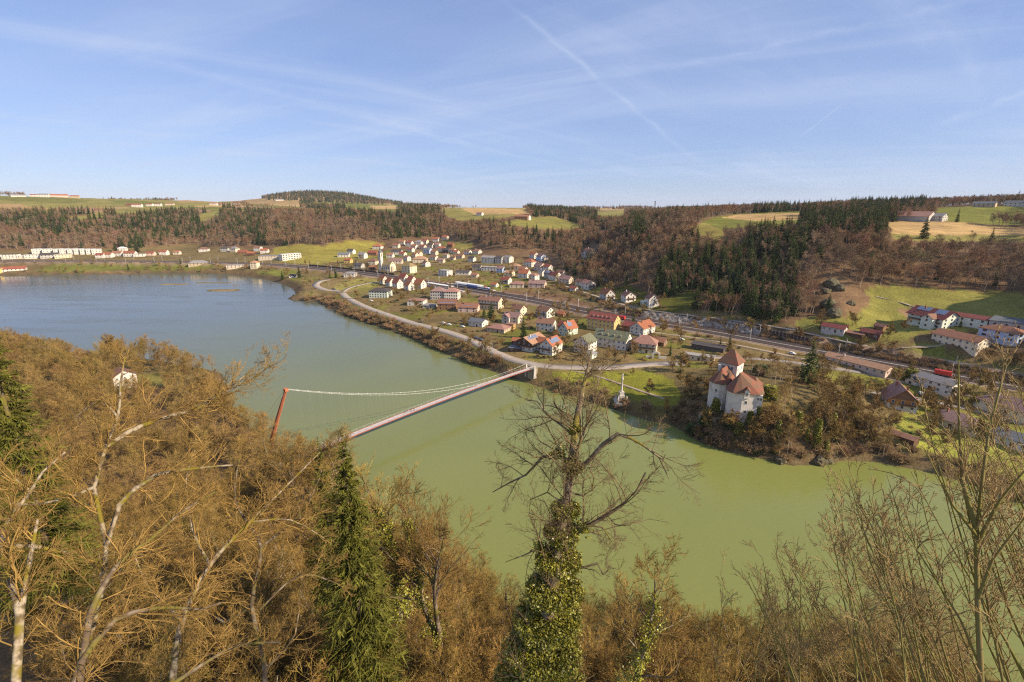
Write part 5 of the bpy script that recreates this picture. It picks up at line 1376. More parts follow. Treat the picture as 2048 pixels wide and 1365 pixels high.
# tower-like roof dormer on the keep front
MB().add([(2.9, -1.2, 10.8), (5.0, -0.7, 10.8), (5.0, -0.7, 14.2), (3.95, -0.95, 15.4), (2.9, -1.2, 14.2), (2.9, 4, 10.8), (5.0, 4, 10.8), (5.0, 4, 14.2), (3.95, 4, 15.4), (2.9, 4, 14.2)],
         [(0, 1, 2, 3, 4), (1, 6, 7, 2), (0, 4, 9, 5), (0, 5, 6, 1)]).build('roof_dormer', m_cw, kroof)
MB().slab([(2.6, -1.6, 13.9), (3.95, -1.4, 15.6), (3.8, 4.2, 15.6), (2.6, 3.0, 13.9)][::-1], 0.15).slab([(5.35, -1.1, 13.9), (3.95, -1.4, 15.6), (3.8, 4.2, 15.6), (5.35, 3.0, 13.9)], 0.15).build('dormer_roof', m_cr, kroof)
cwin(castle, 3.95, -0.98, 12.8, 0.18, -0.98, 0.9, 1.1)
for zz in (4.4, 8.8):
    cwin(castle, 3.9, -0.44, zz, 0.23, -0.97)
for zz in (3, 6, 9.2, 12.4):
    cwin(castle, -6.1, 2.5, zz, -0.97, -0.25, 0.7, 1.2)
for zz in (7.5, 11.5):
    cwin(castle, 9.4, 2.15, zz, 0.9, -0.43)
# oriel at the right shoulder of the keep
MB().box(8.0, 10.3, 0.5, 2.9, 7.6, 12.7).build('oriel', m_cw, castle)
cwin(castle, 8.6, 0.48, 11.0, 0, -1, 0.7, 1.2); cwin(castle, 9.7, 0.48, 11.0, 0, -1, 0.7, 1.2)
# the long wing running back to the gate tower
th = radians(17)
ux, uy = sin(th), cos(th)      # wing axis
px_, py_ = cos(th), -sin(th)   # to its right side
wb = np.array([-8.8, 10.5])
def W2(a, b):
    return (wb[0] + ux * a + px_ * b, wb[1] + uy * a + py_ * b)
ww_ = 4.0; wl_n = 16
wing_ = MB().prism([W2(0, -ww_), W2(-1.8, -1.0), W2(-1.8, 1.5), W2(0, ww_), W2(wl_n, ww_), W2(wl_n, -ww_)], -6, 13.2).build('long_wing', m_cw, castle)
r = MB(); o_ = 0.6; hr = 5.6
e = [W2(-0.2, -ww_ - o_), W2(-2.5, -1.2), W2(-2.5, 1.8), W2(-0.2, ww_ + o_), W2(wl_n + .3, ww_ + o_), W2(wl_n + .3, -ww_ - o_)]
A2, B2 = W2(3.2, 0), W2(wl_n + .3, 0)
r.add([(*q, 12.9) for q in e] + [(*A2, 13.2 + hr), (*B2, 13.2 + hr)] + [(*q, 12.65) for q in e],
      [(0, 1, 6), (1, 2, 6), (2, 3, 6), (3, 4, 7, 6), (4, 5, 7), (5, 0, 6, 7)] + [(i, i + 8, (i + 1) % 6 + 8, (i + 1) % 6) for i in range(6)] + [tuple(range(13, 7, -1))])
wroof = r.build('wing_roof', m_cr, castle)
for k in range(3):    # long dormer slits lying in the roof
    a0 = 5.6 + 1.9 * k
    q = [W2(a0, 3.4), W2(a0 + 1.0, 3.4), W2(a0 + 1.0, 1.4), W2(a0, 1.4)]
    zz = [14.4, 14.4, 17.3, 17.3]
    MB().slab([(*p_, z_) for p_, z_ in zip(q, zz)], 0.5).build('roof_slit', M('castle_dark_boards', (0.07, 0.045, 0.035), 0.9), wroof)  # slits laid as slabs in one dark brown
st = MB().prism([W2(2.2 + 1.5 * cos(t), ww_ - 0.2 + 1.5 * sin(t)) for t in np.linspace(0, 2 * pi, 11)[:-1]], -5, 13.8).build('stair_turret', m_cw, castle)
tc_ = W2(2.2, ww_ - 0.2)
MB().lathe([(1.9, 13.6), (1.1, 16.0), (0.08, 18.4)], 10, *tc_).build('turret_roof', m_cr, st)
for k in range(4):
    q = W2(4.8 + 2.0 * k, ww_)
    for zz in (11.2, 7.4):
        cwin(castle, q[0], q[1], zz, px_, py_, 0.9, 1.5)
for k in range(4):
    q = W2(1.5 + 4.5 * k, -ww_); cwin(castle, q[0], q[1], 8.6, -px_, -py_, 0.8, 1.3)
q = W2(-1.8, 0.2); cwin(castle, q[0], q[1], 9.2, -ux, -uy, 0.8, 1.4); cwin(castle, q[0], q[1], 5.2, -ux, -uy, 0.8, 1.4)
# gate tower
G = [W2(wl_n - 1.0 + a, b) for a, b in ((-4.4, -4.4), (-4.4, 4.4), (4.4, 4.4), (4.4, -4.4))]
gc = W2(wl_n - 1.0, 0)
gt = MB().prism(G[::-1], 0, 20.0).build('gate_tower', m_cw, castle)
r = MB(); E = [(gc[0] + (a - gc[0]) * 1.16, gc[1] + (b - gc[1]) * 1.16, 19.7) for a, b in G]
ap = [W2(wl_n - 1.0, -0.7), W2(wl_n - 1.0, 0.7)]
r.add(E + [(*ap[0], 26.0), (*ap[1], 26.0)] + [(a, b, 19.5) for a, b, _ in E], [(1, 0, 4, 5), (2, 1, 5), (3, 2, 5, 4), (0, 3, 4), (0, 1, 7, 6), (1, 2, 8, 7), (2, 3, 9, 8), (3, 0, 6, 9), (6, 7, 8, 9)])
r.build('tower_roof', m_cr, gt)
for b in (-2, 0, 2):
    q = W2(wl_n - 5.4, b); cwin(castle, q[0], q[1], 17.4, -ux, -uy, 0.9, 1.6)
for a in (-3.0, 1.5):
    q = W2(wl_n - 1 + a, 4.4)
    for zz in (9, 13, 17):
        cwin(castle, q[0], q[1], zz, px_, py_, 0.8, 1.5)
# low wing to the right, behind
lw = [W2(wl_n + a, b) for a, b in ((-5, 4.4), (-5, 14), (3, 14), (3, 4.4))]
MB().prism(lw, 2, 10.5).build('rear_wing', m_cw, castle)
r = MB(); R = [W2(wl_n + a, b) for a, b in ((-5.6, 4.4), (-5.6, 14.6), (3.6, 14.6), (3.6, 4.4), (-1, 4.4), (-1, 12))]
r.add([(*R[0], 10.3), (*R[1], 10.3), (*R[2], 10.3), (*R[3], 10.3), (*R[4], 15), (*R[5], 14.6)], [(0, 1, 5, 4), (1, 2, 5), (2, 3, 4, 5), (0, 4, 3), (3, 2, 1, 0)])
r.build('rear_wing_roof', m_cr, castle)
q = W2(9, -3.4); MB().box(q[0] - .5, q[0] + .5, q[1] - .5, q[1] + .5, 13, 18.6).build('chimney', m_cw, castle)
# wall of the terrace below the wing
tw_ = MB(); pts_ = [(-15, 3), (-10, 0.5), (-6, 0.2), (-4, 1.5)]
for a, b in zip(pts_[:-1], pts_[1:]):
    d = np.array(b) - np.array(a); n = np.array((-d[1], d[0])) / np.linalg.norm(d) * 0.35
    tw_.add([(a[0] - n[0], a[1] - n[1], -9), (b[0] - n[0], b[1] - n[1], -9), (b[0] + n[0], b[1] + n[1], -9), (a[0] + n[0], a[1] + n[1], -9), (a[0] - n[0], a[1] - n[1], -1), (b[0] - n[0], b[1] - n[1], -1), (b[0] + n[0], b[1] + n[1], -1), (a[0] + n[0], a[1] + n[1], -1)],
            [(0, 3, 2, 1), (4, 5, 6, 7), (0, 1, 5, 4), (1, 2, 6, 5), (2, 3, 7, 6), (3, 0, 4, 7)])
tw_.build('terrace_wall', M('rubble_stone', (0.30, 0.245, 0.19), 0.95, 0.35, 1.2, bump=0.8), castle)
CASTLE = (cx, cy, az)
def castle_pt(a, b):
    return cx + cos(az) * a + sin(az) * b, cy - sin(az) * a + cos(az) * b
cx, cy = CASTLE[0], CASTLE[1]; caz = CASTLE[2]

# ------------------------------------------------------------------ votive column on the lawn
x, y, z, az = local(1242, 803)
m_stone = M('weathered_limestone', (0.55, 0.49, 0.42), 0.9, 0.25, 0.8, col2=(0.27, 0.22, 0.18), lo=0.5, hi=0.8, bump=0.5)
colm = empty('votive_column', (x, y, z - 0.2), -az + 0.3, 'tall pale votive column topped by a statue on a stepped stone base', 'monument')
b = MB()
b.box(-3.4, 3.4, -3.4, 3.4, -1.5, 0.5).box(-2.8, 2.8, -2.8, 2.8, 0.5, 1.0)
b.build('steps', m_stone, colm)
b = MB()
for sx in (-1, 1):
    for sy in (-1, 1):
        b.lathe([(0.5, 1.0), (0.5, 2.2), (0.35, 2.3), (0.42, 3.0), (0.25, 3.8), (0.1, 4.2)], 8, sx * 2.3, sy * 2.3)
for s in (-1, 1):
    b.box(-2.0, 2.0, s * 2.3 - 0.15, s * 2.3 + 0.15, 1.0, 1.9); b.box(s * 2.3 - 0.15, s * 2.3 + 0.15, -2.0, 2.0, 1.0, 1.9)
b.build('balustrade', m_stone, colm)
MB().box(-1.3, 1.3, -1.3, 1.3, 1.0, 3.6).box(-1.55, 1.55, -1.55, 1.55, 3.6, 3.9).box(-1.0, 1.0, -1.0, 1.0, 3.9, 5.6).box(-1.25, 1.25, -1.25, 1.25, 5.6, 5.9).build('pedestal', m_stone, colm)
MB().lathe([(0.75, 5.9), (0.75, 6.1), (0.52, 6.4), (0.50, 9), (0.42, 12.4), (0.55, 12.6), (0.75, 13.2), (0.75, 13.4)], 12).build('shaft', m_stone, colm, True)
stt = MB().lathe([(0.55, 13.4), (0.6, 13.6), (0.5, 14.0), (0.42, 14.8), (0.36, 15.4), (0.42, 15.7), (0.30, 15.95), (0.12, 16.02), (0.17, 16.15), (0.18, 16.3), (0.1, 16.48)], 10)
stt.tube([(-0.38, 0, 15.7), (-0.6, -0.15, 15.3), (-0.35, -0.35, 15.1)], [0.12, 0.1, 0.07], 6).tube([(0.38, 0, 15.7), (0.55, -0.2, 15.4), (0.3, -0.4, 15.5)], [0.12, 0.1, 0.07], 6)
stt.build('statue', m_stone, colm, True)

# ------------------------------------------------------------------ suspension footbridge
NEAR = P(612, 908, 9.2); FARE = P(1058, 738, 9.2)
dv = FARE - NEAR; Lb = np.linalg.norm(dv); rzb = atan2(dv[1], dv[0])
br = empty('suspension_footbridge', NEAR, rzb, 'long slender red-edged suspension footbridge over the green river', 'bridge')
m_red = M('bridge_red_paint', (0.40, 0.115, 0.068), 0.5, 0.12, 0.5)
m_girder = M('girder_red_paint', (0.30, 0.085, 0.060), 0.6, 0.15, 0.4)
m_deck = M('bridge_planks', (0.50, 0.43, 0.40), 0.85, 0.12, 0.8)
m_cable = M('cable_steel', (0.62, 0.60, 0.54), 0.4, 0.1, 0.5, metal=0.2)
L0 = -14.0
def camber(s):
    return 1.3 * (1 - ((s - Lb / 2) / (Lb / 2)) ** 2)
xs = np.linspace(L0, Lb, 41)
dk = MB()
for a, b in zip(xs[:-1], xs[1:]):
    za, zb = max(camber(a), -0.8), max(camber(b), -0.8)
    dk.add([(a, -1.45, za), (b, -1.45, zb), (b, 1.45, zb), (a, 1.45, za), (a, -1.45, za - 0.18), (b, -1.45, zb - 0.18), (b, 1.45, zb - 0.18), (a, 1.45, za - 0.18)], [(0, 1, 2, 3), (7, 6, 5, 4), (0, 4, 5, 1), (2, 6, 7, 3)])
dk.build('deck', m_deck, br)
for s in (-1, 1):
    g = MB(); rl = MB()
    for a, b in zip(xs[:-1], xs[1:]):
        za, zb = max(camber(a), -0.8), max(camber(b), -0.8)
        y0, y1 = (1.47, 1.62) if s > 0 else (-1.62, -1.47)
        g.add([(a, y0, za + .12), (b, y0, zb + .12), (b, y1, zb + .12), (a, y1, za + .12), (a, y0, za - .28), (b, y0, zb - .28), (b, y1, zb - .28), (a, y1, za - .28)], [(0, 1, 2, 3), (7, 6, 5, 4), (0, 4, 5, 1), (2, 6, 7, 3)])
    g.build('girder', m_girder, br)
    rp = [(a, s * 1.56, max(camber(a), -0.8) + 1.15) for a in xs]
    rl.tube(rp, 0.035, 4)
    for h_ in (0.4, 0.8):
        rl.tube([(a, s * 1.56, max(camber(a), -0.8) + h_) for a in xs], 0.012, 3)
    rl.build('handrail', m_steel, br)
    for k in range(int((Lb - L0) / 4)):
        a = L0 + 2 + 4 * k; za = max(camber(a), -0.8)
        if k == 0 and s < 0:
            pm_ = MB().box(-0.04, 0.04, -0.04, 0.04, 0, 1.15); pm_ = mesh('railing_post', pm_.v, faces=pm_.f, mats=[m_steel])
        obj('railing_post', pm_, br, (a, s * 1.56, za))
# leaning pylon
base = P(533, 912, 9.0)
d = ray(572, 780); top = np.array([0, 0, EYE]) + d * ((37.5 - EYE) / d[2])
inv = Matrix.Rotation(-rzb, 3, 'Z')
def loc_b(p):
    return np.array(inv @ Vector(p - NEAR))
bl, tl = loc_b(base), loc_b(top)
py_ = MB()
k_ = np.linspace(0, 1, 8)
for off in (0.75, -0.75):
    py_.tube([bl + (tl - bl) * t + np.array([0, off * 1.0 * (1 - t) + off * 0.4, -6 * (1 - t) ** 6]) for t in k_], [0.55 - 0.1 * t for t in k_], 4)
for t in (0.25, 0.5, 0.72, 0.88):
    q = bl + (tl - bl) * t; w = 0.75 * (1 - t) + 0.3
    py_.box(q[0] - .2, q[0] + .2, q[1] - w, q[1] + w, q[2] - .2, q[2] + .2)
py_.box(tl[0] - .7, tl[0] + .6, tl[1] - .9, tl[1] + .9, tl[2] - .5, tl[2] + .5)
py_.build('pylon', M('pylon_orange_paint', (0.46, 0.150, 0.070), 0.5, 0.12, 0.5), br)
for s in (-1, 1):
    e = np.array([Lb + 1.0, s * 3.4, 2.2])
    t_ = np.linspace(0, 1, 40)
    a0 = tl + np.array([0, s * 0.6, 0.3])
    cab = np.array([a0 + (e - a0) * t - np.array([0, 0, 4 * 8.6 * t * (1 - t)]) for t in t_])
    MB().tube(cab, 0.065, 5).build('main_cable', m_cable, br)
    for k in range(32):
        t = (k + 1) / 33.5
        q = a0 + (e - a0) * t - np.array([0, 0, 4 * 8.6 * t * (1 - t)])
        zd = camber(q[0])
        if q[2] - zd > 0.6:
            MB().tube([q, (q[0], s * 1.55, zd)], 0.011, 3).build('hanger', m_cable, br)
        MB().box(q[0] - .16, q[0] + .16, q[1] - .13, q[1] + .13, q[2] - .14, q[2] + .14).build('cable_clamp', m_cable, br)
    # back stay to the near bank
    MB().tube([a0, a0 + np.array([-30, s * 4, -34])], 0.05, 4).build('back_stay', m_rail, br)
    MB().add([(Lb + .2, s * 3.0, -6), (Lb + 3.0, s * 3.0, -6), (Lb + 3.0, s * 3.6, -6), (Lb + .2, s * 3.6, -6), (Lb + .8, s * 3.0, 2.2), (Lb + 1.8, s * 3.0, 2.2), (Lb + 1.8, s * 3.6, 2.2), (Lb + .8, s * 3.6, 2.2)],
             [(0, 3, 2, 1), (4, 5, 6, 7), (0, 1, 5, 4), (1, 2, 6, 5), (2, 3, 7, 6), (3, 0, 4, 7)]).build('anchor_block', m_conc, br)
MB().box(Lb + 1.0, Lb + 6, -2.0, 2.0, -7, -0.25).build('abutment', M('rubble_stone', (0.30, 0.245, 0.19), 0.95, 0.35, 1.2, bump=0.8), br)
MB().box(Lb - 0.2, Lb + 9, -2.2, 2.2, -0.25, 0.02).build('approach_slab', m_asph, br)

# ------------------------------------------------------------------ people on the bridge
def person(loc, rz, top_c, leg_c, label, phase=0.0):
    """a walking figure grown as one skin over a joint skeleton"""
    s = 0.30
    J = dict(pel=(0, 0, .95), che=(0, .0, 1.32), nec=(0, 0, 1.50), hed=(0, -.02, 1.62), crn=(0, -.02, 1.76), lsh=(-.19, 0, 1.44), rsh=(.19, 0, 1.44), lel=(-.25, .10 * (1 - phase), 1.17), rel=(.25, -.08 * (1 - phase), 1.17), lha=(-.24, -.05, .93), rha=(.24, -.22, .98),
             lhi=(-.10, 0, .9), rhi=(.10, 0, .9), lkn=(-.11, -.16, .50), rkn=(.11, .06, .48), lan=(-.11, -.16, .08), ran=(.11, .32, .12), lto=(-.11, -.32, .05), rto=(.11, .20, .04))
    names = list(J); ed = [('pel', 'che'), ('che', 'nec'), ('nec', 'hed'), ('hed', 'crn'), ('che', 'lsh'), ('che', 'rsh'), ('lsh', 'lel'), ('rsh', 'rel'), ('lel', 'lha'), ('rel', 'rha'), ('pel', 'lhi'), ('pel', 'rhi'), ('lhi', 'lkn'), ('rhi', 'rkn'), ('lkn', 'lan'), ('rkn', 'ran'), ('lan', 'lto'), ('ran', 'rto')]
    R = dict(pel=.15, che=.17, nec=.06, hed=.10, crn=.08, lsh=.08, rsh=.08, lel=.052, rel=.052, lha=.042, rha=.042, lhi=.095, rhi=.095, lkn=.066, rkn=.066, lan=.05, ran=.05, lto=.045, rto=.045)
    me = bpy.data.meshes.new('person'); me.from_pydata([J[n] for n in names], [(names.index(a), names.index(b)) for a, b in ed], [])
    o = obj('person', me, None, loc, rz)
    md = o.modifiers.new('skin', 'SKIN'); o.modifiers.new('sub', 'SUBSURF').levels = 1
    o.modifiers['sub'].render_levels = 1
    for i, n in enumerate(names):
        sv = me.skin_vertices[0].data[i]; sv.radius = (R[n], R[n] * (0.72 if n in ('pel', 'che') else 1)); sv.use_root = n == 'pel'
    m = bpy.data.materials.new('person_clothes'); m.use_nodes = True
    nt = m.node_tree; tc = nt.nodes.new('ShaderNodeTexCoord'); sp = nt.nodes.new('ShaderNodeSeparateXYZ'); cr = nt.nodes.new('ShaderNodeValToRGB'); cr.color_ramp.interpolation = 'CONSTANT'
    mp = nt.nodes.new('ShaderNodeMath'); mp.operation = 'DIVIDE'; mp.inputs[1].default_value = 1.85
    nt.links.new(tc.outputs['Object'], sp.inputs[0]); nt.links.new(sp.outputs['Z'], mp.inputs[0]); nt.links.new(mp.outputs[0], cr.inputs[0]); nt.links.new(cr.outputs[0], nt.nodes['Principled BSDF'].inputs['Base Color'])
    el = cr.color_ramp.elements
    el[0].position = 0; el[0].color = (.02, .02, .02, 1); el[1].position = .06; el[1].color = (*leg_c, 1)
    for p_, c_ in ((.50, top_c), (.82, (.45, .27, .19)), (.925, (.06, .04, .03))):
        n_ = el.new(p_); n_.color = (*c_, 1)
    me.materials.append(m)
    return tag(o, label, 'person', 'walkers on the footbridge')
def on_deck(s, off):
    q = NEAR + dv / Lb * s
    n = np.array([-dv[1], dv[0], 0]) / Lb
    return q + n * off + np.array([0, 0, camber(s)])
pb = P(822, 824, 9.2 + 1.2)
sb = float((pb - NEAR) @ dv / Lb)
person(on_deck(sb, -0.5), rzb + pi / 2, (0.03, 0.04, 0.07), (0.03, 0.03, 0.05), 'walker in dark clothes on the footbridge, further from the rail')
person(on_deck(sb + 1.4, -0.9), rzb + pi / 2, (0.05, 0.03, 0.03), (0.02, 0.025, 0.04), 'walker in dark jacket on the footbridge, ahead of the other', 1.0)
bk = empty('bicycle', on_deck(sb - 2.6, 0.1), rzb, 'bicycle standing on the footbridge behind two walkers', 'bicycle')
m_rub = M('tyre_rubber', (0.02, 0.02, 0.02), 0.8); m_blk = M('bike_frame', (0.03, 0.035, 0.05), 0.4)
for xw in (-0.52, 0.52):
    w = MB().tube([(xw + 0.34 * cos(t), 0, 0.36 + 0.34 * sin(t)) for t in np.linspace(0, 2 * pi, 17)], 0.025, 5).build('wheel', m_rub, bk)
MB().tube([(-.52, 0, .36), (-.1, 0, .34), (.38, 0, .82), (-.2, 0, .85), (-.1, 0, .34)], .02, 5).tube([(-.52, 0, .36), (-.2, 0, .85)], .016, 5).tube([(.52, 0, .36), (.36, 0, .98)], .02, 5).build('frame', m_blk, bk)
MB().tube([(.36, -.28, 1.0), (.38, 0, 1.0), (.36, .28, 1.0)], .018, 5).build('handlebar', m_blk, bk)
MB().box(-.36, -.1, -.07, .07, .90, .96).build('saddle', m_blk, bk)

# ------------------------------------------------------------------ railway furniture
rt_ = np.gradient(rail[:, :2], axis=0); rt_ /= np.linalg.norm(rt_, axis=1, keepdims=True)
rs_ = np.r_[0, np.cumsum(np.linalg.norm(np.diff(rail[:, :2], axis=0), axis=1))]
def on_rail(s, side):
    i = np.clip(np.searchsorted(rs_, s) - 1, 0, len(rail) - 2); f = (s - rs_[i]) / (rs_[i + 1] - rs_[i])
    q = rail[i] * (1 - f) + rail[i + 1] * f; t = rt_[i]
    return np.array([q[0] + t[1] * side, q[1] - t[0] * side, q[2]]), atan2(t[1], t[0])
def s_of(u):
    uu, _ = project(rail[:, 0], rail[:, 1], rail[:, 2])
    return float(np.interp(u, uu, rs_))
mast = (MB().box(-.15, .15, -.15, .15, -1, 8.4).box(-.3, .3, -.3, .3, -1, .4), MB().tube([(0, 0, 7.2), (0, 3.2, 6.6)], .06, 4).tube([(0, 0, 5.8), (0, 2.2, 6.6)], .045, 4).tube([(0, 0, 8.2), (0, 3.2, 6.6)], .02, 3))
mast = [mesh(n, b.v, faces=b.f, mats=[m_steel]) for n, b in zip(('pole', 'arm'), mast)]
k = 0
s0, s1 = s_of(-20), s_of(2040)
nm = 26
for i in range(nm):
    s = s0 + (s1 - s0) * ((i + 0.5) / nm)
    for side in (-12.2, 5.0):
        q, rz = on_rail(s, side)
        u, _v = project(q[0], q[1], q[2])
        where = 'by the lake' if u < 560 else 'near the church' if u < 860 else 'near the station' if u < 1100 else 'above the promenade houses' if u < 1330 else 'below the rock cutting' if u < 1620 else 'near the long shed'
        e = empty('catenary_mast', q, rz + (0 if side < 0 else pi), 'pale catenary mast %s, on the %s side of the tracks' % (where, 'river' if side > 0 else 'hill'), 'mast', 'catenary masts ' + where + (' river' if side > 0 else ' hill') + ' side')
        obj('pole', mast[0], e); obj('arm', mast[1], e)
m_wire = M('contact_wire', (0.12, 0.10, 0.09), 0.5)
for side, lab in ((-8.4, 'overhead contact wire over the hill-side track'), (1.8, 'overhead contact wire over the river-side track')):
    tag(MB().tube([on_rail(s, side)[0] + [0, 0, 6.6] for s in np.linspace(s0, s1, 90)], 0.03, 3).build('contact_wire', m_wire), lab, 'wire')
# platforms and their white canopies
for (u0, u1, side, lab) in ((872, 921, 12.0, 'white platform canopy nearest the river'), (893, 945, -15.5, 'white platform canopy nearest the station meadow')):
    sa_, sb_ = s_of(u0), s_of(u1)
    q, rz = on_rail((sa_ + sb_) / 2, side); ln = (sb_ - sa_)
    c_ = empty('platform_canopy', q, rz, lab, 'canopy', 'station canopies')
    MB().slab([(-ln / 2, -2.8, 4.0), (ln / 2, -2.8, 4.0), (ln / 2, 2.8, 4.0), (-ln / 2, 2.8, 4.0)], 0.3).build('roof', M('canopy_white', (0.72, 0.68, 0.64), 0.6, 0.05, 0.5), c_)
    for i in range(7):
        obj('post', mast_p if i else (lambda b: globals().__setitem__('mast_p', mesh('post', b.v, faces=b.f, mats=[m_steel])) or mast_p)(MB().box(-.12, .12, -.12, .12, 0, 3.7)), c_, ((i + .5) / 7 * ln - ln / 2, 0, 0))
    MB().box(-ln / 2 - 20, ln / 2 + 20, -2.4, 2.4, -1, 0.55).build('platform', m_conc, c_)
# train
m_tw = M('train_white', (0.68, 0.67, 0.66), 0.35, 0.04, 0.5, spec=0.5); m_tb = M('train_blue', (0.10, 0.18, 0.42), 0.35, 0.05, 0.5, spec=0.5); m_tr = M('train_red', (0.55, 0.04, 0.035), 0.35, 0.05, 0.5, spec=0.5)
tr = empty('train', *on_rail(s_of(945), -10.4), 'white and blue regional train with red nose at the station platform', 'train')
for k in range(3):
    x0, x1 = 16 - 18.6 * k, 16 - 18.6 * k - 18.0
    x0, x1 = x1, x0
    car = MB().box(x0, x1, -1.42, 1.42, 0.95, 1.9).box(x0, x1, -1.42, 1.42, 2.85, 3.4).add([(x0, -1.42, 3.4), (x1, -1.42, 3.4), (x1, 1.42, 3.4), (x0, 1.42, 3.4), (x0, -1.0, 3.85), (x1, -1.0, 3.85), (x1, 1.0, 3.85), (x0, 1.0, 3.85)], [(4, 5, 6, 7), (0, 1, 5, 4), (2, 3, 7, 6), (1, 2, 6, 5), (3, 0, 4, 7)])
    co = car.build('carriage', m_tw if k != 1 else m_tb, tr)
    MB().box(x0 + .4, x1 - .4, -1.40, 1.40, 1.9, 2.85).build('window_band', m_glass, co)
    for xx in (x0 + 2.5, x1 - 2.5):
        MB().box(xx - 1.3, xx + 1.3, -1.1, 1.1, 0.36, 0.95).build('bogie', m_rail, co)
MB().add([(16, -1.4, 0.9), (16, 1.4, 0.9), (16, 1.4, 3.5), (16, -1.4, 3.5), (18.2, -1.2, 0.9), (18.2, 1.2, 0.9), (17.0, 1.1, 3.4), (17.0, -1.1, 3.4)], [(4, 5, 6, 7), (0, 4, 7, 3), (1, 2, 6, 5), (3, 7, 6, 2), (0, 1, 5, 4)]).build('nose', m_tb, tr)
MB().box(9, 12, -1.2, 1.2, 3.86, 4.3).build('roof_unit', m_tr, tr)
# freight wagons in red
for (u, ln, lab) in ((1888, 7.5, 'crimson container wagon on the nearest track at the right'), (1252, 5, 'small red wagon behind the yellow house')):
    q, rz = on_rail(s_of(u), 7.0)
    w = empty('red_wagon', q, rz, lab, 'wagon')
    bx = MB().box(-ln / 2, ln / 2, -1.25, 1.25, 1.1, 3.4)
    for i in range(int(ln / 0.6)):
        xx = -ln / 2 + 0.3 + i * 0.6
        bx.box(xx - .08, xx + .08, -1.31, 1.31, 1.15, 3.35)
    bx.build('container', m_tr, w)
    MB().box(-ln / 2 - .3, ln / 2 + .3, -1.2, 1.2, 0.75, 1.05).build('underframe', m_rail, w)
    for xx in (-ln / 2 + 1, ln / 2 - 1):
        MB().tube([(xx, -.85, .66), (xx, .85, .66)], .38, 10).build('wheelset', m_rail, w)
# noise barrier by the meadow
def wall_run(name, q, h, th, mat, label, cat, side=0.0, posts=None, pmat=None, base=-1.0):
    t = np.gradient(q[:, :2], axis=0); t /= np.linalg.norm(t, axis=1, keepdims=True)
    n = np.stack([t[:, 1], -t[:, 0]], 1)
    c0 = q[:, :2] + n * side
    root = empty(name, (c0[0, 0], c0[0, 1], q[0, 2]), 0, label, cat)
    o = np.array([c0[0, 0], c0[0, 1], q[0, 2]])
    for i in range(len(q) - 1):
        b = MB(); a, c_ = c0[i], c0[i + 1]
        P4 = [np.r_[a - n[i] * th, q[i, 2] + base], np.r_[c_ - n[i + 1] * th, q[i + 1, 2] + base], np.r_[c_ + n[i + 1] * th, q[i + 1, 2] + base], np.r_[a + n[i] * th, q[i, 2] + base]]
        T4 = [p_ + np.array([0, 0, h - base]) for p_ in P4]
        b.add([p_ - o for p_ in P4 + T4], [(0, 3, 2, 1), (4, 5, 6, 7), (0, 1, 5, 4), (1, 2, 6, 5), (2, 3, 7, 6), (3, 0, 4, 7)])
        b.build('panel', mat, root)
        if posts:
            pp = np.r_[a, q[i, 2]] - o
            MB().box(pp[0] - posts, pp[0] + posts, pp[1] - posts, pp[1] + posts, pp[2] + base, pp[2] + h + 0.15).build('post', pmat, root)
    return root
m_nb = M('barrier_boards', (0.075, 0.05, 0.04), 0.9, 0.25, 0.4)
seg_r = np.array([on_rail(s, 0)[0] for s in np.linspace(s_of(600), s_of(770), 26)])
wall_run('noise_barrier', seg_r, 2.6, 0.12, m_nb, 'dark railway noise barrier below the yellow meadow', 'barrier', side=-16.0, posts=0.14, pmat=m_steel)
# stockade under the hill road
up_s = np.r_[0, np.cumsum(np.linalg.norm(np.diff(uproad[:, :2], axis=0), axis=1))]
uu_, _ = project(uproad[:, 0], uproad[:, 1], uproad[:, 2])
def on_up(u):
    s = np.interp(u, uu_, up_s)
    return np.array([np.interp(s, up_s, uproad[:, i]) for i in range(3)])
seg_u = np.array([on_up(u) for u in np.linspace(1530, 1625, 14)]); seg_u[:, 2] -= 5.2
wall_run('retaining_wall', seg_u, 3.4, 0.2, m_nb, 'dark retaining wall with pale concrete posts below the hill road', 'wall', side=6.2, posts=0.22, pmat=m_conc, base=-3)
seg_u = np.array([on_up(u) for u in np.linspace(1545, 1612, 10)])
wall_run('roadside_wall', seg_u, 0.9, 0.25, m_conc, 'low pale wall on the meadow side of the hill road', 'wall', side=-3.2)
# rock cutting
m_rock = M('cutting_rock', (0.36, 0.31, 0.26), 0.95, 0.3, 0.5, col2=(0.13, 0.09, 0.06), lo=0.42, hi=0.62, bump=1.0, bscale=1.2)
us = np.linspace(1292, 1530, 70)
top_ = np.array([on_up(u) for u in us]); t_ = np.gradient(top_[:, :2], axis=0); t_ /= np.linalg.norm(t_, axis=1, keepdims=True); nn = np.stack([t_[:, 1], -t_[:, 0]], 1)
if (nn[10] @ (rail[0, :2] - top_[10, :2])) < 0 and False: nn = -nn
rows = 8; vv = []
for j in range(rows):
    f = j / (rows - 1)
    off = 3.4 + 6.2 * f + (fbm(us / 3.1 + 9 * j, us * 0 + j * 3.7, 3) - .45) * 2.6
    zz = top_[:, 2] * (1 - f) + 13.0 * f - 0.4 + (fbm(us / 4 + 3, us * 0 + j * 1.3, 2) - .4) * 1.6
    vv.append(np.c_[top_[:, :2] + nn * off[:, None], zz])
vv = np.array(vv).reshape(-1, 3); n_ = len(us)
qd = [(j * n_ + i, j * n_ + i + 1, (j + 1) * n_ + i + 1, (j + 1) * n_ + i) for j in range(rows - 1) for i in range(n_ - 1)]
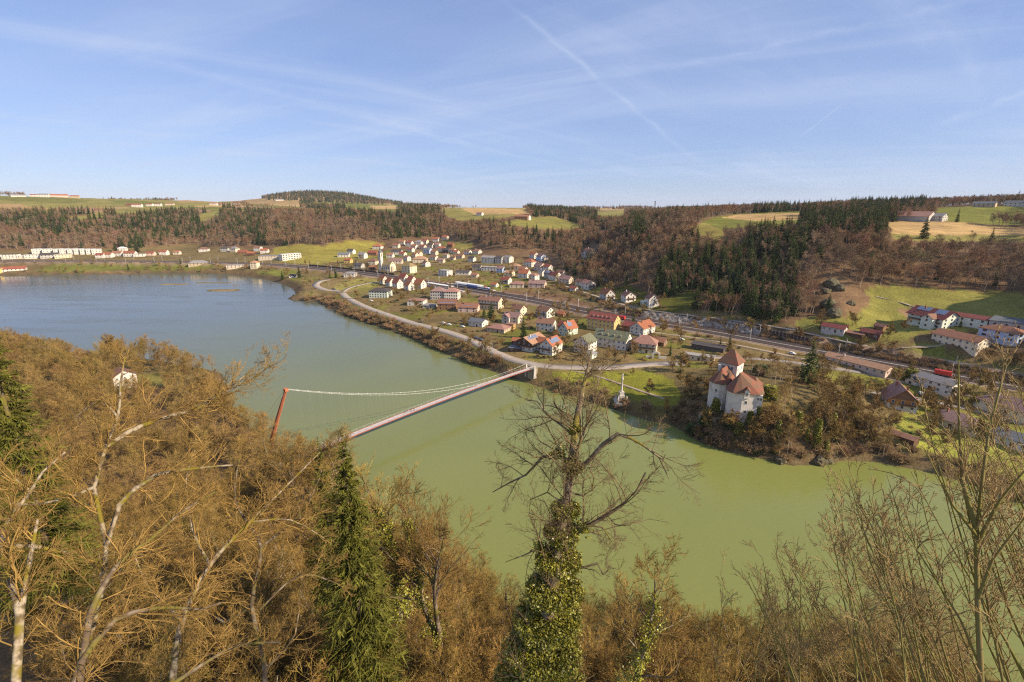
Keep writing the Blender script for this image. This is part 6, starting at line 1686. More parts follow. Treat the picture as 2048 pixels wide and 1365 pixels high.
tag(obj('rock_cutting', mesh('rock_cutting', vv, quads=np.array(qd), mats=[m_rock])), 'pale craggy rock face of the railway cutting under the hill road', 'rock face')
# boulders
def boulder(u, v, s, label, sq=0.75, name='boulder', dz=0.0):
    p = hit(u, v)
    n1, n2 = 10, 7
    v_ = []; f_ = []
    sd = int(u)
    for j in range(n2 + 1):
        for i in range(n1):
            a, b = 2 * pi * i / n1, pi * j / n2
            d_ = np.array([cos(a) * sin(b), sin(a) * sin(b), cos(b) * sq])
            k_ = 0.75 + 0.6 * float(vnoise(np.array(d_[0] * 1.6 + sd), np.array(d_[1] * 1.6 + d_[2] * 2 + sd)))
            v_.append(d_ * s * k_)
    for j in range(n2):
        for i in range(n1):
            f_.append((j * n1 + i, (j + 1) * n1 + i, (j + 1) * n1 + (i + 1) % n1, j * n1 + (i + 1) % n1))
    return tag(obj(name, mesh('boulder', v_, faces=f_, mats=[m_crag]), None, p + [0, 0, s * .25 + dz]), label, 'rock')
m_crag = M('mossy_crag', (0.17, 0.135, 0.085), 0.95, 0.3, 0.5, col2=(0.07, 0.065, 0.03), bump=1.0, bscale=1.5)
for u, v, s, lab in ((1664, 572, 5.5, 'largest dark crag on the bushy spur'), (1652, 585, 3.5, 'small crag left of the largest one on the spur'), (1680, 580, 4, 'crag right of the largest one on the spur'), (1700, 610, 3.2, 'lone rock low on the bushy spur'), (1655, 612, 5, 'broad crag at the foot of the spur'),
                     (1668, 630, 5, 'dark mossy rock face above the red barns'), (1560, 924, 2.2, 'first wet rock below the castle'), (1640, 926, 2.6, 'pale rock at the water under the castle knoll'), (1656, 924, 1.6, 'small rock at the tip of the castle knoll')):
    boulder(u, v, s, lab)

# ------------------------------------------------------------------ cars
def car_mesh():
    body = MB(); prof = [(-2.1, .35), (2.1, .35), (2.15, .75), (1.2, .9), (.5, 1.42), (-1.2, 1.45), (-1.95, .95), (-2.15, .8)]
    k = len(prof)
    body.add([(x_, -.85 if z_ < 1.2 else -.68, z_) for x_, z_ in prof] + [(x_, .85 if z_ < 1.2 else .68, z_) for x_, z_ in prof], [tuple(range(k)), tuple(range(2 * k - 1, k - 1, -1))] + [(i, i + k, (i + 1) % k + k, (i + 1) % k) for i in range(k)])
    gl = MB().add([(1.1, -.8, .93), (1.1, .8, .93), (.5, .66, 1.39), (.5, -.66, 1.39)], [(0, 1, 2, 3)])
    for s in (-1, 1):
        gl.add([(1.0, s * .862, .95), (-1.8, s * .862, .98), (-1.15, s * .71, 1.38), (.45, s * .71, 1.36)], [(0, 1, 2, 3)])
    gl = mesh('glass', gl.v, faces=gl.f, mats=[m_glass])
    wh = MB().tube([(0, -.1, 0), (0, .1, 0)], .32, 12); wv = wh.v
    w = mesh('wheel', wv, faces=wh.f + [tuple(range(11, -1, -1)), tuple(range(12, 24))], mats=[m_rub])
    return body, gl, w
cb_, cg_, cw_ = car_mesh()
def car(u, v, a, colr, label):
    p = hit(u, v); az_ = atan2(p[0], p[1])
    c_ = empty('parked_car', p + [0, 0, .12], -az_ - radians(a), label, 'car', 'cars parked in the village')
    m = M('car_paint_%d' % int(colr[0] * 1000 + colr[2] * 77), colr, 0.3, 0.03, 0.5, spec=0.6)
    obj('body', mesh('body', cb_.v, faces=cb_.f, mats=[m]), c_); obj('glass', cg_, c_)
    for x_ in (-1.3, 1.3):
        for y_ in (-.8, .8):
            obj('wheel', cw_, c_, (x_, y_, .32))
for (u, v, a, colr, lab) in ((887, 648, 25, (.7, .7, .68), 'first white car parked on the promenade'), (898, 651, 25, (.65, .65, .65), 'second white car parked on the promenade'), (925, 655, 30, (.72, .72, .7), 'white car in front of the slate-roofed bungalow'),
                            (952, 678, 35, (.05, .06, .12), 'dark blue car at the bend of the promenade'), (962, 682, 35, (.1, .1, .11), 'dark grey car at the bend of the promenade'), (1363, 681, 15, (.6, .62, .62), 'silver car beside the dark garage row'),
                            (1584, 709, 20, (.75, .75, .74), 'white car on the railway service road'), (1842, 790, 70, (.7, .72, .72), 'white car in front of the grey-gabled house'), (1858, 793, 70, (.04, .045, .05), 'black car in front of the grey-gabled house'),
                            (742, 603, 30, (.7, .7, .68), 'white car beside the large dark-roofed house'), (668, 580, 15, (.06, .06, .07), 'dark car at the road fork by the lake')):
    car(u, v, a, colr, lab)
# stone garden gate
x, y, z, az = local(1312, 717)
gate = empty('garden_gate', (x, y, z), -az, 'white arched garden gate by the bend of the road', 'gate')
ar = MB()
for s in (-1, 1):
    ar.box(s * 2 - .5, s * 2 + .5, -.4, .4, -.5, 2.6)
an = np.linspace(0, pi, 11)
for a, b in zip(an[:-1], an[1:]):
    q = [(1.5 * cos(a), 2.6 + 1.2 * sin(a)), (1.5 * cos(b), 2.6 + 1.2 * sin(b)), (2.5 * cos(b), 2.6 + 2.0 * sin(b)), (2.5 * cos(a), 2.6 + 2.0 * sin(a))]
    ar.add([(p_[0], -.4, p_[1]) for p_ in q] + [(p_[0], .4, p_[1]) for p_ in q], [(0, 1, 2, 3), (7, 6, 5, 4), (3, 2, 6, 7), (0, 4, 5, 1)])
ar.build('arch', wallm('white'), gate)
for xx in (-4.5, 4.5):
    MB().box(xx - 1.9, xx + 1.9, -.25, .25, -.5, 1.4).build('side_wall', wallm('white'), gate)
# radio mast on the skyline
p = hit(1308, 437); 
rm = empty('radio_mast', p, 0, 'thin lattice radio mast on the right-hand skyline', 'mast')
b = MB()
for i in range(3):
    a = 2 * pi * i / 3
    b.tube([(1.4 * cos(a), 1.4 * sin(a), -1), (.6 * cos(a), .6 * sin(a), 36)], .30, 4)
for j in range(11):
    rr_ = 1.4 - .9 * j / 11
    b.tube([(rr_ * cos(a), rr_ * sin(a), 3.2 * j) for a in np.linspace(0, 2 * pi, 4)], .09, 3)
b.build('lattice', m_wire, rm)
for j, zz in enumerate((27, 31, 34)):
    MB().box(-1.3, 1.3, -.4, .4, zz, zz + 1.6).build('antenna', m_wire, rm)
# street lamps on the promenade
lamp_m = [mesh(n, b.v, faces=b.f, mats=[m_steel]) for n, b in (('pole', MB().tube([(0, 0, -.5), (0, 0, 6.5), (.9, 0, 7.0)], .07, 5)), ('lamp_head', MB().box(.7, 1.5, -.15, .15, 6.93, 7.1)))]
for i, (u, v) in enumerate(((706, 603), (775, 634), (846, 655), (915, 676), (985, 706), (1216, 742), (1330, 732), (658, 577))):
    e = empty('street_lamp', hit(u, v), rng.uniform(0, 6), 'slim grey street lamp on the promenade, %s from the lake bend' % ('second', 'third', 'fourth', 'fifth', 'sixth', 'seventh', 'eighth', 'first')[i], 'street lamp', 'street lamps along the promenade')
    obj('pole', lamp_m[0], e); obj('lamp_head', lamp_m[1], e)
# ------------------------------------------------------------------ planting on the far bank and in the village
def clear_of(x, y, pad=1.5):
    for hx, hy, r in HOUSES:
        if abs(x - hx) < r + pad and abs(y - hy) < r + pad and (x - hx) ** 2 + (y - hy) ** 2 < (r + pad) ** 2:
            return False
        f = 1 - (r + 5) / (sqrt(hx * hx + hy * hy) + 1e-6)   # keep the fronts that face the river open
        if r > 4 and (x - hx * f) ** 2 + (y - hy * f) ** 2 < (r * .8) ** 2:
            return False
    return True
LINES = [(shore, 6), (rail, 11), (uproad, 4), (branch, 4), (lane, 4), (yard, 4), (railroad, 4), (farm, 4), (park, 3)]
def off_roads(x, y):
    X, Y = np.array([x]), np.array([y])
    for q, w in LINES:
        if seg_dist(X, Y, q[::2, :2])[0][0] < w:
            return False
    return True
# thicket along the far bank
fb = np.array(far_bank)
fbu, _ = project(fb[:, 0], fb[:, 1], np.zeros(len(fb)))
fbl = catmull(np.c_[fb, np.zeros(len(fb))][12:40], 3.0)
nsh = 0
for q in fbl:
    u, v = project(q[0], q[1], 0.0)
    if u < 596 or u > 2060:
        continue
    for row in range(3):
        d = (2.2, 6.0, 9.5)[row] + rng.uniform(-1.4, 1.4)
        dens = 0.62 if u < 1030 else 0.3 if u < 1340 else 0.55
        if 1030 < u < 1075 or rng.random() > dens * (1, .8, .5)[row]:
            continue
        # inland normal: away from the river
        i = np.argmin(np.hypot(fbl[:, 0] - q[0], fbl[:, 1] - q[1])); a = fbl[max(i - 1, 0)]; b = fbl[min(i + 1, len(fbl) - 1)]
        t = b[:2] - a[:2]; n = np.array([-t[1], t[0]]) / (np.linalg.norm(t) + 1e-6)
        x, y = q[0] + n[0] * d + rng.uniform(-1, 1), q[1] + n[1] * d + rng.uniform(-1, 1)
        if not off_roads(x, y) or nsh > 290:
            continue
        lab = 'bare brown shrub in the thicket along the promenade bank' if u < 1030 else 'bare shrub on the bank below the lawn' if u < 1340 else 'bare shrub at the water under the castle knoll' if u < 1690 else 'bare shrub on the right-hand river bank'
        plant('bare_shrub', SHRUB[nsh % 4], (x, y, float(hgt(x, y)) - .1), rng.uniform(0, 6.3), np.array([1.25, 1.25, 1.0]) * rng.uniform(0.7, 1.35), lab, 'shrub', lab[5:], parts=('stems', 'twigs')); nsh += 1
print('shrubs', nsh)
# garden and orchard trees of the village
nv = 0
tries = 0
while nv < 285 and tries < 9000:
    tries += 1
    u = rng.uniform(560, 2050); v = rng.uniform(490, 730) if u < 1330 else rng.uniform(640, 900)
    p = hit(u, v)
    r = np.hypot(p[0], p[1])
    if p[2] > 26 or p[2] < 4 or r > 1050 or inpoly(u, v, FIELDS[0][0]) or not off_roads(p[0], p[1]) or not clear_of(p[0], p[1]):
        continue
    if inpoly(u, v, [(1130, 742), (1345, 742), (1370, 800), (1330, 840), (1060, 752)]) or inpoly(u, v, [(1820, 640), (2060, 640), (2060, 720), (1800, 700)]) or (1420 < u < 1620 and 720 < v < 850) or inpoly(u, v, [(1160, 640), (1265, 640), (1265, 695), (1160, 695)]) or inpoly(u, v, [(1760, 790), (1830, 790), (1830, 850), (1760, 850)]) or inpoly(u, v, FIELDS[25][0]):
        continue
    if rng.random() > min(1, (r / 600) ** -1.0):
        continue
    w = 'below the railway' if u < 860 else 'between promenade and railway' if v > 610 and u < 1330 else 'among the upper village houses' if u < 1330 else 'behind the castle' if u < 1700 else 'in the gardens at the right'
    plant('garden_tree', BARE_VIL[nv % 4], p - [0, 0, .2], rng.uniform(0, 6.3), rng.uniform(0.65, 1.35), 'bare garden tree ' + w, 'tree', 'bare garden trees ' + w); nv += 1
HEDGE = [proto('hedge', bare_shrub(380 + i, 2.2, 40, 0.05, 9, 5), m_barkd, m_everg) for i in range(2)]
# dense shrubs: garden hedges and evergreen bushes
nh = 0; tries = 0
while nh < 120 and tries < 3000:
    tries += 1
    u = rng.uniform(690, 1330); v = rng.uniform(560, 725)
    p = hit(u, v)
    if p[2] > 24 or p[2] < 5 or not off_roads(p[0], p[1]) or not clear_of(p[0], p[1], 0.0):
        continue
    ev = nh % 3 == 0
    lab = ('dark evergreen bush ' if ev else 'bare garden bush ') + ('between promenade and railway' if v > 610 else 'in the gardens near the railway')
    plant('garden_bush', (HEDGE if ev else SHRUB)[nh % 2], p - [0, 0, .1], rng.uniform(0, 6.3), rng.uniform(0.5, 0.9), lab, 'bush', lab, parts=('stems', 'twigs')); nh += 1
# single conifers
for (u, v, h, ws, lab) in [(983, 638, 17, 1.5, 'big bright green conifer beside the row houses'), (968, 634, 10, 1.2, 'smaller dark conifer left of the big bright green one'), (1047, 676, 18, 1.25, 'tall dark spruce beside the plain white house'), (1266, 655, 15, 1.0, 'dark conifer by the tracks behind the orange-red gable'),
                           (1614, 768, 27, 1.5, 'tall spruce standing alone behind the castle garden'), (1458, 703, 12, 1.3, 'young spruce behind the gate tower'), (1440, 697, 8, 1.2, 'little spruce beside the dark garage row'), (1340, 712, 10, 0.6, 'slim dark cypress beside the garden gate'),
                           (565, 560, 14, 1.4, 'dark conifer by the boathouse'), (599, 556, 20, 1.0, 'tall slim conifer on the lake bend'), (672, 556, 17, 1.3, 'tall dark pine beside the railway curve'), (660, 557, 12, 1.3, 'low pine beside the railway curve'),
                           (232, 505, 26, 1.3, 'left one of two dark trees above the lakeside houses'), (274, 505, 24, 1.7, 'right one of two dark trees above the lakeside houses'), (257, 541, 14, 0.9, 'lone slim conifer on the lakeside meadow'), (361, 528, 12, 0.9, 'small conifer on the far lake shore'),
                           (1847, 478, 24, 1.2, 'tall open fir rising over the beech slope'), (1980, 490, 18, 1.1, 'fir among the beeches near the right edge'), (1655, 625, 15, 1.2, 'dark fir on the bushy spur'), (1920, 655, 6, 1.4, 'small blue spruce in front of the pale stable'), (1305, 460, 22, 1.4, 'dark spruce standing out on the wooded crest'), (1290, 470, 20, 1.3, 'second dark spruce on the wooded crest'),
                           (1200, 545, 8, 1.3, 'small conifer on the shaded garden slope')]:
    p = hit(u, v)
    plant('conifer', SPRUCE_MID[int(u) % 3], p - [0, 0, .3], rng.uniform(0, 6.3), (h / 22 * ws, h / 22 * ws, h / 22), lab, 'tree')
# lawn and castle trees
WILLOW = proto('willow', (lambda a: a)(bare_tree(501, 9, 0.55, 0.3, 22, n2=10, n3=9, far=True, tw=0.022, clear=0.15)), m_barkd, m_willow)
plant('willow', WILLOW, hit(1333, 832) - [0, 0, .3], 0.4, (1.15, 1.15, 1.15), 'round golden-brown willow on the river lawn', 'tree')
for (u, v, s, lab) in [(1297, 792, 1.15, 'bare spreading tree on the lawn behind the willow'), (1390, 802, 1.05, 'pale bare tree in the castle shadow'), (1265, 752, 0.6, 'small bare tree on the lawn by the road'), (1180, 760, 0.7, 'thin bare tree on the bank lawn'), (1545, 735, 1.25, 'tall bare tree behind the castle'),
                       (1362, 770, 1.0, 'reddish bare tree at the edge of the lawn'), (1345, 745, 1.1, 'bare tree by the road bend'), (1375, 735, 1.0, 'bare tree by the cream garages'), (1402, 728, 1.0, 'second bare tree by the cream garages'), (1420, 745, 0.9, 'bare tree left of the gate tower')]:
    plant('bare_tree', BARE_VIL[int(u) % 4], hit(u, v) - [0, 0, .2], u, s, lab, 'tree')
BARE_KNOLL = [proto('bare_knoll', bare_tree(160 + i, 17, 0.42, 0.22, 15, n2=8, n3=7, far=True, tw=0.030, clear=0.32), m_trunk_far, m_twig) for i in range(3)]
# wooded castle knoll
nk = 0
for k in range(1100):
    u = rng.uniform(1360, 1800); v = rng.uniform(715, 925)
    p = hit(u, v)
    dx, dy = p[0] - CASTLE[0], p[1] - CASTLE[1]
    a_ = dx * cos(caz) - dy * sin(caz); b_ = dx * sin(caz) + dy * cos(caz)
    if p[2] < 1.0 or (-16 < a_ < 13 and -1.5 < b_ < 34) or nk >= 170 or not clear_of(p[0], p[1]) or not off_roads(p[0], p[1]):
        continue
    # keep the castle walls in view
    if abs(u - 1612) < 26 and v > 755:
        continue
    hmax = 22
    if -12 < a_ < 12 and b_ < 0:
        hmax = 4.5
    if nk % 5 < 3 and hmax > 10 and u > 1500:
        plant('knoll_tree', BARE_KNOLL[nk % 3], p - [0, 0, .3], rng.uniform(0, 6), rng.uniform(.6, .95), 'tall bare tree on the castle knoll', 'tree', 'tall bare trees on the castle knoll')
    elif nk % 2 and hmax > 10:
        plant('knoll_tree', BARE_VIL[nk % 4], p - [0, 0, .3], rng.uniform(0, 6), rng.uniform(.5, .95), 'low bare tree on the castle knoll', 'tree', 'low bare trees on the castle knoll')
    else:
        ev = nk % 6 in (0, 2)
        plant('garden_bush' if ev else 'bare_shrub', (HEDGE if ev else SHRUB)[nk % 2], p - [0, 0, .2], rng.uniform(0, 6), rng.uniform(.8, 1.5), 'evergreen bush on the castle knoll' if ev else 'brown shrub on the castle knoll', 'bush' if ev else 'shrub', 'evergreen bushes on the castle knoll' if ev else 'brown shrubs on the castle knoll', parts=('stems', 'twigs'))
    nk += 1
def leaf_cloud(centers, n, size, rg, flat=0.5):
    """n leaf quads around given points (N,3) with outward normals"""
    c_ = centers; N = len(c_)
    nrm = unit(rg.normal(size=(N, 3))); a = unit(np.cross(nrm, rg.normal(size=(N, 3)))) * (size * rg.uniform(.6, 1.2, N))[:, None]; b = np.cross(nrm, a)
    v = np.stack([c_ - a - b * .7, c_ + a - b * .7, c_ + a + b * .7, c_ - a + b * .7], 1).reshape(-1, 3)
    return v, np.arange(N * 4).reshape(-1, 4)
def ivy_column(seed, H, R, n=2600, size=0.22, rag=0.5):
    rg = np.random.default_rng(seed)
    z = rg.uniform(0, 1, n); a = rg.uniform(0, 2 * pi, n)
    ca, sa2 = np.cos(a), np.sin(a)
    rr = R * (1 - 0.55 * z) * (0.95 - rag * .6 + 1.2 * rag * (fbm(ca * 1.5 + z * 5, sa2 * 1.5 + z * 13 + seed, 4) ** 1.3)) * rg.uniform(.5, 1.15, n)
    pts = np.stack([rr * np.cos(a), rr * np.sin(a), z * H - .2], 1)
    tr_ = tubes(np.array([[(0, 0, -.6), (0.1, 0, H * .5), (0, 0, H * 1.12)]], float), np.array([[.28, .2, .05]]), 6)
    return tr_, leaf_cloud(pts, n, size, rg)
IVY = [proto('ivy_column', ivy_column(i, 11, 1.9, 3600), m_barkd, m_ivy) for i in range(3)]
for i, (u, v, h, w, lab) in enumerate([(1553, 884, 10.5, 1.0, 'ivy-wrapped trunk nearest the castle keep'), (1594, 864, 10, 1.1, 'ivy-wrapped trunk on the upper knoll'), (1630, 893, 13, 1.25, 'tallest ivy-wrapped trunk on the castle knoll'), (1663, 867, 10, 0.9, 'ivy-wrapped trunk at the right of the knoll'), (1614, 880, 7, 0.55, 'slanting thin ivy trunk on the knoll'),
                                       (1499, 846, 6, 1.1, 'low ivy clump at the foot of the keep'), (1515, 838, 8, 1.0, 'ivy climbing the right corner of the keep'), (1650, 905, 6, 1.0, 'short ivy stump near the water')]):
    plant('ivy_clad_tree', IVY[i % 3], hit(u, v) - [0, 0, .3], i, (w, w, h / 11), lab, 'ivy', tilt=(0, 0.35, 0) if 'slanting' in lab else None, parts=('trunk', 'leaves'))
for i, (u, v, h, w, lab) in enumerate([(1430, 826, 7.5, 1.9, 'green ivy mass on the wing of the castle'), (1459, 852, 6, 1.8, 'rounded ivy bush left of the keep foot'), (1478, 864, 5, 1.9, 'yellow-green bush below the keep'), (1414, 846, 7, 2.6, 'dark leafy evergreen tree under the castle terrace'), (1540, 792, 5.5, 3.2, 'bright yellow-green bush in the castle garden'),
                                       (1520, 745, 5, 3.2, 'dark ivy mound behind the castle roofs'), (1823, 758, 6, 3.6, 'pale green rhododendron clump beside the grey-gabled house'), (1846, 766, 5, 2.6, 'second rhododendron clump by the house'), (1915, 782, 5, 3, 'dark evergreen behind the grey-gabled house'), (1385, 862, 4, 2.4, 'dark green bush at the shaded shore')]):
    plant('evergreen_bush', proto('evergreen', (IVYA := ivy_column(40 + i, 11, 1.5, 3000, .2)), m_barkd, m_ivyd if 'dark' in lab or i % 2 else m_ivy), hit(u, v) - [0, 0, .4], i, (w, w, h / 11), lab, 'bush', parts=('stem', 'leaves'))
# lakeside and hillside fringes: bare trees and bushes by the far shore
nl = 0
for k in range(900):
    u = rng.uniform(0, 640); v = rng.uniform(519, 549)
    p = hit(u, v)
    riv = seg_dist(np.array([p[0]]), np.array([p[1]]), far_bank)[0][0]
    if p[2] < .6 or not clear_of(p[0], p[1], 3) or not off_roads(p[0], p[1]) or nl >= 46 or (riv > 30 and rng.random() > .12):
        continue
    plant('bare_tree', BARE_VIL[nl % 4], p - [0, 0, .2], rng.uniform(0, 6), rng.uniform(.6, 1.15), 'bare tree on the far lake shore', 'tree', 'bare trees on the far lake shore'); nl += 1

# low garden scrub, hedges and weeds nobody could count
gs = []
n = 9000
gx = rng.uniform(-340, 430, n); gy = rng.uniform(130, 860, n); gz = hgt(gx, gy); gu, gv = project(gx, gy, gz)
ok = (gz < 26) & (gz > 2.5) & (gu > 560) & (gu < 2060) & (fbm(gx / 18, gy / 18, 3) > 0.46) & ~inpoly(gu, gv, FIELDS[0][0]) & ~inpoly(gu, gv, FIELDS[20][0]) & ~inpoly(gu, gv, [(1130, 742), (1345, 742), (1370, 800), (1330, 840), (1060, 752)]) & ~inpoly(gx, gy, river_poly)
ok &= (gx / gy > -0.6) & ((gu > 1380) | (gv < 760)) & (np.hypot(gx, gy) > 215)
for q, w in LINES:
    ok &= seg_dist(gx, gy, q[::2, :2])[0] > w
for hx, hy, hr_ in HOUSES:
    ok &= np.hypot(gx - hx, gy - hy) > hr_ + .5
for k in np.nonzero(ok)[0]:
    gs.append((gx[k], gy[k], gz[k], rng.uniform(.35, .85)))
# brambles on the bank between railway and hill road
for k in range(900):
    u = rng.uniform(1130, 2060); q = on_up(u)
    i = int(np.argmin(np.hypot(uproad[:, 0] - q[0], uproad[:, 1] - q[1]))); a = uproad[max(i - 1, 0)]; b = uproad[min(i + 1, len(uproad) - 1)]
    t = b[:2] - a[:2]; n = np.array([t[1], -t[0]]) / (np.linalg.norm(t) + 1e-6)
    d = rng.uniform(3.5, 11)
    x, y = q[0] + n[0] * d, q[1] + n[1] * d
    if 1292 < u < 1530 and d > 4.5:
        continue
    gs.append((x, y, float(hgt(x, y)), rng.uniform(.4, .9)))
print('scrub', len(gs))
scatter('garden_scrub', gs, SHRUB + HEDGE[:1], 'low brown scrub and hedges between the houses and along the railway', 'scrub')
# ------------------------------------------------------------------ the near slope below the viewpoint
NEARP = [proto('near_tree', bare_tree(700 + i, 17, 0.46 + .03 * (i % 2), 0.30, 17, n2=8, n3=6, n4=5, tw=0.021, clear=0.22 + .05 * (i % 3), stems=1 + (i % 3 == 1)), m_bark if i % 2 == 0 else m_barkd, m_twig_near) for i in range(5)]
SIL = [(-100, 625), (0, 648), (60, 665), (120, 672), (180, 700), (215, 660), (270, 635), (330, 655), (370, 700), (440, 705), (470, 760), (520, 745), (555, 830), (600, 890), (650, 860), (690, 850), (760, 880), (830, 905), (870, 970), (920, 985), (960, 1010), (1000, 1075), (1060, 1120), (1130, 1130), (1250, 1110), (1330, 1140), (1385, 1210), (1420, 1190), (1480, 1110), (1560, 1075), (1640, 1040), (1800, 980), (2048, 940), (2200, 930)]
SILU = [a for a, b in SIL]; SILV = [b for a, b in SIL]
def fit(x, y, z, hw):
    """tallest tree at this spot whose crown stays under the near wood's outline"""
    hs = np.linspace(3, hw, 24)
    u, v = project(np.full(24, x), np.full(24, y), z + hs)
    ok = v > np.interp(u, SILU, SILV) + 4
    return hs[ok].max() if ok.any() else 0
pts = []
cand = []
for k in range(11000):
    az_ = rng.uniform(radians(-50), radians(50)); r = sqrt(rng.uniform(12 ** 2, 150 ** 2))
    x, y = r * sin(az_), r * cos(az_)
    cand.append((r, x, y))
riv_c = seg_dist(np.array([c_[1] for c_ in cand]), np.array([c_[2] for c_ in cand]), near_bank)[0]
ins = inpoly(np.array([c_[1] for c_ in cand]), np.array([c_[2] for c_ in cand]), river_poly)
grid = {}
for (r, x, y), d, i_ in zip(cand, riv_c, ins):
    if i_ or d < 3:
        continue
    z = float(hgt(x, y))
    sp = 5.0 if r < 60 else 6.2
    key = (int(x // sp), int(y // sp))
    if any((x - a) ** 2 + (y - b) ** 2 < sp * sp for dx in (-1, 0, 1) for dy in (-1, 0, 1) for a, b in grid.get((key[0] + dx, key[1] + dy), ())):
        continue
    h = fit(x, y, z, rng.uniform(11, 21))
    if h < 3.2:
        continue
    grid.setdefault(key, []).append((x, y)); pts.append((r, x, y, z, h))
pts.sort()
print('near trees', len(pts))
nn_ = 0; rest_n = []
for r, x, y, z, h in pts:
    u, v = project(x, y, z + h * .7)
    if u < -150 or u > 2200 or v > 1750:
        continue
    if nn_ < 225:
        where = 'on the slope at the lower left' if u < 620 else 'on the slope between spruce and ivy tree' if u < 1080 else 'on the slope right of the ivy tree' if u < 1450 else 'on the slope at the lower right'
        size = 'tall' if h > 12 else 'low'
        plant('bare_tree', NEARP[int(rng.integers(5))], (x, y, z - .4), rng.uniform(0, 6.3), h / 16.5 * np.array([1.1, 1.1, 1.0]), '%s bare golden-brown tree %s' % (size, where), 'tree', '%s bare trees %s' % (size, where), tilt=(rng.normal(0, .07), rng.normal(0, .07)))
        nn_ += 1
    else:
        rest_n.append((x, y, z, h / 16.5))
# wood on the flood plain, far left
NEARF = [proto('plain_tree', bare_tree(760 + i, 17, 0.46, 0.20, 18, n2=10, n3=8, far=True, tw=0.034, clear=0.2), m_barkd, m_twig) for i in range(4)]
m_twig_gold = M('bare_twigs_gold', (0.235, 0.155, 0.044), 0.9, 0.25, 0.35, rand=0.2, spec=0.1)
NEARG = [proto('plain_tree_gold', bare_tree(770 + i, 17, 0.5, 0.18, 20, n2=10, n3=8, far=True, tw=0.032, clear=0.12), m_barkd, m_twig_gold) for i in range(2)]
fl = []
n = 9500
x = rng.uniform(-620, 40, n); y = rng.uniform(60, 430, n)
r = np.hypot(x, y)
rv = seg_dist(x, y, near_bank)[0]; ok = ~inpoly(x, y, river_poly) & (rv > 3) & (r > 140) & (np.hypot(x + 222, y - 272) > 11) & (np.hypot(x + 205, y - 262) > 13)
lawn_sight = (np.abs(x / y - (-222 / 272)) < 0.06) & (r < 345) & (r > 250)
for i in np.nonzero(ok)[0]:
    z = float(hgt(x[i], y[i]))
    h = fit(x[i], y[i], z, rng.uniform(12, 19))
    if lawn_sight[i]:
        h = min(h, 10)
    if h > 4:
        fl.append((x[i], y[i], z, h / 17))
fl = fl[:3000]
print('plain', len(fl))
scatter('near_bank_wood', fl + rest_n, NEARF + NEARG, 'bare golden-brown wood on the flood plain below the viewpoint', 'woods')

# ---- undergrowth that fills the slope
SHN = [proto('near_shrub', bare_shrub(820 + i, 4.2, 26, 0.014, 10, 6), m_barkd, m_twig_near) for i in range(3)]
us_ = []
for k in range(2600):
    az_ = rng.uniform(radians(-50), radians(50)); r = sqrt(rng.uniform(10 ** 2, 135 ** 2))
    x, y = r * sin(az_), r * cos(az_)
    if inpoly(np.array([x]), np.array([y]), river_poly)[0]:
        continue
    z = float(hgt(x, y))
    h = fit(x, y, z, 5)
    if h > 2.5:
        us_.append((x, y, z, h / 4.6 * rng.uniform(.7, 1.1)))
scatter('undergrowth', us_[:1500], SHN, 'tangled bare undergrowth covering the near slope', 'undergrowth')

# ---- trees round the near end of the footbridge
for i, (u, v, t, h) in enumerate([(545, 850, 150, 17), (572, 872, 146, 15), (598, 868, 140, 17), (622, 880, 136, 16), (645, 862, 130, 18), (560, 900, 128, 15), (608, 900, 124, 16), (520, 820, 160, 16), (585, 925, 118, 15), (660, 880, 120, 18)]):
    p = at_depth(u, v, t)
    plant('bankside_tree', NEARP[i % 5], (p[0], p[1], p[2] - h), i * 1.3, h / 16.5 * np.array([1.25, 1.25, 1.0]), 'bare tree in the clump hiding the near end of the footbridge', 'tree', 'bare trees at the near end of the footbridge')

# ---- hero trees: limbs laid out in space along the leaning stems of the photograph
def limb(pts, r0, r1, n=None):
    """pts: (u, v, distance) -> smooth stem with taper"""
    q = catmull([at_depth(u, v, t) for u, v, t in pts], 0.6)
    return q, np.linspace(r0, r1, len(q))
def dress(limbs, seed, k1=7, k2=5, k3=4, l1=2.6, tw=0.014, ang=48, up=0.12, t0=.15):
    """side branches and twigs on hand-laid limbs"""
    rg = np.random.default_rng(seed)
    parts = []
    for q, rad in limbs:
        m = 9
        idx = np.linspace(0, len(q) - 1, m).astype(int)
        pt, rd = q[idx][None], rad[idx][None]
        L = np.array([l1 / 0.5])
        ln = np.linalg.norm(q[-1] - q[0])
        kk = max(3, int(k1 * ln / 5))
        a = fork(pt, rd, L, kk, t0, 1.0, ang, 0.5, 0.5, rg, uplift=up, shorten=.45)
        p1, r1 = grow(*a, 6, .17, .03, .3, rg)
        r1 = np.clip(r1, tw, 0.030)
        b = fork(p1, r1, a[2], k2, .15, 1, 42, .5, .6, rg, uplift=up * .5)
        p2, r2 = grow(*b, 4, .17, .02, .4, rg); r2 = np.clip(r2, tw * .7, tw * 1.4)
        c_ = fork(p2, r2, b[2], k3, .1, 1, 42, .55, .6, rg)
        p3, r3 = grow(*c_, 3, .18, .02, .5, rg); r3 = np.clip(r3, tw * .5, tw * .8)
        parts += [tubes(p1, r1, 4), tubes(p2, r2, 3), tubes(p3, r3, 3)]
    return join(parts)
def hero(name, label, limbs, base_px, bark, twig, seed, **kw):
    L = [limb(*l) for l in limbs]
    tv, tq = join([tubes(q[None], r[None], 8) for q, r in L])
    cv, cq = dress(L[kw.pop('skip', 0):], seed, **kw)
    b = L[0][0][0]
    root = empty(name, b, 0, label, 'tree')
    obj('trunk', mesh('trunk', tv - b, quads=tq, mats=[bark], smooth_=True), root)
    obj('crown', mesh('crown', cv - b, quads=cq, mats=[twig]), root)
    return root, L, b
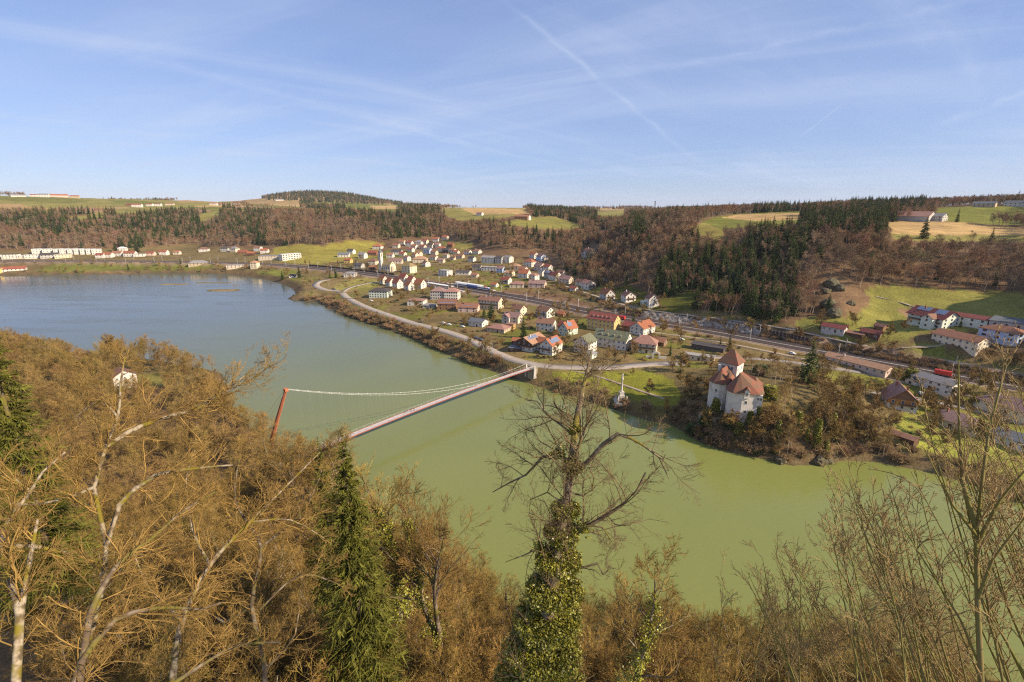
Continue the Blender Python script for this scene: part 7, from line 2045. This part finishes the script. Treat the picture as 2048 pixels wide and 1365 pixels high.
hero('leaning_tree', 'pale lichen-barked forked tree leaning over the lower left corner', [
    ([(110, 1480, 25), (150, 1365, 25.5), (205, 1180, 26), (213, 1090, 26.5), (188, 975, 27), (210, 900, 27.5), (236, 835, 28), (241, 770, 29), (250, 712, 30)], .19, .04),
    ([(213, 1090, 26.5), (240, 1010, 27), (310, 952, 28), (395, 937, 29), (470, 930, 30)], .16, .04),
    ([(212, 893, 27.5), (262, 862, 28.5), (330, 835, 30), (400, 815, 31), (440, 790, 32), (510, 735, 33)], .17, .03),
    ([(236, 835, 28), (205, 800, 28), (150, 835, 28)], .07, .03), ([(188, 975, 27), (120, 1000, 26), (40, 1010, 25), (-40, 985, 24)], .10, .04),
    ([(390, 815, 31), (480, 770, 32), (515, 752, 33), (575, 700, 34)], .08, .025)], None, m_bark, m_twig_hero, 31, l1=3.2, k1=12, k2=9, k3=7, tw=.014)
hero('mossy_tree', 'moss-grown tree with crooked pale limbs at the left edge', [
    ([(20, 1500, 18), (32, 1365, 18.5), (40, 1230, 19), (8, 1120, 20), (5, 1060, 20.5), (60, 985, 22), (85, 945, 23), (130, 905, 24)], .17, .04),
    ([(8, 1100, 20), (50, 1090, 21), (140, 1108, 22)], .13, .05), ([(40, 1230, 19), (60, 1120, 20), (75, 1040, 21)], .13, .05), ([(60, 985, 22), (30, 960, 22), (-40, 930, 22)], .09, .04)], None, m_bark, m_twig_hero, 32, l1=2.6, k1=11, k2=9, k3=7, tw=.011)
hero('mossy_tree', 'dark mossy leaning tree forking right across the lower left', [
    ([(120, 1500, 21), (160, 1365, 21.5), (180, 1230, 22.5), (235, 1130, 24), (300, 1080, 25.5), (370, 1020, 27), (430, 985, 28)], .18, .04), ([(160, 1330, 21.5), (230, 1240, 23), (330, 1215, 24.5), (400, 1220, 25), (445, 1205, 25.5)], .15, .05),
    ([(350, 1365, 22), (420, 1320, 23), (480, 1290, 24), (560, 1285, 25)], .10, .04), ([(520, 1220, 27), (600, 1150, 28), (680, 1170, 29)], .06, .03)], None, m_barkd, m_twig_hero, 33, l1=2.8, k1=11, k2=9, k3=7, tw=.012)
hero('leaning_tree', 'pale-limbed tree leaning right in the middle of the left wood', [
    ([(330, 1500, 26), (345, 1365, 27), (362, 1250, 28), (420, 1130, 30), (500, 1045, 32), (560, 985, 34), (640, 905, 36)], .20, .035), ([(420, 1130, 30), (385, 1060, 31), (372, 960, 32), (390, 900, 33)], .10, .03),
    ([(500, 1045, 32), (580, 1040, 33), (650, 1078, 34)], .08, .03), ([(365, 1240, 28), (300, 1180, 29), (265, 1100, 30)], .09, .03)], None, m_bark, m_twig_hero, 36, l1=3.0, k1=10, k2=9, k3=7, tw=.014)
hero('crooked_tree', 'crooked mossy tree between the leaning tree and the large spruce', [
    ([(520, 1520, 30), (530, 1340, 31), (503, 1210, 32), (522, 1095, 33.5), (470, 1000, 35), (482, 905, 37)], .19, .035), ([(522, 1095, 33.5), (600, 1030, 35), (640, 955, 36)], .09, .03),
    ([(503, 1210, 32), (450, 1245, 32), (400, 1215, 32), (360, 1230, 32)], .09, .03), ([(530, 1340, 31), (590, 1270, 32), (600, 1180, 33)], .08, .03)], None, m_barkd, m_twig_hero, 37, l1=3.0, k1=10, k2=9, k3=7, tw=.014)
# ---- the ivy-clad tree in the middle
IVT = [
    ([(1050, 1560, 23), (1075, 1365, 24), (1105, 1180, 25), (1130, 1020, 26), (1143, 935, 26.5), (1150, 860, 27), (1163, 790, 28), (1174, 745, 29), (1183, 700, 30)], .48, .045),
    ([(1142, 930, 26.5), (1118, 905, 27), (1085, 915, 27.5), (1052, 950, 28), (1015, 968, 28.5), (985, 985, 29)], .11, .025),
    ([(1147, 872, 27), (1122, 850, 27.5), (1105, 838, 28), (1088, 822, 28.5), (1074, 803, 29), (1050, 800, 29.5)], .085, .02),
    ([(1143, 942, 26.5), (1175, 925, 26), (1205, 890, 25.5), (1235, 868, 25.2), (1285, 890, 25), (1318, 915, 25), (1338, 958, 25)], .15, .025),
    ([(1145, 935, 26.5), (1160, 885, 26), (1172, 855, 26), (1190, 800, 26.2), (1200, 745, 26.5)], .10, .02),
    ([(1128, 1075, 25.8), (1165, 1056, 25.7), (1200, 1040, 25.5), (1245, 1010, 25), (1275, 980, 24.8), (1291, 946, 24.6)], .13, .05),
    ([(1130, 1065, 25.8), (1165, 1050, 25.8), (1205, 1055, 25.6), (1225, 1085, 25.4)], .07, .03), ([(1115, 1150, 25.2), (1165, 1135, 25.2), (1195, 1128, 25), (1206, 1150, 24.8), (1216, 1142, 24.7)], .07, .03),
    ([(1140, 985, 26.3), (1165, 992, 26.2), (1185, 980, 26), (1188, 955, 26), (1178, 935, 26)], .06, .03), ([(1120, 1100, 25.5), (1080, 1095, 25.6), (1050, 1110, 25.8), (1010, 1125, 26)], .06, .02), ([(1130, 1010, 26), (1095, 985, 26.5), (1060, 1000, 27)], .06, .02)]
root, Li, b0 = hero('ivy_clad_tree', 'tall bare tree with trunk smothered in yellow-green ivy, central foreground', IVT, None, m_barkd, m_twig_ivyt, 34, l1=3.6, k1=10, k2=8, k3=7, tw=.012, up=.05)
rg = np.random.default_rng(5)
q, rad = Li[0]
N = 130000
t = rg.beta(1.0, 1.2, N) * 0.66
i = (t * (len(q) - 1)).astype(int)
wd = np.interp(t, [0, .15, .3, .42, .54, .66], [2.7, 2.3, 1.75, 1.2, .72, .28])
a = rg.uniform(0, 2 * pi, N)
lump = 0.72 + 0.55 * fbm(np.cos(a) * 1.6 + 5 + t * 9, np.sin(a) * 1.6 + t * 31, 4)
rr = wd * lump * rg.uniform(.15, 1.08, N)
pts_i = q[i] + np.stack([rr * np.cos(a), rr * np.sin(a), rg.normal(0, .12, N)], 1)
lv, lq = leaf_cloud(pts_i, N, .048, rg)
# sprays of ivy on the lower limbs
ex = []
for (qq, _r) in (Li[5], Li[9], Li[1]):
    j = rg.integers(0, max(2, len(qq) // 3), 500); ex.append(qq[j] + rg.normal(0, .22, (500, 3)))
ev, eq = leaf_cloud(np.concatenate(ex), 0, .06, rg)
lv, lq = join([(lv, lq), (ev, eq)])
obj('ivy', mesh('ivy', lv - b0, quads=lq, mats=[m_ivy]), root)
# ---- spruces of the near slope
def big_spruce(u, v, t, H, R, label, seed, whorls=48, per=14, sub=24):
    tip = at_depth(u, v, t)
    pr = proto('big_spruce', spruce(seed, H, R, whorls, per, sub, 0.075, droop=.34), m_barkd, m_needle_near)
    plant('spruce_tree', pr, (tip[0], tip[1], tip[2] - H), seed, 1.0, label, 'tree')
big_spruce(682, 862, 46, 36, 5.7, 'large yellow-green spruce in the middle of the near slope', 901)
big_spruce(634, 872, 56, 24, 3.6, 'smaller spruce peeping out left of the large spruce', 902, 36, 11, 14)
big_spruce(-60, 575, 44, 34, 5.0, 'dark spruce cut off by the left picture edge', 903, 44, 12, 18)
for i, (u, v, t, h, lab) in enumerate([(773, 900, 58, 24, 'bare tree with ragged ivy sleeve right of the large spruce'), (856, 985, 54, 20, 'slim ivy-grown tree halfway to the ivy tree'), (1275, 1120, 40, 17, 'ivy-grown tree right of the central ivy tree')]):
    p = at_depth(u, v, t)
    pr = NEARP[i]
    root = plant('ivy_grown_tree', pr, (p[0], p[1], p[2] - h), i * 2.1, h / 16.5, lab, 'tree')
    rg = np.random.default_rng(90 + i); n = 7000
    z = rg.uniform(0, .82, n); a = rg.uniform(0, 2 * pi, n)
    g = fbm(np.cos(a) * 1.4 + z * 6 + i * 7, np.sin(a) * 1.4 + z * 15, 4)
    k = g > .40
    z, a, g = z[k], a[k], g[k]
    tv_ = np.array([v_.co for v_ in pr[0].vertices][:77]).reshape(11, 7, 3).mean(1)   # centre line of the first stem
    cxy = np.stack([np.interp(z, np.linspace(0, 1, 11), tv_[:, q_]) for q_ in (0, 1, 2)], 1)
    rr = (.25 + 1.5 * (g - .40) * 4 * (1 - .6 * z)) * rg.uniform(.3, 1.1, len(z))
    c_ = cxy + np.stack([rr * np.cos(a), rr * np.sin(a), rg.normal(0, .2, len(z))], 1)
    lv, lq = leaf_cloud(c_, 0, .075, rg)
    obj('ivy', mesh('ivy', lv, quads=lq, mats=[m_ivy]), root)
# ---- long straight shoots at the lower right
rg = np.random.default_rng(77)
def shoots(name, label, n, u0, u1, tips, t0, t1, r, seed, mat):
    rg = np.random.default_rng(seed)
    L = []
    for k in range(n):
        f = rg.random()
        ub = u0 + (u1 - u0) * f
        ut, vt = tips(f, rg)
        t = rg.uniform(t0, t1)
        mid = ((ub + ut) / 2 + rg.normal(0, 18), (1480 + vt) / 2 + rg.normal(0, 14))
        L.append(limb([(ub, 1480, t), (ub * .55 + ut * .45 + rg.normal(0, 12), 1480 * .55 + vt * .45, t + .3), (ut * .8 + ub * .2 + rg.normal(0, 6), vt * .8 + 1480 * .2, t + .5), (ut, vt, t + .7)], r * rg.uniform(.7, 1.3), .006))
    tv, tq = join([tubes(q[None], rr[None], 5) for q, rr in L])
    cv, cq = dress(L, seed + 1, l1=1.4, k1=7, k2=4, k3=3, tw=.0085, ang=24, up=.1, t0=.35)
    b = L[0][0][0]
    root = empty(name, b, 0, label, 'shrub')
    obj('stems', mesh('stems', tv - b, quads=tq, mats=[mat], smooth_=True), root)
    obj('twigs', mesh('twigs', cv - b, quads=cq, mats=[m_shoot]), root)
m_shoot = M('shoot_bark', (0.30, 0.200, 0.085), 0.8, 0.35, 1.5, spec=.2)
m_stem = M('stem_bark', (0.200, 0.145, 0.055), 0.85, 0.4, 1.0, col2=(0.17, 0.15, 0.03), spec=.2)
shoots('tall_shrub', 'tall thicket of straight bare shoots filling the lower right corner', 54, 1680, 2300, lambda f, rg: (1610 + 400 * f + rg.normal(0, 40), 1050 - 230 * f + rg.normal(0, 60)), 9.5, 13, .028, 40, m_stem)
shoots('tall_shrub', 'outer fan of thin shoots left of the lower right thicket', 56, 1480, 2150, lambda f, rg: (1480 + 260 * f + rg.normal(0, 40), 1200 - 170 * f + rg.normal(0, 50)), 13, 18, .022, 50, m_stem)
hero('young_tree', 'straight young tree rising through the lower right thicket', [
    ([(1975, 1500, 9.5), (1962, 1365, 9.6), (1955, 1200, 9.8), (1952, 1080, 10), (1965, 960, 10.2), (1978, 860, 10.5), (2010, 740, 10.8), (2018, 690, 11)], .060, .010), ([(1952, 1060, 10), (1925, 960, 10.2), (1918, 860, 10.4), (1917, 720, 10.6)], .05, .01), ([(1953, 1090, 10), (2000, 1000, 9.8), (2060, 930, 9.6)], .045, .012),
    ([(1955, 1200, 9.8), (1985, 1120, 9.6), (2070, 1010, 9.4)], .04, .01), ([(1952, 1070, 10), (1905, 1010, 10), (1850, 900, 10.2)], .04, .008)], None, m_stem, m_shoot, 35, l1=1.2, k1=7, k2=4, k3=3, tw=.0075, ang=34)

# ------------------------------------------------------------------ the air of the valley
hz = MB().box(-9700, 9700, -400, 9700, -6, 330)
hm = bpy.data.materials.new('valley_haze'); hm.use_nodes = True
nt = hm.node_tree; nt.nodes.clear()
vo = nt.nodes.new('ShaderNodeVolumePrincipled'); vo.inputs['Color'].default_value = (0.80, 0.88, 1.0, 1); vo.inputs['Density'].default_value = 0.000032; vo.inputs['Anisotropy'].default_value = 0.1
mo = nt.nodes.new('ShaderNodeOutputMaterial'); nt.links.new(vo.outputs[0], mo.inputs['Volume'])
tag(hz.build('haze', hm), 'thin bluish air over the whole valley', 'haze', kind='stuff')
